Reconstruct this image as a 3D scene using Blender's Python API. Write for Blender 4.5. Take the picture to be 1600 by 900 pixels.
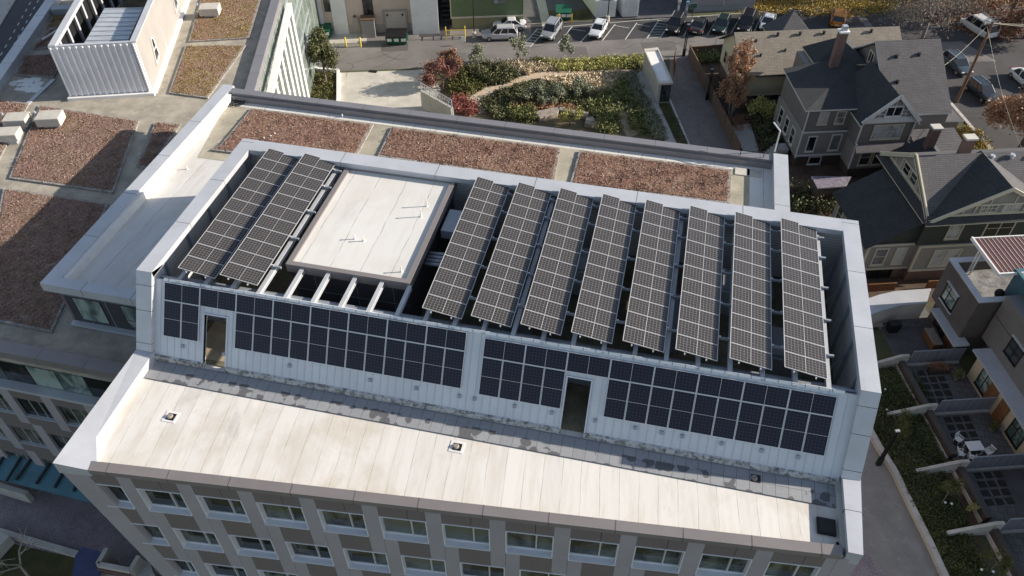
import bpy, math, random
import numpy as np
from mathutils import Vector, Matrix
random.seed(7); RNG = np.random.default_rng(11)
R = math.radians
for o in list(bpy.data.objects): bpy.data.objects.remove(o)
scn = bpy.context.scene
COL = scn.collection

# ------------------------------------------------------------------ camera, sky, sun, exposure
H = 51.0; F = 1250.0
PIT, ROL, YAW = R(44.55), R(0.07), R(-12.5)
_fw = np.array([math.sin(YAW)*math.cos(PIT), math.cos(YAW)*math.cos(PIT), -math.sin(PIT)])
_r0 = np.array([math.cos(YAW), -math.sin(YAW), 0.0]); _u0 = np.cross(_r0, _fw)
_rt = math.cos(ROL)*_r0 + math.sin(ROL)*_u0
_up = -math.sin(ROL)*_r0 + math.cos(ROL)*_u0
cam = bpy.data.cameras.new('camera'); camo = bpy.data.objects.new('camera', cam); COL.objects.link(camo)
cam.sensor_width = 36; cam.lens = F/1600*36; cam.clip_end = 3000; cam.clip_start = .5
camo.matrix_world = Matrix(((_rt[0], _up[0], -_fw[0], 0), (_rt[1], _up[1], -_fw[1], 0), (_rt[2], _up[2], -_fw[2], H), (0, 0, 0, 1)))
scn.camera = camo
SUN_AZ, SUN_EL = R(18.5), R(22)       # azimuth from +X towards +Y
w = bpy.data.worlds.new('World'); scn.world = w; w.use_nodes = True
nt = w.node_tree; nt.nodes.clear()
sky = nt.nodes.new('ShaderNodeTexSky'); sky.sky_type = 'NISHITA'; sky.sun_disc = False
sky.sun_elevation = SUN_EL; sky.sun_rotation = R(90)-SUN_AZ; sky.air_density = 1.0; sky.dust_density = .6; sky.ozone_density = 1.0
bg = nt.nodes.new('ShaderNodeBackground'); bg.inputs[1].default_value = 0.098
ow = nt.nodes.new('ShaderNodeOutputWorld'); hs = nt.nodes.new('ShaderNodeHueSaturation'); hs.inputs['Saturation'].default_value = .78; nt.links.new(sky.outputs[0], hs.inputs['Color']); nt.links.new(hs.outputs[0], bg.inputs[0]); nt.links.new(bg.outputs[0], ow.inputs[0])
sl = bpy.data.lights.new('sun', 'SUN'); sl.energy = 5.0; sl.angle = R(.53); sl.color = (1, .90, .77)
so = bpy.data.objects.new('sun', sl); COL.objects.link(so)
so.rotation_euler = Vector((math.cos(SUN_AZ)*math.cos(SUN_EL), math.sin(SUN_AZ)*math.cos(SUN_EL), math.sin(SUN_EL))).to_track_quat('Z', 'Y').to_euler()
scn.view_settings.view_transform = 'Standard'; scn.view_settings.look = 'None'
scn.view_settings.gamma = 1; scn.view_settings.use_curve_mapping = False
scn.view_settings.exposure = 0.82
scn.render.engine = 'CYCLES'

# ------------------------------------------------------------------ survey helpers
def W(px, py, z=0.0):
    """a photo point on the horizontal plane z -> its place in the world"""
    d = (px-800)*_rt - (py-450)*_up + F*_fw
    t = (z-H)/d[2]
    return (float(d[0]*t), float(d[1]*t), float(z))
CG, SG = math.cos(R(17)), math.sin(R(17))
def LT(p): return (p[0]*CG-p[1]*SG, p[0]*SG+p[1]*CG, p[2])     # town grid (turned 17 deg) -> world
def toL(p): return (p[0]*CG+p[1]*SG, -p[0]*SG+p[1]*CG, p[2])
def WL(px, py, z=0.0): return toL(W(px, py, z))

# ------------------------------------------------------------------ materials
def _mat(name):
    m = bpy.data.materials.new(name); m.use_nodes = True
    n = m.node_tree; b = n.nodes['Principled BSDF']; return m, n, b
def N(n, t, **k):
    x = n.nodes.new(t)
    for a, v in k.items(): setattr(x, a, v)
    return x
def mth(n, op, a, b=None, c=None):
    x = n.nodes.new('ShaderNodeMath'); x.operation = op
    for i, v in enumerate((a, b, c)):
        if v is None: continue
        if hasattr(v, 'links') or hasattr(v, 'is_linked'): n.links.new(v, x.inputs[i])
        else: x.inputs[i].default_value = v
    return x.outputs[0]
def mix(n, fac, c1, c2, mode='MIX'):
    x = n.nodes.new('ShaderNodeMix'); x.data_type = 'RGBA'; x.blend_type = mode
    for idx, v in ((0, fac), (6, c1), (7, c2)):
        if hasattr(v, 'is_linked'): n.links.new(v, x.inputs[idx])
        else: x.inputs[idx].default_value = v if idx == 0 else (*v[:3], 1)
    return x.outputs[2]
def noise(n, vec, scale, detail=4, rough=.6, dist=0):
    x = n.nodes.new('ShaderNodeTexNoise'); x.inputs['Scale'].default_value = scale
    x.inputs['Detail'].default_value = detail; x.inputs['Roughness'].default_value = rough
    x.inputs['Distortion'].default_value = dist
    if vec: n.links.new(vec, x.inputs['Vector'])
    return x.outputs['Fac']
def rng(n, v, a, b, c=0., d=1.):
    x = n.nodes.new('ShaderNodeMapRange'); n.links.new(v, x.inputs[0])
    for i, q in enumerate((a, b, c, d)): x.inputs[i+1].default_value = q
    return x.outputs[0]
def vec(n, scale=(1, 1, 1), rot=0):
    t = n.nodes.new('ShaderNodeTexCoord'); m = n.nodes.new('ShaderNodeMapping')
    n.links.new(t.outputs['Object'], m.inputs[0]); m.inputs['Scale'].default_value = scale
    m.inputs['Rotation'].default_value = (0, 0, rot); return m.outputs[0]
def bump(n, b, h, s, d=.05):
    x = n.nodes.new('ShaderNodeBump'); x.inputs['Strength'].default_value = s; x.inputs['Distance'].default_value = d
    n.links.new(h, x.inputs['Height']); n.links.new(x.outputs[0], b.inputs['Normal'])
def sc(c, k): return tuple(min(1, v*k) for v in c)
CACHE = {}
def basic(name, c, rough=.7, var=.12, scale=1.2, fine=14, fvar=.08, bmp=.15, metal=0, spec=.4, c2=None, streak=False, stain=None):
    if name in CACHE: return CACHE[name]
    m, n, b = _mat(name)
    v = vec(n)
    big = noise(n, v, scale, 5, .65)
    col = mix(n, rng(n, big, .35, .65), sc(c, 1-var), c2 or sc(c, 1+var))
    fn = noise(n, v, fine, 3, .7)
    col = mix(n, rng(n, fn, .3, .7, 0, 1), mix(n, 1., col, (1-fvar*2,)*3, 'MULTIPLY'), col)
    if stain:
        s = noise(n, vec(n, (1.0, .18, .18)) if streak else v, scale*2.5, 6, .7, .4)
        lo_ = .47 if name == 'dirty_white_curb' else .56
        col = mix(n, rng(n, s, lo_, lo_+(.12 if lo_ < .5 else .16), 0, .85 if lo_ < .5 else .6), col, stain)
    n.links.new(col, b.inputs['Base Color'])
    b.inputs['Roughness'].default_value = rough; b.inputs['Metallic'].default_value = metal
    b.inputs['Specular IOR Level'].default_value = spec
    if bmp: bump(n, b, fn, bmp, .02)
    CACHE[name] = m; return m
def membrane(name, c, pitch=.95, rot=0, stain=(.5, .42, .30), amount=.45, seam=.78):
    m, n, b = _mat(name)
    t = N(n, 'ShaderNodeTexCoord'); mp = N(n, 'ShaderNodeMapping'); mp.inputs['Rotation'].default_value = (0, 0, rot)
    n.links.new(t.outputs['Object'], mp.inputs[0])
    wob = noise(n, mp.outputs[0], .5, 2)
    sp = N(n, 'ShaderNodeSeparateXYZ'); n.links.new(mp.outputs[0], sp.inputs[0])
    x = mth(n, 'ADD', mth(n, 'DIVIDE', sp.outputs[0], pitch), mth(n, 'MULTIPLY', wob, .18))
    fr = mth(n, 'FRACT', x)
    line = mth(n, 'LESS_THAN', mth(n, 'ABSOLUTE', mth(n, 'SUBTRACT', fr, .5)), .012)
    # each sheet ages a little differently
    wn = N(n, 'ShaderNodeTexWhiteNoise', noise_dimensions='1D'); n.links.new(mth(n, 'FLOOR', mth(n, 'ADD', x, .5)), wn.inputs['W'])
    col = mix(n, wn.outputs[0], sc(c, .95), sc(c, 1.03))
    mp2 = N(n, 'ShaderNodeMapping'); mp2.inputs['Scale'].default_value = (2.2, .28, 1); n.links.new(mp.outputs[0], mp2.inputs[0])
    st = noise(n, mp2.outputs[0], .9, 7, .72, .3)
    col = mix(n, rng(n, st, .45, .75, 0, amount), col, stain)
    bl = noise(n, mp.outputs[0], .22, 5, .65, .4)
    col = mix(n, rng(n, bl, .5, .66, 0, amount*.9), col, sc(stain, .98))
    mp4 = N(n, 'ShaderNodeMapping'); mp4.inputs['Location'].default_value = (31, 7, 0); mp4.inputs['Scale'].default_value = (1, .5, 1); n.links.new(mp.outputs[0], mp4.inputs[0]); bl2 = noise(n, mp4.outputs[0], .35, 6, .72, .6)
    col = mix(n, rng(n, bl2, .56, .70, 0, amount), col, (.40, .38, .35))
    mp3 = N(n, 'ShaderNodeMapping'); mp3.inputs['Scale'].default_value = (1, 1, 1); n.links.new(mp.outputs[0], mp3.inputs[0])
    ln = noise(n, mp3.outputs[0], .8, 3)
    col = mix(n, mth(n, 'MULTIPLY', line, rng(n, ln, .35, .6, .15, .9)), col, sc(stain, .55*seam/.78))
    dirt = noise(n, mp.outputs[0], 9, 5, .8)
    col = mix(n, rng(n, dirt, .6, .8, 0, .3), col, sc(stain, .7))
    n.links.new(col, b.inputs['Base Color']); b.inputs['Roughness'].default_value = .6
    bump(n, b, mth(n, 'ADD', mth(n, 'MULTIPLY', line, -.6), mth(n, 'MULTIPLY', dirt, .3)), .3, .02)
    return m
def bricky(name, c1, c2, mortar, bw=.22, bh=.075, mode='wall', ms=.012, rough=.85, bmp=.3, var=.25, rot=0):
    m, n, b = _mat(name)
    t = N(n, 'ShaderNodeTexCoord'); mp = N(n, 'ShaderNodeMapping'); mp.inputs['Rotation'].default_value = (0, 0, rot); n.links.new(t.outputs['Object'], mp.inputs[0])
    sp = N(n, 'ShaderNodeSeparateXYZ'); n.links.new(mp.outputs[0], sp.inputs[0])
    cb = N(n, 'ShaderNodeCombineXYZ')
    if mode == 'wall':
        n.links.new(mth(n, 'ADD', sp.outputs[0], sp.outputs[1]), cb.inputs[0]); n.links.new(sp.outputs[2], cb.inputs[1])
    else:
        n.links.new(sp.outputs[0], cb.inputs[0]); n.links.new(sp.outputs[1], cb.inputs[1])
    br = N(n, 'ShaderNodeTexBrick'); n.links.new(cb.outputs[0], br.inputs[0])
    br.inputs['Color1'].default_value = (*c1, 1); br.inputs['Color2'].default_value = (*c2, 1); br.inputs['Mortar'].default_value = (*mortar, 1)
    br.inputs['Scale'].default_value = 1; br.inputs['Brick Width'].default_value = bw; br.inputs['Row Height'].default_value = bh
    br.inputs['Mortar Size'].default_value = ms
    nz = noise(n, mp.outputs[0], .8, 6, .7); f2 = noise(n, mp.outputs[0], 11, 4, .75)
    col = mix(n, rng(n, nz, .35, .7, 0, 1), mix(n, 1., br.outputs[0], (1-var,)*3, 'MULTIPLY'), br.outputs[0])
    col = mix(n, rng(n, f2, .3, .7, 0, 1), mix(n, 1., col, (1-var*.8,)*3, 'MULTIPLY'), col)
    n.links.new(col, b.inputs['Base Color']); b.inputs['Roughness'].default_value = rough
    bump(n, b, mth(n, 'SUBTRACT', f2, mth(n, 'MULTIPLY', br.outputs['Fac'], .8)), bmp, .02)
    return m
def striped(name, c, axis=2, pitch=.15, duty=.12, k=.6, rough=.6, metal=0, bmp=.5, var=.1):
    """lap siding, corrugated or ribbed sheet: grooves every pitch along an axis"""
    m, n, b = _mat(name)
    t = N(n, 'ShaderNodeTexCoord'); sp = N(n, 'ShaderNodeSeparateXYZ'); n.links.new(t.outputs['Object'], sp.inputs[0])
    a = sp.outputs[axis] if axis < 3 else mth(n, 'ADD', sp.outputs[0], sp.outputs[1])
    fr = mth(n, 'FRACT', mth(n, 'DIVIDE', a, pitch))
    line = mth(n, 'LESS_THAN', fr, duty)
    nz = noise(n, t.outputs['Object'], 1.1, 6, .7)
    col = mix(n, rng(n, nz, .3, .7), sc(c, 1-var), sc(c, 1+var))
    col = mix(n, line, col, sc(c, k))
    n.links.new(col, b.inputs['Base Color']); b.inputs['Roughness'].default_value = rough; b.inputs['Metallic'].default_value = metal
    bump(n, b, fr, bmp, .02)
    return m
def pv(name, cell, line, nx=12, ny=6, dust=.0, rough=.12, spec=.22):
    """solar module face in its own coordinates: 2 m along x, 1 m along y"""
    m, n, b = _mat(name)
    t = N(n, 'ShaderNodeTexCoord'); sp = N(n, 'ShaderNodeSeparateXYZ'); n.links.new(t.outputs['Object'], sp.inputs[0])
    x, y = sp.outputs[0], sp.outputs[1]
    fx = mth(n, 'FRACT', mth(n, 'ADD', mth(n, 'MULTIPLY', x, nx/1.94), .5 if nx % 2 else 0.)); fy = mth(n, 'FRACT', mth(n, 'MULTIPLY', y, ny/.96))
    lx = mth(n, 'GREATER_THAN', mth(n, 'ABSOLUTE', mth(n, 'SUBTRACT', fx, .5)), .465)
    ly = mth(n, 'GREATER_THAN', mth(n, 'ABSOLUTE', mth(n, 'SUBTRACT', fy, .5)), .465)
    mid = mth(n, 'LESS_THAN', mth(n, 'ABSOLUTE', x), .008)
    ln = mth(n, 'MAXIMUM', lx, ly)
    oi = N(n, 'ShaderNodeObjectInfo')
    cc = mix(n, oi.outputs['Random'], sc(cell, .88), sc(cell, 1.12))
    dn = noise(n, t.outputs['Object'], 2.3, 6, .7)
    cc = mix(n, rng(n, dn, .3, .75, dust*.5, dust), cc, (.40, .34, .28))
    col = mix(n, mth(n, 'MULTIPLY', ln, .9), cc, line); col = mix(n, mid, col, (.62, .62, .62))
    n.links.new(col, b.inputs['Base Color']); b.inputs['Roughness'].default_value = rough; b.inputs['Specular IOR Level'].default_value = .5
    b.inputs['Specular IOR Level'].default_value = spec
    return m
def sedum(name, a, b_, c, rot=.3):
    m, n, b = _mat(name)
    v = vec(n, rot=rot)
    big = noise(n, v, .35, 4, .6); mid = noise(n, v, 3.2, 5, .75); fn = noise(n, v, 9, 4, .8)
    vo = N(n, 'ShaderNodeTexVoronoi'); vo.inputs['Scale'].default_value = 3.6; n.links.new(v, vo.inputs['Vector'])
    col = mix(n, rng(n, big, .38, .62), a, b_)
    col = mix(n, rng(n, mid, .42, .62), col, c)
    col = mix(n, rng(n, fn, .32, .66, 0, .85), mix(n, 1., col, (.38, .34, .34), 'MULTIPLY'), col)
    lt = noise(n, v, 16, 2, .6)
    col = mix(n, rng(n, lt, .6, .72, 0, .45), col, (.52, .42, .36))
    pt = noise(n, v, .9, 5, .7, .5); col = mix(n, rng(n, pt, .58, .68, 0, .55), col, (.40, .33, .27)); pt2 = noise(n, vec(n, rot=rot+1), 1.4, 5, .7, .5); col = mix(n, rng(n, pt2, .6, .7, 0, .6), col, (.13, .10, .05))
    sp = N(n, 'ShaderNodeSeparateXYZ'); n.links.new(v, sp.inputs[0])
    ro = mth(n, 'FRACT', mth(n, 'DIVIDE', mth(n, 'ADD', sp.outputs[0], mth(n, 'MULTIPLY', mid, .15)), .38))
    col = mix(n, mth(n, 'MULTIPLY', mth(n, 'LESS_THAN', ro, .2), .4), col, mix(n, 1., col, (.5, .5, .5), 'MULTIPLY'))
    n.links.new(col, b.inputs['Base Color']); b.inputs['Roughness'].default_value = .95; b.inputs['Specular IOR Level'].default_value = .1
    bump(n, b, mth(n, 'ADD', fn, mth(n, 'MULTIPLY', vo.outputs['Distance'], -.8)), 1.0, .09)
    return m
def leaf(name, a, b_, rough=.6, clump=.7):
    m, n, b = _mat(name)
    g = N(n, 'ShaderNodeNewGeometry'); t = N(n, 'ShaderNodeTexCoord')
    cl = noise(n, t.outputs['Object'], clump, 3)
    f = mth(n, 'ADD', mth(n, 'MULTIPLY', g.outputs['Random Per Island'], .55), mth(n, 'MULTIPLY', rng(n, cl, .35, .65), .45))
    col = mix(n, f, a, b_)
    n.links.new(col, b.inputs['Base Color']); b.inputs['Roughness'].default_value = rough; b.inputs['Specular IOR Level'].default_value = .25
    return m
def glass(name, c, rough=.06, blind=None, spec=.8):
    m, n, b = _mat(name)
    t = N(n, 'ShaderNodeTexCoord'); oi = N(n, 'ShaderNodeObjectInfo')
    nz = noise(n, vec(n, (1, 1, .6)), .9, 5, .6, .6)
    ofs = mth(n, 'ADD', nz, mth(n, 'MULTIPLY', mth(n, 'SUBTRACT', oi.outputs['Random'], .5), .35))
    col = mix(n, rng(n, ofs, .42, .62), sc(c, .45), blind or sc(c, 1.8))
    n.links.new(col, b.inputs['Base Color']); b.inputs['Roughness'].default_value = rough; b.inputs['Specular IOR Level'].default_value = spec
    return m

M = {}
M['roof_white'] = membrane('white_membrane', (.69, .67, .635), .92, R(-6), (.50, .43, .34), .55)
M['roof_box'] = membrane('cream_membrane', (.66, .645, .61), 1.7, 0, (.50, .46, .39), .3)
M['roof_grey'] = membrane('grey_membrane', (.62, .61, .59), 1.6, R(3), (.42, .38, .33), .4)
M['cap'] = basic('light_metal_cap', (.49, .505, .54), .38, .08, .35, 20, .04, .03, metal=.15, stain=(.40, .40, .41))
M['cap_joint'] = basic('cap_joint', (.10, .10, .11), .6)
M['cap_brown'] = basic('brown_metal_cap', (.25, .225, .22), .42, .06, .5, 18, .03, .02, metal=.2)
M['cap_grey'] = basic('grey_metal_cap', (.22, .215, .23), .42, .06, .5, 18, .03, .02, metal=.2)
M['panel_light'] = basic('light_grey_panel', (.355, .335, .35), .55, .06, .35, 30, .04, .03)
M['panel_dark'] = striped('brown_panel', (.175, .150, .145), 3, .12, .18, .86, .55, 0, .15, .06)
M['metal_wall'] = basic('pale_metal_wall', (.56, .59, .63), .45, .05, .6, 20, .03, .02, metal=.1)
M['metal_rib'] = basic('metal_rib', (.50, .53, .57), .4, .05, 1, 20, .03, 0, metal=.2)
M['curb_dirty'] = basic('dirty_white_curb', (.62, .61, .58), .7, .12, 1.5, 9, .1, .1, stain=(.10, .095, .09))
M['paver'] = bricky('grey_roof_paver', (.245, .25, .26), (.28, .285, .295), (.10, .10, .10), .6, .6, 'floor', .012, .8, .3, .2)
def _wet():
    m, n, b = _mat('stained_roof_paver')
    t = N(n, 'ShaderNodeTexCoord')
    sp = N(n, 'ShaderNodeSeparateXYZ'); n.links.new(t.outputs['Object'], sp.inputs[0])
    br = N(n, 'ShaderNodeTexBrick'); n.links.new(t.outputs['Object'], br.inputs[0]); br.offset = 0
    br.inputs['Color1'].default_value = (.27, .28, .30, 1); br.inputs['Color2'].default_value = (.31, .32, .335, 1); br.inputs['Mortar'].default_value = (.12, .12, .12, 1)
    for k, v in (('Scale', 1), ('Brick Width', .61), ('Row Height', .61), ('Mortar Size', .012)): br.inputs[k].default_value = v
    vo = N(n, 'ShaderNodeTexVoronoi'); vo.inputs['Scale'].default_value = 1.64; vo.inputs['Randomness'].default_value = .6
    dd = N(n, 'ShaderNodeTexNoise'); dd.inputs['Scale'].default_value = 2.6; dd.inputs['Detail'].default_value = 4; n.links.new(t.outputs['Object'], dd.inputs['Vector'])
    va = N(n, 'ShaderNodeVectorMath', operation='MULTIPLY_ADD'); n.links.new(dd.outputs['Color'], va.inputs[0]); va.inputs[1].default_value = (.45, .45, 0); n.links.new(t.outputs['Object'], va.inputs[2])
    n.links.new(va.outputs[0], vo.inputs['Vector'])
    gate = noise(n, vec(n, (.5, .5, .5)), 1.3, 2)
    rad = mth(n, 'ADD', mth(n, 'MULTIPLY', rng(n, gate, .38, .54), .52), .0)
    blot = mth(n, 'LESS_THAN', vo.outputs['Distance'], rad)
    band = mth(n, 'LESS_THAN', sp.outputs[1], .75)
    col = mix(n, mth(n, 'MULTIPLY', mth(n, 'MULTIPLY', blot, band), .8), br.outputs[0], (.075, .075, .08))
    f = noise(n, t.outputs['Object'], 7, 5, .7)
    col = mix(n, rng(n, f, .3, .7), mix(n, 1., col, (.82, .82, .82), 'MULTIPLY'), col)
    n.links.new(col, b.inputs['Base Color']); b.inputs['Roughness'].default_value = .75
    bump(n, b, br.outputs['Fac'], -.3, .02); return m
M['paver_wet'] = _wet()
M['deck'] = basic('roof_walk_gravel', (.40, .365, .285), .9, .2, .6, 18, .15, .4, stain=(.42, .38, .31))
M['deck_lo'] = basic('lower_roof_walk', (.37, .335, .275), .9, .22, .7, 14, .14, .3, stain=(.50, .45, .37))
M['deck_dark'] = basic('service_deck', (.20, .18, .12), .9, .35, .5, 12, .2, .3)
M['pv_roof'] = pv('solar_cells_dusty', (.015, .0145, .0165), (.29, .28, .285), 12, 6, .06, .3, .4)
M['pv_wall'] = pv('solar_cells', (.008, .010, .024), (.06, .068, .10), 12, 6, .01, .28)
M['alu'] = basic('aluminium', (.70, .71, .73), .35, .03, 1, 20, .02, 0, metal=.4)
M['win'] = basic('window_silver', (.66, .68, .71), .4, .03, 1, 20, .02, 0)
M['frame'] = basic('panel_frame', (.52, .52, .53), .4, .03, 1, 20, .02, 0, metal=.3)
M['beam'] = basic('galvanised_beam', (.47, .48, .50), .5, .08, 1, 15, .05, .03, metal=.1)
M['beam_dark'] = basic('dark_steel', (.30, .33, .37), .5, .06, 1, 15, .05, .03, metal=.2)  # darker, slightly bluish steel tone
M['corr'] = striped('corrugated_grey', (.62, .61, .60), 2, .2, .3, .7, .5, 0, .8, .08)
M['dark_clad'] = basic('dark_cladding', (.055, .055, .062), .35, .1, .6, 20, .05, .03)
M['black'] = basic('black_void', (.012, .012, .013), .8, .1, 1, 10, .05, 0)
M['duct'] = basic('galvanised_duct', (.45, .48, .52), .4, .06, 2, 12, .05, 0, metal=.3)
M['sedum_red'] = sedum('red_sedum', (.31, .19, .155), (.27, .185, .115), (.39, .28, .235), .32)
M['sedum_back'] = sedum('russet_sedum', (.27, .145, .11), (.31, .19, .125), (.39, .26, .20), .05)
M['sedum_gold'] = sedum('gold_sedum', (.33, .20, .16), (.28, .22, .09), (.40, .27, .20), .32)
M['gravel'] = basic('pale_gravel_edge', (.36, .33, .30), .9, .3, 3, 12, .3, .8)
M['edge_dark'] = basic('dark_edging', (.09, .085, .08), .7)
M['glass'] = glass('window_glass', (.03, .04, .04), .05, (.12, .135, .11))
M['glass_green'] = glass('green_glass', (.13, .20, .19), .08, (.30, .38, .34))
M['glass_dark'] = glass('dark_glass', (.02, .024, .028), .05, (.05, .055, .06))
M['glass_blind'] = glass('blind_glass', (.30, .32, .34), .15, (.42, .43, .43))
M['rib_silver'] = basic('silver_ribbed', (.72, .74, .79), .4, .05, 1, 20, .04, .02, metal=.25)
M['rib_roof'] = striped('silver_roof_sheet', (.50, .53, .56), 1, .9, .08, .6, .4, .3, .3, .1)
M['beige'] = basic('beige_render', (.30, .285, .27), .8, .06, .4, 20, .05, .05)
M['white'] = basic('white_paint', (.74, .73, .71), .6, .06, .8, 15, .04, .03)
M['white_clean'] = basic('white_enamel', (.78, .78, .77), .4, .03, .8, 15, .02, 0)
M['concrete'] = basic('concrete', (.44, .42, .39), .85, .12, .8, 12, .08, .15, stain=(.30, .28, .25))
M['concrete_lt'] = basic('pale_concrete', (.52, .49, .44), .85, .14, .5, 12, .1, .12, stain=(.36, .33, .29))
M['ground'] = basic('ground_soil', (.13, .105, .07), .95, .3, .15, 6, .2, .3, c2=(.10, .12, .05))
M['asphalt'] = basic('asphalt', (.185, .172, .165), .9, .2, .16, 22, .12, .2, stain=(.13, .122, .118))
M['asphalt_dk'] = basic('dark_asphalt', (.060, .058, .062), .9, .2, .3, 22, .12, .2, stain=(.09, .085, .08))
M['street'] = basic('street_asphalt', (.07, .07, .08), .9, .12, .2, 22, .1, .2)
M['paint'] = basic('road_paint', (.62, .62, .58), .7, .15, 3, 20, .15, .05)
M['paint_y'] = basic('yellow_paint', (.72, .52, .06), .5, .08, 3, 20, .05, 0)
M['brick_pave'] = bricky('brick_paving', (.24, .20, .19), (.31, .26, .245), (.13, .12, .115), .22, .11, 'floor', .012, .9, .3, .3, R(40))
M['plaza'] = bricky('plaza_paving', (.34, .28, .30), (.40, .34, .36), (.14, .12, .13), .3, .15, 'floor', .012, .9, .3, .3, R(20))
M['patio'] = bricky('patio_paver', (.15, .15, .16), (.17, .17, .175), (.06, .06, .06), .6, .6, 'floor', .02, .85, .3, .3)
M['patio_dark'] = basic('patio_plain', (.10, .098, .105), .9, .2, .7, 12, .1, .2)
M['path'] = basic('tan_path', (.50, .39, .28), .9, .12, .8, 14, .1, .2)
M['soil'] = basic('mulch', (.115, .075, .05), .95, .3, .8, 9, .3, .5)
M['straw'] = basic('dry_grass_soil', (.40, .32, .21), .95, .3, .6, 9, .25, .5)
M['lawn'] = basic('lawn', (.06, .075, .025), .95, .3, .4, 14, .25, .4, c2=(.13, .11, .04))
M['bark_gold'] = basic('leaf_litter', (.20, .13, .05), .95, .3, .5, 9, .3, .4, c2=(.13, .12, .04))
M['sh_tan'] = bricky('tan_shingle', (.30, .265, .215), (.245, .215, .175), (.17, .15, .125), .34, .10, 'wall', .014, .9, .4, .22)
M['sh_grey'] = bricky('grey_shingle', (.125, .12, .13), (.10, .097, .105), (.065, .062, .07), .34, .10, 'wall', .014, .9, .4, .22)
M['sh_dark'] = bricky('shaded_shingle', (.060, .063, .068), (.045, .048, .052), (.028, .03, .032), .34, .10, 'wall', .014, .9, .4, .25)  # darker copy of the grey shingle; shade of the slopes put in colour
M['sh_flat'] = bricky('shaded_shingle_low', (.055, .057, .062), (.042, .044, .048), (.028, .03, .032), .34, .13, 'floor', .014, .9, .4, .25, R(-17))  # low-slope version, the shadow on the west roof put in as dark colour
M['sid_cream'] = striped('cream_siding', (.52, .47, .32), 2, .16, .12, .75)
M['sid_grey'] = striped('taupe_siding', (.175, .16, .15), 2, .16, .12, .75)
M['sid_lt'] = striped('pale_taupe_siding', (.25, .235, .215), 2, .16, .12, .78)
M['sid_green'] = striped('green_siding', (.11, .155, .075), 2, .22, .1, .75)
M['sid_dk'] = striped('dark_green_shingle_wall', (.038, .045, .040), 2, .18, .15, .6)
M['sid_blue'] = striped('blue_grey_siding', (.30, .29, .31), 2, .2, .12, .8)
M['trim'] = basic('cream_trim', (.52, .475, .36), .6, .05, 1, 15, .03, .03)
M['trim_w'] = basic('off_white_trim', (.60, .59, .56), .6, .05, 1, 15, .03, .03)
M['brick'] = bricky('red_brick', (.17, .07, .05), (.22, .10, .075), (.22, .2, .18), .22, .08)
M['brick_dk'] = bricky('brown_brick', (.085, .055, .045), (.105, .07, .055), (.09, .08, .07), .24, .08)
M['th_taupe'] = bricky('taupe_brick', (.12, .105, .095), (.14, .12, .11), (.10, .09, .085), .3, .1)
M['th_grey'] = striped('grey_townhouse_siding', (.16, .155, .15), 2, .2, .1, .85)
M['teal'] = striped('teal_siding', (.035, .10, .14), 2, .2, .1, .8)
M['teal_roof'] = basic('teal_standing_seam', (.07, .17, .21), .38, .1, .6, 14, .05, 0, metal=.2)
M['navy'] = basic('navy_roof', (.06, .075, .16), .6, .15, .8, 10, .1, .1)
M['wood'] = basic('wood', (.20, .09, .04), .6, .2, 3, 18, .15, .1)
M['fence'] = striped('fence_boards', (.13, .09, .065), 3, .15, .12, .5, .85)
M['pole'] = basic('pole_wood', (.17, .10, .065), .9, .2, 3, 14, .15, .1)
M['iron'] = basic('black_iron', (.02, .02, .022), .5, .1, 2, 10, .05, 0, metal=.3)
M['maroon'] = basic('maroon_sheet', (.10, .03, .03), .6, .15, 2, 10, .1, 0)
M['green_bin'] = basic('green_bin_paint', (.012, .10, .055), .5, .15, 2, 10, .1, 0)
M['bark'] = basic('bark', (.13, .105, .085), .95, .25, 3, 14, .2, .3)
M['bark_pale'] = basic('pale_bark', (.36, .32, .27), .95, .2, 3, 14, .2, .3)
M['stone'] = basic('stone_block', (.30, .26, .22), .9, .2, 1.5, 9, .15, .5)
M['lf_green'] = leaf('green_leaves', (.045, .055, .026), (.17, .17, .08))
M['lf_bright'] = leaf('bright_green_leaves', (.07, .085, .03), (.26, .265, .10))
M['lf_yellow'] = leaf('yellow_green_leaves', (.20, .20, .06), (.52, .49, .18))
M['lf_red'] = leaf('red_leaves', (.14, .055, .045), (.34, .17, .135))
M['lf_crimson'] = leaf('crimson_leaves', (.12, .035, .03), (.34, .12, .10))
M['lf_orange'] = leaf('orange_leaves', (.24, .13, .08), (.56, .33, .19))
M['lf_rust'] = leaf('rust_leaves', (.17, .09, .055), (.40, .22, .14))
M['lf_straw'] = leaf('straw_grass', (.38, .30, .19), (.78, .66, .48))
M['lf_tan'] = leaf('tan_tufts', (.24, .13, .07), (.46, .28, .17))
M['lf_grey'] = leaf('sage_leaves', (.12, .14, .09), (.34, .35, .24))
M['lf_dark'] = leaf('dark_ground_leaves', (.028, .04, .016), (.13, .15, .06))
M['lf_olive'] = leaf('olive_leaves', (.05, .06, .02), (.17, .16, .05))
M['lf_bare'] = leaf('dry_twigs', (.16, .13, .11), (.34, .29, .25)); M['bark_grey'] = basic('grey_bark', (.22, .195, .17), .95, .2, 3, 14, .2, .3)
M['lf_gold'] = leaf('gold_leaves', (.22, .15, .03), (.52, .38, .10))
M['rubber'] = basic('tyre_rubber', (.018, .018, .018), .85, .1, 3, 10, .05, 0)
M['rim'] = basic('wheel_rim', (.35, .35, .36), .35, .05, 3, 10, .05, 0, metal=.6)
M['lamp_glass'] = basic('headlight_glass', (.75, .75, .72), .2, .03, 3, 10, .02, 0)
M['lamp_red'] = basic('tail_light_glass', (.35, .01, .01), .25, .03, 3, 10, .02, 0)
M['car_glass'] = basic('car_glass', (.012, .014, .018), .06, .05, 1, 10, .02, 0, spec=.9)

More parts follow.
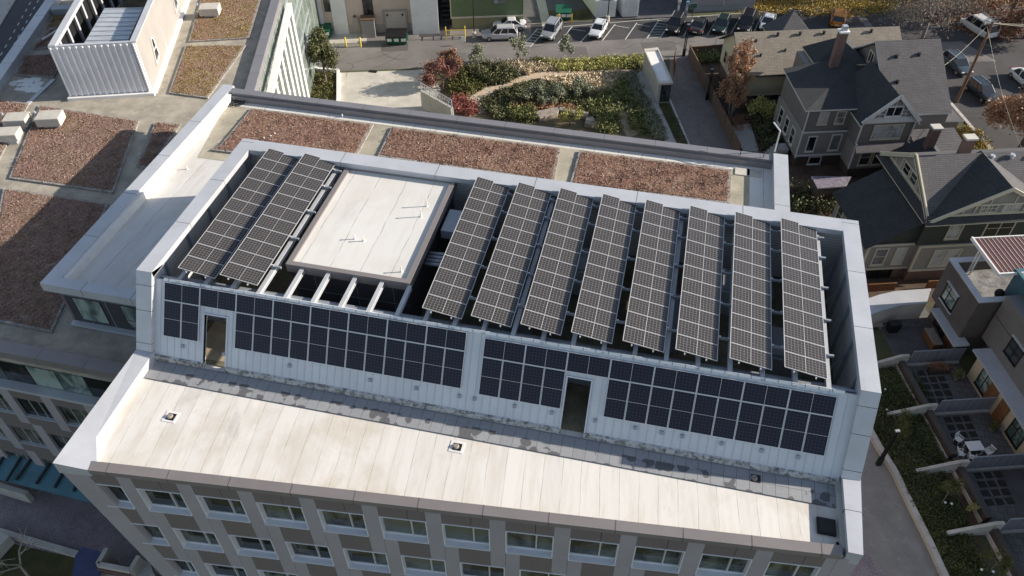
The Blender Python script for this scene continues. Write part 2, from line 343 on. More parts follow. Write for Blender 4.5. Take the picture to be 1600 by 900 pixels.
# ------------------------------------------------------------------ mesh builder and object helpers
MW = {}
class MB:
    def __init__(s, grid=False, T=None): s.v = []; s.f = []; s.m = []; s.T = T or (LT if grid else None)
    def _p(s, p): return tuple(s.T(p)) if s.T else (float(p[0]), float(p[1]), float(p[2]))
    def poly(s, pts, mi=0):
        i = len(s.v); s.v += [s._p(p) for p in pts]; s.f.append(tuple(range(i, i+len(pts)))); s.m.append(mi); return s
    def hexa(s, p, mi=0, faces=None):
        i = len(s.v); s.v += [s._p(q) for q in p]
        for k, f in enumerate(((3, 2, 1, 0), (4, 5, 6, 7), (0, 1, 5, 4), (1, 2, 6, 5), (2, 3, 7, 6), (3, 0, 4, 7))):
            s.f.append(tuple(i+q for q in f)); s.m.append(mi if faces is None else faces[k])
        return s
    def box(s, x0, x1, y0, y1, z0, z1, mi=0):
        return s.hexa([(x0, y0, z0), (x1, y0, z0), (x1, y1, z0), (x0, y1, z0), (x0, y0, z1), (x1, y0, z1), (x1, y1, z1), (x0, y1, z1)], mi)
    def prism(s, pts, z0, z1, mi=0, top=None):
        n = len(pts); i = len(s.v)
        a = sum(pts[k][0]*pts[(k+1) % n][1]-pts[(k+1) % n][0]*pts[k][1] for k in range(n))
        if a < 0: pts = pts[::-1]
        zb = z0 if callable(z0) else (lambda *_: z0); zt = z1 if callable(z1) else (lambda *_: z1)
        s.v += [s._p((p[0], p[1], zb(p[0], p[1]))) for p in pts] + [s._p((p[0], p[1], zt(p[0], p[1]))) for p in pts]
        s.f.append(tuple(i+k for k in range(n))[::-1]); s.m.append(mi)
        s.f.append(tuple(i+n+k for k in range(n))); s.m.append(mi if top is None else top)
        for k in range(n):
            q = (k+1) % n; s.f.append((i+k, i+q, i+n+q, i+n+k)); s.m.append(mi)
        return s
    def bar(s, a, b, w, h=None, mi=0, up=(0, 0, 1)):
        a, b = Vector(a), Vector(b); d = (b-a).normalized(); u = Vector(up)
        if abs(d.dot(u)) > .98: u = Vector((0, 1, 0))
        r = d.cross(u).normalized()*w/2; t = r.cross(d).normalized()*(h or w)/2
        return s.hexa([a-r-t, a+r-t, b+r-t, b-r-t, a-r+t, a+r+t, b+r+t, b-r+t], mi)
    def cyl(s, a, b, r0, r1=None, n=8, mi=0, caps=True):
        r1 = r0 if r1 is None else r1
        a, b = Vector(a), Vector(b); d = (b-a).normalized(); u = Vector((0, 0, 1)) if abs(d.z) < .95 else Vector((1, 0, 0))
        x = d.cross(u).normalized(); y = d.cross(x); i = len(s.v)
        for c, r in ((a, r0), (b, r1)):
            s.v += [s._p(c+(x*math.cos(6.2832*k/n)+y*math.sin(6.2832*k/n))*r) for k in range(n)]
        for k in range(n):
            q = (k+1) % n; s.f.append((i+k, i+q, i+n+q, i+n+k)); s.m.append(mi)
        if caps:
            s.f.append(tuple(i+k for k in range(n))[::-1]); s.m.append(mi); s.f.append(tuple(i+n+k for k in range(n))); s.m.append(mi)
        return s
    def tube(s, pts, r, n=6, mi=0):
        for a, b in zip(pts, pts[1:]): s.cyl(a, b, r, r, n, mi)
        return s
    def build(s, name, mats, parent=None, local=False, smooth=False, bevel=0):
        me = bpy.data.meshes.new(name)
        vs = s.v
        if parent is not None and not local:
            Mi = MW[parent.name].inverted(); vs = [tuple(Mi @ Vector(p)) for p in vs]
        me.from_pydata(vs, [], s.f)
        if not isinstance(mats, (list, tuple)): mats = [mats]
        for m in mats: me.materials.append(m)
        me.polygons.foreach_set('material_index', s.m)
        if smooth: me.polygons.foreach_set('use_smooth', [True]*len(s.f))
        me.update()
        o = bpy.data.objects.new(name, me); COL.objects.link(o)
        if parent is not None: o.parent = parent; MW[o.name] = MW[parent.name]
        else: MW[o.name] = Matrix.Identity(4)
        if bevel:
            b = o.modifiers.new('bevel', 'BEVEL'); b.width = bevel; b.segments = 2; b.limit_method = 'ANGLE'
        return o
def tag(o, label=None, cat=None, group=None, kind=None):
    if label: o['label'] = label
    if cat: o['category'] = cat
    if group: o['group'] = group
    if kind: o['kind'] = kind
    return o
def thing(name, label, cat, loc=(0, 0, 0), rz=0., group=None, grid=False):
    if grid: loc = LT(loc); rz += R(17)
    o = bpy.data.objects.new(name, None); COL.objects.link(o); o.empty_display_size = .3
    o.location = loc; o.rotation_euler = (0, 0, rz); MW[o.name] = Matrix.Translation(Vector(loc)) @ Matrix.Rotation(rz, 4, 'Z')
    return tag(o, label, cat, group)
def copy_tree(o, parent=None, **kw):
    c = o.copy(); COL.objects.link(c); c.parent = parent; MW[c.name] = MW[o.name]
    for ch in list(o.children): copy_tree(ch, c)
    return c
def sheet(name, pts, z, mat, kind='structure', label=None, cat=None, thick=0, grid=False):
    mb = MB(grid)
    if thick: mb.prism([p[:2] for p in pts], z-thick, z)
    else: mb.poly([(p[0], p[1], z) for p in pts] if sum(pts[k][0]*pts[(k+1) % len(pts)][1]-pts[(k+1) % len(pts)][0]*pts[k][1] for k in range(len(pts))) > 0 else [(p[0], p[1], z) for p in pts][::-1])
    o = mb.build(name, mat); return tag(o, label, cat, None, kind)
def px(l, z=0., s=1, ox=0, oy=0): return [W(ox+a/s, oy+b/s, z) for a, b in l]
def window(root, o, u, n, w, h, frame, gl, fr=.09, vm=(), hm=(), d=.05, name='window', sill=True, up=(0, 0, 1)):
    """a framed window on a wall: o = lower left corner, u along the wall, n out of it"""
    o, u, n, up = Vector(o), Vector(u).normalized(), Vector(n).normalized(), Vector(up)
    P = lambda a, b, c: o+u*a+up*b+n*c
    mb = MB()
    def bx(a0, a1, b0, b1, c0, c1): mb.hexa([P(a0, b0, c0), P(a1, b0, c0), P(a1, b0, c1), P(a0, b0, c1), P(a0, b1, c0), P(a1, b1, c0), P(a1, b1, c1), P(a0, b1, c1)])
    bx(-fr, 0, -fr, h+fr, -.02, d); bx(w, w+fr, -fr, h+fr, -.02, d); bx(0, w, h, h+fr, -.02, d-.002); bx(0, w, -fr, 0, -.02, d-.002)
    for t in vm: bx(w*t-fr*.35, w*t+fr*.35, 0, h, -.01, d*.8)
    for t in hm: bx(0, w, h*t-.025, h*t+.025, -.01, d*.7)
    if sill: bx(-fr*1.3, w+fr*1.3, -fr-.06, -fr-.002, -.02, d+.06)
    f = mb.build(name, frame, root)
    MB().poly([P(0, 0, .012), P(w, 0, .012), P(w, h, .012), P(0, h, .012)]).build('pane', gl, f)
    return f
def leaves(name, blobs, size, mat, parent=None, flat=.0, seed=None):
    """leaf-sized faces spread through ellipsoids: blobs = [(centre, radii, count)]"""
    g = np.random.default_rng(seed if seed is not None else RNG.integers(1e9)); V = []
    for c, r, k in blobs:
        d = g.normal(size=(k, 3)); d /= np.linalg.norm(d, axis=1)[:, None]
        rad = g.random(k)**.45
        wob = 1+.28*np.sin(d[:, 0]*5+c[0])*np.cos(d[:, 1]*6+c[1]*2)+.15*np.sin(d[:, 2]*9+c[0])
        p = np.array(c)+d*np.array(r)*(rad*wob)[:, None]
        a = g.normal(size=(k, 3)); a /= np.linalg.norm(a, axis=1)[:, None]
        b = np.cross(a, g.normal(size=(k, 3))); b /= np.linalg.norm(b, axis=1)[:, None]
        s = size*(.6+.8*g.random(k))[:, None]
        V.append(np.stack([p-a*s, p-b*s*.55, p+a*s, p+b*s*.55], 1).reshape(-1, 3))
    V = np.concatenate(V)
    if parent is not None:
        Mi = np.array(MW[parent.name].inverted()); V = V@Mi[:3, :3].T+Mi[:3, 3]
    n = len(V)//4; me = bpy.data.meshes.new(name)
    me.vertices.add(len(V)); me.vertices.foreach_set('co', V.ravel()); me.loops.add(n*4); me.loops.foreach_set('vertex_index', np.arange(n*4))
    me.polygons.add(n); me.polygons.foreach_set('loop_start', np.arange(n)*4); me.polygons.foreach_set('loop_total', np.full(n, 4))
    me.materials.append(mat); me.update(); me.validate()
    o = bpy.data.objects.new(name, me); COL.objects.link(o)
    if parent is not None: o.parent = parent; MW[o.name] = MW[parent.name]
    else: MW[o.name] = Matrix.Identity(4)
    return o
def inside(p, poly):
    x, y = p[:, 0], p[:, 1]; r = np.zeros(len(p), bool); j = len(poly)-1
    for i in range(len(poly)):
        xi, yi = poly[i][:2]; xj, yj = poly[j][:2]
        r ^= ((yi > y) != (yj > y)) & (x < (xj-xi)*(y-yi)/(yj-yi+1e-9)+xi); j = i
    return r
def scatter(poly, n, seed=0):
    g = np.random.default_rng(seed); P = np.array([q[:2] for q in poly]); lo, hi = P.min(0), P.max(0)
    p = lo+(hi-lo)*g.random((n*6, 2)); return p[inside(p, P)][:n]
def cover(name, poly, n, size, h, mat, label, seed=1, r=.45, per=26, cat='ground cover', lump=True):
    """low planting: many small tussocks of leaves over a bed"""
    pts = scatter(poly, n, seed); g = np.random.default_rng(seed+5)
    bl = [((a, b, h*.4*(.6+.8*q)), (r*(.7+.6*q), r*(.7+.6*q), h*(.5+.7*q)), per) for (a, b), q in zip(pts, g.random(len(pts)))]
    return tag(leaves(name, bl, size, mat, seed=seed+9), label, cat, None, 'stuff')
def limbs(mb, a, d, ln, r, depth, g, spread=.5, out=None, kids=3):
    b = a+d*ln; mb.cyl(a, b, r, r*.62, 5 if depth < 2 else 7, 0, False)
    if out is not None and depth <= 1: out.append(b)
    if depth == 0: return
    for k in range(kids):
        v = (d+Vector(g.normal(size=3))*spread); v.z = max(v.z, -.1); v.normalize()
        limbs(mb, a+d*ln*(.65+.35*g.random()), v, ln*(.62+.2*g.random()), r*.55, depth-1, g, spread, out, kids)
def tree(name, label, base, h, crown_r, mat, nleaf, lsize=.16, bark='bark', group=None, tr=.12, trunk_h=.35, spread=.5, depth=3, squash=1.0, seed=3, cat='tree', kids=3, blob=.34):
    root = thing(name, label, cat, base, 0, group); g = np.random.default_rng(seed)
    mb = MB(); ends = []
    limbs(mb, Vector(base), Vector((.03, .02, 1)).normalized(), h*trunk_h, tr, depth, g, spread, ends, kids)
    # keep the limbs inside the tree's own size
    b0 = np.array(base); V = np.array(mb.v)-b0
    ext = np.abs(V).max(0); V *= np.array([crown_r*.92/max(ext[0], .1), crown_r*.92/max(ext[1], .1), h*.97/max(ext[2], .1)])
    E_ = (np.array([list(e) for e in ends])-b0)*np.array([crown_r*.92/max(ext[0], .1), crown_r*.92/max(ext[1], .1), h*.97/max(ext[2], .1)])+b0
    mb.v = [tuple(q) for q in (V+b0)]
    mb.build('trunk', M[bark], root)
    if nleaf:
        k = max(20, nleaf//len(E_)); rb = crown_r*blob
        leaves('crown', [(tuple(e), (rb*(.7+.6*g.random()), rb*(.7+.6*g.random()), rb*squash*(.8+.5*g.random())), k) for e in E_], lsize, mat, root, seed=seed)
    return root

# ================================================================== SETTING
sheet('ground', [(-420, -300), (500, -300), (500, 700), (-420, 700)], -2.64, M['ground'])
sheet('upper_ground', [(-420, 26), (11.4, 26), (11.4, -300), (500, -300), (500, 700), (-420, 700)], 0, M['ground'], thick=2.6)
Z = .012
def gsheet(name, pts, k, mat): return sheet(name, pts, .006+.006*k, mat)
L4 = lambda a, b, c, d: [LT((a, c, 0))[:2], LT((b, c, 0))[:2], LT((b, d, 0))[:2], LT((a, d, 0))[:2]]
gsheet('alley_road', L4(-60, 57, 91.9, 103.2), 1, M['asphalt'])
gsheet('parking_bays', [LT(p+(0,))[:2] for p in [(10.2, 97.0), (56, 98.6), (56, 103.9), (10.6, 102.6)]], 2, M['asphalt_dk'])
gsheet('concrete_apron', L4(-17.8, -11.5, 99.1, 102), 2, M['concrete_lt'])
# bay lines
mb = MB()
bl = [((816, 72), (840, 45)), ((828, 74), (852, 48)), ((872, 68), (894, 42)), ((907, 66), (930, 41)), ((941, 64), (961, 38)), ((977, 62), (995, 36)), ((1011, 60), (1029, 32)), ((1031, 60), (1048, 35)), ((1068, 57), (1083, 31)), ((1105, 55), (1119, 32)), ((1142, 52), (1156, 28)), ((1178, 50), (1190, 25))]
def strip(mb, a, b, wd, z):
    a, b = Vector((a[0], a[1], z)), Vector((b[0], b[1], z)); d = (b-a).normalized(); r = Vector((d.y, -d.x, 0))*wd/2
    mb.poly([a+r, b+r, b-r, a-r])
for a, b in bl: strip(mb, W(*a), W(*b), .13, .03)
strip(mb, W(880, 42), W(1000, 32), .12, .031); strip(mb, W(1000, 32), W(1200, 18), .12, .031)
for A, B, C_, D in (((816, 72), (840, 45), (828, 74), (852, 48)), ((1011, 60), (1029, 32), (1031, 60), (1048, 35))):
    for k in range(7):
        t = k/6; p = Vector(W(*A)).lerp(Vector(W(*B)), t); q = Vector(W(*C_)).lerp(Vector(W(*D)), t*.9+.08); strip(mb, p, q, .1, .032)
strip(mb, W(894, 46), W(915, 49), .1, .031); strip(mb, W(960, 40), W(983, 44), .1, .031); strip(mb, W(995, 38), W(1016, 42), .1, .031)
tag(mb.build('bay_lines', M['paint']), kind='structure')
g_ = np.random.default_rng(77); mb = MB()
for k in range(16):
    x0, y0 = -18+g_.random()*66, 92.4+g_.random()*4.2; p = Vector(LT((x0, y0, 0))); a0 = R(17)+g_.normal()*.35
    for j in range(int(4+g_.random()*9)):
        q = p+Vector((math.cos(a0), math.sin(a0), 0))*.7; strip(mb, p, q, .05, .026+.0002*k); p = q; a0 += g_.normal()*.35
tag(mb.build('tar_seams', M['asphalt_dk']), kind='structure')
for k, (x0, x1, y0, y1) in enumerate(((-3, 1.5, 92.6, 95.4), (14, 17.2, 93.2, 95.9), (24.5, 29, 94, 96.4), (-9.5, -6, 96.5, 98.6))):
    gsheet('asphalt_patch', L4(x0, x1, y0, y1), 2, basic('patch_%d' % k, (.15-.012*k, .14-.012*k, .138-.012*k), .9, .1, .5, 20, .1, .2))
# side street on the right and its kerb
gsheet('side_street', L4(58.65, 300, 40, 91.85), 1, M['asphalt_dk'])
gsheet('side_street_north', L4(57.1, 300, 91.9, 103.2), 1, M['asphalt_dk'])
gsheet('drive_mouth', [LT((60, 88.5, 0))[:2], LT((69, 88, 0))[:2], LT((67, 93.5, 0))[:2], LT((61, 93.5, 0))[:2]], 2, M['asphalt'])
gsheet('yard_grass', L4(50.45, 58.15, 47, 91.8), 1, M['lawn'])
tag(MB(True).box(58.2, 58.6, 56, 91, .0, .13).build('street_kerb', M['concrete']), kind='structure')
gsheet('back_yard', L4(43, 400, 103.4, 150), 1, M['bark_gold'])
gsheet('verge', L4(9, 33, 103, 116), 1, M['patio_dark'])
gsheet('verge_grass', L4(12.2, 19.2, 103.0, 106.5), 2, M['lawn'])
gsheet('side_walk', [W(838, 0)[:2], W(852, 0)[:2], W(862, 42)[:2], W(848, 44)[:2]], 3, M['concrete'])
gsheet('passage', [W(655, 58)[:2], W(703, 56)[:2], W(703, -20)[:2], W(655, -20)[:2]], 2, M['asphalt_dk'])
# loading court, ramp
gsheet('loading_court', [W(*p)[:2] for p in [(528, 114), (640, 110), (668, 108), (690, 140), (660, 190), (650, 240), (520, 240), (515, 170)]], 3, M['concrete_lt'])
M['garden_soil'] = basic('dry_garden_soil', (.24, .185, .12), .95, .3, .5, 9, .25, .5, c2=(.15, .13, .07))
gsheet('garden_soil', [W(*p)[:2] for p in [(668, 108), (720, 100), (1012, 92), (1046, 240), (655, 260), (668, 180), (680, 150)]], 2, M['garden_soil'])
gsheet('booth_walk', [W(*p)[:2] for p in [(1000, 112), (1016, 108), (1066, 232), (1044, 232), (1010, 150), (990, 125)]], 4, M['concrete'])
S5 = lambda l: [W(640+a/3.81, 80+b/3.81)[:2] for a, b in l]
gsheet('garden_path', S5([(325, 275), (480, 208), (640, 160), (770, 126), (900, 118), (1300, 106), (1310, 124), (960, 140), (850, 152), (760, 162), (640, 192), (520, 238), (425, 282), (412, 292), (432, 335), (470, 372), (400, 372)]), 5, M['path'])
mb = MB()
for a, b, c, d in [(447, 218, 490, 250), (536, 208, 560, 216), (690, 150, 715, 163), (775, 136, 790, 142), (862, 132, 878, 146), (380, 250, 412, 292), (944, 136, 958, 141)]:
    strip(mb, W(640+a/3.81, 80+b/3.81), W(640+c/3.81, 80+d/3.81), .28, .05)
tag(mb.build('path_steps', M['concrete_lt']), kind='structure')
gsheet('brick_lane', [W(*p)[:2] for p in [(1046, 92), (1076, 90), (1148, 236), (1080, 236), (1048, 165)]], 3, M['brick_pave'])
mb = MB(); strip(mb, W(1046, 155), W(1081, 236), .22, .05); tag(mb.build('lane_channel', M['concrete_lt']), kind='structure')
gsheet('lane_lawn', [W(*p)[:2] for p in [(1028, 160), (1042, 158), (1074, 226), (1058, 226)]], 5, M['lawn'])
gsheet('house_yard', L4(30.4, 50.4, 47, 91.8), 1, M['soil'])
P2_ = lambda *l: [W(*p)[:2] for p in l]
gsheet('yard_slab', P2_((1140, 198), (1172, 193), (1186, 236), (1168, 244), (1152, 222)), 3, M['concrete'])
gsheet('yard_lawn', [W(*p)[:2] for p in [(1085, 90), (1125, 90), (1128, 98), (1088, 99)]], 3, M['lawn'])
# right side: path, kerb, garden, patios
P2 = lambda *l: [W(*p)[:2] for p in l]
M['path_grey'] = basic('grey_path', (.27, .255, .235), .9, .12, .6, 16, .1, .15, stain=(.36, .34, .31))
gsheet('campus_path', P2((1340, 640), (1357, 640), (1470, 905), (1500, 960), (1380, 1080), (1320, 1000), (1300, 800)), 2, M['path_grey'])
gsheet('forecourt', P2((1350, 860), (1385, 900), (1420, 1000), (1300, 1100), (1290, 900)), 3, M['plaza'])
mb = MB()
kp = [W(*p) for p in [(1352, 665), (1372, 702), (1395, 738), (1425, 800), (1450, 850), (1475, 905), (1500, 960)]]
for a, b in zip(kp, kp[1:]):
    mb.bar((a[0], a[1], .2), (b[0], b[1], .2), .42, .45)
tag(mb.build('garden_wall', M['concrete_lt']), 'long low pale concrete kerb wall between the path and the dark garden', 'wall')
gsheet('side_garden', P2((1340, 560), (1395, 560), (1440, 600), (1460, 690), (1520, 800), (1560, 960), (1475, 905), (1357, 668)), 3, M['soil'])
gsheet('patio', L4(35.4, 40.4, 16, 46.9), 1, M['patio'])
gsheet('patio_plain', L4(37.9, 40.2, 25.9, 30.6), 2, M['patio_dark']); gsheet('patio_bare', L4(35.5, 39.2, 40.4, 44.2), 2, M['patio_dark'])
# city street on the far left with lane dashes
def along(p, q, off, t0, t1):
    p, q = Vector(p), Vector(q); d = (q-p).normalized(); r = Vector((d.y, -d.x, 0)); return p+d*t0+r*off, p+d*t1+r*off
sa, sb = (-84.73, 77.84, 0), (-90.84, 92.56, 0)
a, b = along(sa, sb, -2.2, -45, 120); c, d = along(sa, sb, 17, -45, 120)
sheet('city_street', [a[:2], b[:2], d[:2], c[:2]], .02, M['street'])
a, b = along(sa, sb, -8, -80, 120); c, d = along(sa, sb, -2.3, -80, 120)
sheet('far_pavement', [a[:2], b[:2], d[:2], c[:2]], .12, M['concrete'], thick=.11)
mb = MB()
for off in (0, .95):
    for k in range(-16, 40):
        a, b = along(sa, sb, off, k*2.1+(.5 if off else 0), k*2.1+.85+(.5 if off else 0)); strip(mb, a, b, .14, .035)
tag(mb.build('lane_dashes', M['paint']), kind='structure')
# lower plaza, front left
ZL = -2.6
sheet('plaza', [W(x, y, ZL)[:2] for x, y in [(-60, 700), (300, 700), (360, 1000), (-60, 1000)]], ZL+.004, M['plaza'])
sheet('plaza_lawn', [W(x, y, ZL)[:2] for x, y in [(-60, 830), (0, 845), (124, 873), (118, 960), (-60, 960)]], ZL+.012, M['lawn'])

# ================================================================== MAIN BUILDING
MAIN = thing('office_building', 'big grey and white office building with the sloped solar wall and beige terrace', 'office building', (-7, 28, 0))
CAPJ = []
def cap(name, polys, mat, parent=MAIN, **k):
    mb = MB()
    for p in polys: mb.hexa(p)
    return mb.build(name, mat, parent, **k)
def capbox(name, x0, x1, y0, y1, z0, z1, mat, step=None, axis='x', parent=None, first=None):
    """a metal coping made of sheets with open joints"""
    mb = MB(); mb.box(x0, x1, y0, y1, z0, z1, 0)
    if step:
        lo, hi = (x0, x1) if axis == 'x' else (y0, y1); q = lo+(first if first is not None else step)
        while q < hi-.3:
            if axis == 'x': mb.box(q-.014, q+.014, y0-.004, y1+.004, z0-.004, z1+.004, 1)
            else: mb.box(x0-.004, x1+.004, q-.014, q+.014, z0-.004, z1+.004, 1)
            q += step
    return mb.build(name, [mat, M['cap_joint']], parent or MAIN)
# --- terrace
b0 = Vector((-24.53, 16.41, 0)); e = Vector((.9955, .0943, 0)).normalized(); nrm = Vector((e.y, -e.x, 0))      # facade line and outward normal
FP = lambda s, d, z: (b0.x+e.x*s+nrm.x*d, b0.y+e.y*s+nrm.y*d, z)
mb = MB(); mb.prism([FP(-.9, -.2, 0)[:2], FP(35.7, -.2, 0)[:2], (11.3, 24.6), (-25.6, 24.6)], 16.9, 17.4)
mb.build('terrace_roof', M['roof_white'], MAIN)
# core volume behind the facade
mb = MB()
mb.prism([FP(1.2, -.5, 0)[:2], FP(35.6, -.5, 0)[:2], (11.2, 38.3), (-25.9, 38.3), (-24.6, 24)], -2.6, 16.88)
mb.prism([(-34.0, 27.4), (-25.9, 27.4), (-25.9, 49.2), (-34.0, 49.2)], 0, 17.3)
mb.prism([(-26.2, 38.0), (8.4, 38.0), (8.4, 49.2), (-26.2, 49.2)], 0, 17.3)
mb.build('wall', M['panel_dark'], MAIN)
# brown front coping, sloping slightly, with joints over the bays
mb = MB()
def fbox(mb, s0, s1, d0, d1, z0, z1, mi=0): mb.hexa([FP(s0, d0, z0), FP(s1, d0, z0), FP(s1, d1, z0), FP(s0, d1, z0), FP(s0, d0, z1), FP(s1, d0, z1), FP(s1, d1, z1), FP(s0, d1, z1)], mi)
def fhex(mb, s0, s1, din, dout, zin, zout, zb, mi=0): mb.hexa([FP(s0, din, zb), FP(s1, din, zb), FP(s1, dout, zb), FP(s0, dout, zb), FP(s0, din, zin), FP(s1, din, zin), FP(s1, dout, zout), FP(s0, dout, zout)], mi)
fhex(mb, .0, 35.35, -.42, .06, 17.80, 17.72, 17.40)
q = .9
while q < 35:
    fhex(mb, q-.016, q+.016, -.43, .068, 17.806, 17.726, 17.39, 1); q += 3.05
mb.build('parapet_cap', [M['cap_brown'], M['cap_joint']], MAIN)
# facade cladding: light piers, dark spandrels, window openings
DEP = .36
class Each:
    '''every cladding board becomes a part of its own'''
    def __init__(s, name, mat, root): s.a = (name, mat, root)
    def box(s, *k): MB().box(*k).build(s.a[0], s.a[1], s.a[2])
    def hexa(s, p, mi=0): MB().hexa(p, mi).build(s.a[0], s.a[1], s.a[2])
ml, md = Each('pier_panel', M['panel_light'], MAIN), Each('spandrel_panel', M['panel_dark'], MAIN)
wins = []
for k in range(3):
    zt = 16.42-3.72*k; zb = zt-2.12
    for i in range(-2, 13):
        a = 14.15-3.05*5+3.05*(i)+.7*k-0.0
        s_lo = -1.04+.171*(17.7-(zt+zb)/2)+.35; s_hi = 35.25
        def cl(x0, x1): return max(x0, s_lo), min(x1, s_hi)
        x0, x1 = cl(a, a+2.3)
        if x1-x0 > .35: wins.append((x0, x1, zb, zt, k))
        x0, x1 = cl(a+2.3, a+3.05)
        if x1 > x0: fbox(ml, x0, x1, -DEP, 0, zb-.001, zt+.001)
        if k == 0:
            x0, x1 = cl(a, a+2.3)
            if x1 > x0:
                xm = min(max(a+1.42, x0), x1)
                if xm-x0 > .05: fbox(md, x0, xm-.012, -DEP, .0, zt+.002, 17.385)
                if x1-xm > .05: fbox(md, xm+.012, x1, -DEP, .0, zt+.002, 17.385)
            x0, x1 = cl(a+2.3, a+3.05)
            if x1 > x0: fbox(ml, x0, x1, -DEP, 0, zt+.001, 17.385)
        x0, x1 = cl(a+.7, a+2.3); zn = zb-1.6
        if x1 > x0: fbox(md, x0, x1, -DEP, -.004, zn+.002, zb-.002)
        x0, x1 = cl(a+2.3, a+3.05-.008)
        if x1 > x0: fbox(ml, x0, x1, -DEP, 0, zn+.001, zb-.002)
        x0, x1 = cl(a+3.05+.008, a+3.75)
        if x1 > x0: fbox(ml, x0, x1, -DEP, 0, zn+.001, zb-.002)
mb = MB(); fbox(mb, 0.6, 35.25, -DEP, 0, -2.6, 16.42-3.72*2-2.12-1.62); mb.build('lower_cladding', M['panel_light'], MAIN)
for x0, x1, zb, zt, k in wins:
    mb = MB()
    fbox(mb, x0, x1, -DEP+.02, .05, zb, zb+.05)                       # sill
    fbox(mb, x0, x1, -DEP+.02, .03, zt-.05, zt)                       # head
    fbox(mb, x0, x0+.05, -DEP+.02, .012, zb+.05, zt-.05); fbox(mb, x1-.05, x1, -DEP+.02, .012, zb+.05, zt-.05)
    fbox(mb, x0+.05, x1-.05, -DEP+.02, -DEP+.08, zb+.05, zb+.16)
    f = mb.build('window', M['win'], MAIN)
    xm = x0+(x1-x0)*.64
    g = MB(); g.poly([FP(x0+.05, -DEP+.03, zb+.05), FP(x1-.05, -DEP+.03, zb+.05), FP(x1-.05, -DEP+.03, zt-.05), FP(x0+.05, -DEP+.03, zt-.05)]); g.build('pane', M['glass'], f)
    if x1-x0 > 1.6:
        g = MB(); fbox(g, xm-.035, xm+.035, -DEP+.03, -DEP+.14, zb+.16, zt-.05); g.build('mullion', M['alu'], f)
# left corner fin: leans inwards going down
so_ = lambda z: -1.66+.171*(17.7-z)
mb = MB()
zz = (17.4, -2.6)
mb.hexa([FP(so_(zz[1]), -.8, zz[1]), FP(so_(zz[1])+1.05, -.8, zz[1]), FP(so_(zz[1])+1.05, .03, zz[1]), FP(so_(zz[1]), .03, zz[1]),
         FP(so_(zz[0]), -.8, zz[0]), FP(so_(zz[0])+1.35, -.8, zz[0]), FP(so_(zz[0])+1.35, .03, zz[0]), FP(so_(zz[0]), .03, zz[0])])
mb.build('corner_fin', M['panel_light'], MAIN)
mb = MB(); mb.poly([(-26.19, 16.3, 17.4), (-26.19, 24.4, 17.4), (-24.6, 24.0, 8), (-22.9, 24.0, -2.6), (-22.9, 16.5, -2.6)]); mb.build('side_wall', M['panel_light'], MAIN)
mb = MB(); fbox(mb, 35.25, 36.1, -.8, .02, -2.6, 17.4); mb.build('corner_fin', M['panel_light'], MAIN)
# white side copings of the terrace
mb = MB()
mb.prism([(-26.21, 16.2), FP(-.05, .05, 0)[:2], FP(.25, -.35, 0)[:2], (-25.15, 18.1), (-25.25, 24.2), (-26.21, 23.7)], 17.15, lambda x, y: 18.0-.28*max(0, min(1, (x+25.9)/1.2))*(1 if y < 18.2 else .35))
mb.build('side_coping', [M['cap'], M['cap_joint']], MAIN)
mb = MB(); mb.prism([(10.8, 19.76), FP(36.12, .06, 0)[:2], (11.68, 24.2), (10.82, 24.2)], 17.1, 18.02)
mb.box(10.78, 11.64, 21.9, 21.93, 17.2, 18.024, 1); mb.build('side_coping', [M['cap'], M['cap_joint']], MAIN)
# inner parapet faces
mb = MB(); mb.box(10.62, 10.8, 20.1, 24.0, 17.4, 17.7); mb.build('parapet_wall', M['concrete'], MAIN)

# --- sloped wall
WT, WB = (26.0, 21.3), (23.72, 17.72)         # top and bottom edge of the sloped wall: (y, z)
sd = Vector((0, WB[0]-WT[0], WB[1]-WT[1])).normalized(); SLEN = math.hypot(WT[0]-WB[0], WT[1]-WB[1])
sn = Vector((0, sd.z, -sd.y)); sn = sn if sn.z > 0 else -sn; sn = Vector((0, -abs(sd.z), abs(sd.y))).normalized()
SP = lambda x, t, d=0.: (x, WT[0]+sd.y*t+sn.y*d, WT[1]+sd.z*t+sn.z*d)        # x along, t down the slope, d out
def sbox(mb, x0, x1, t0, t1, d0, d1, mi=0): mb.hexa([SP(x0, t1, d0), SP(x1, t1, d0), SP(x1, t0, d0), SP(x0, t0, d0), SP(x0, t1, d1), SP(x1, t1, d1), SP(x1, t0, d1), SP(x0, t0, d1)], mi)
X0, X1 = -25.3, 10.75
DR = [(-22.38, -21.08), (-2.74, -1.56)]       # door openings
DT = 1.5
mb = MB(); segs = []; xs = X0
for a, b in DR: segs.append((xs, a)); xs = b
segs.append((xs, X1))
for a, b in segs: sbox(mb, a, b, 0, SLEN, -.18, 0)
for a, b in DR: sbox(mb, a, b, 0, DT, -.18, 0)
mb.build('sloped_wall', M['metal_wall'], MAIN)
mb = MB(); x = X0+.35
while x < X1:
    if not any(a-.1 < x < b+.1 for a, b in DR): sbox(mb, x-.012, x+.012, .05, SLEN-.02, 0, .022)
    else: sbox(mb, x-.012, x+.012, .05, DT, 0, .022)
    x += .42
mb.build('wall_seams', M['metal_rib'], MAIN)
mb = MB()
for a, b in DR:
    sbox(mb, a-.07, a, DT-.07, SLEN, -.25, .07); sbox(mb, b, b+.07, DT-.07, SLEN, -.25, .07); sbox(mb, a, b, DT-.07, DT, -.25, .07)
    # reveals that run back level into the service deck
    mb.build('door_frame', M['metal_wall'], MAIN); mb = MB()
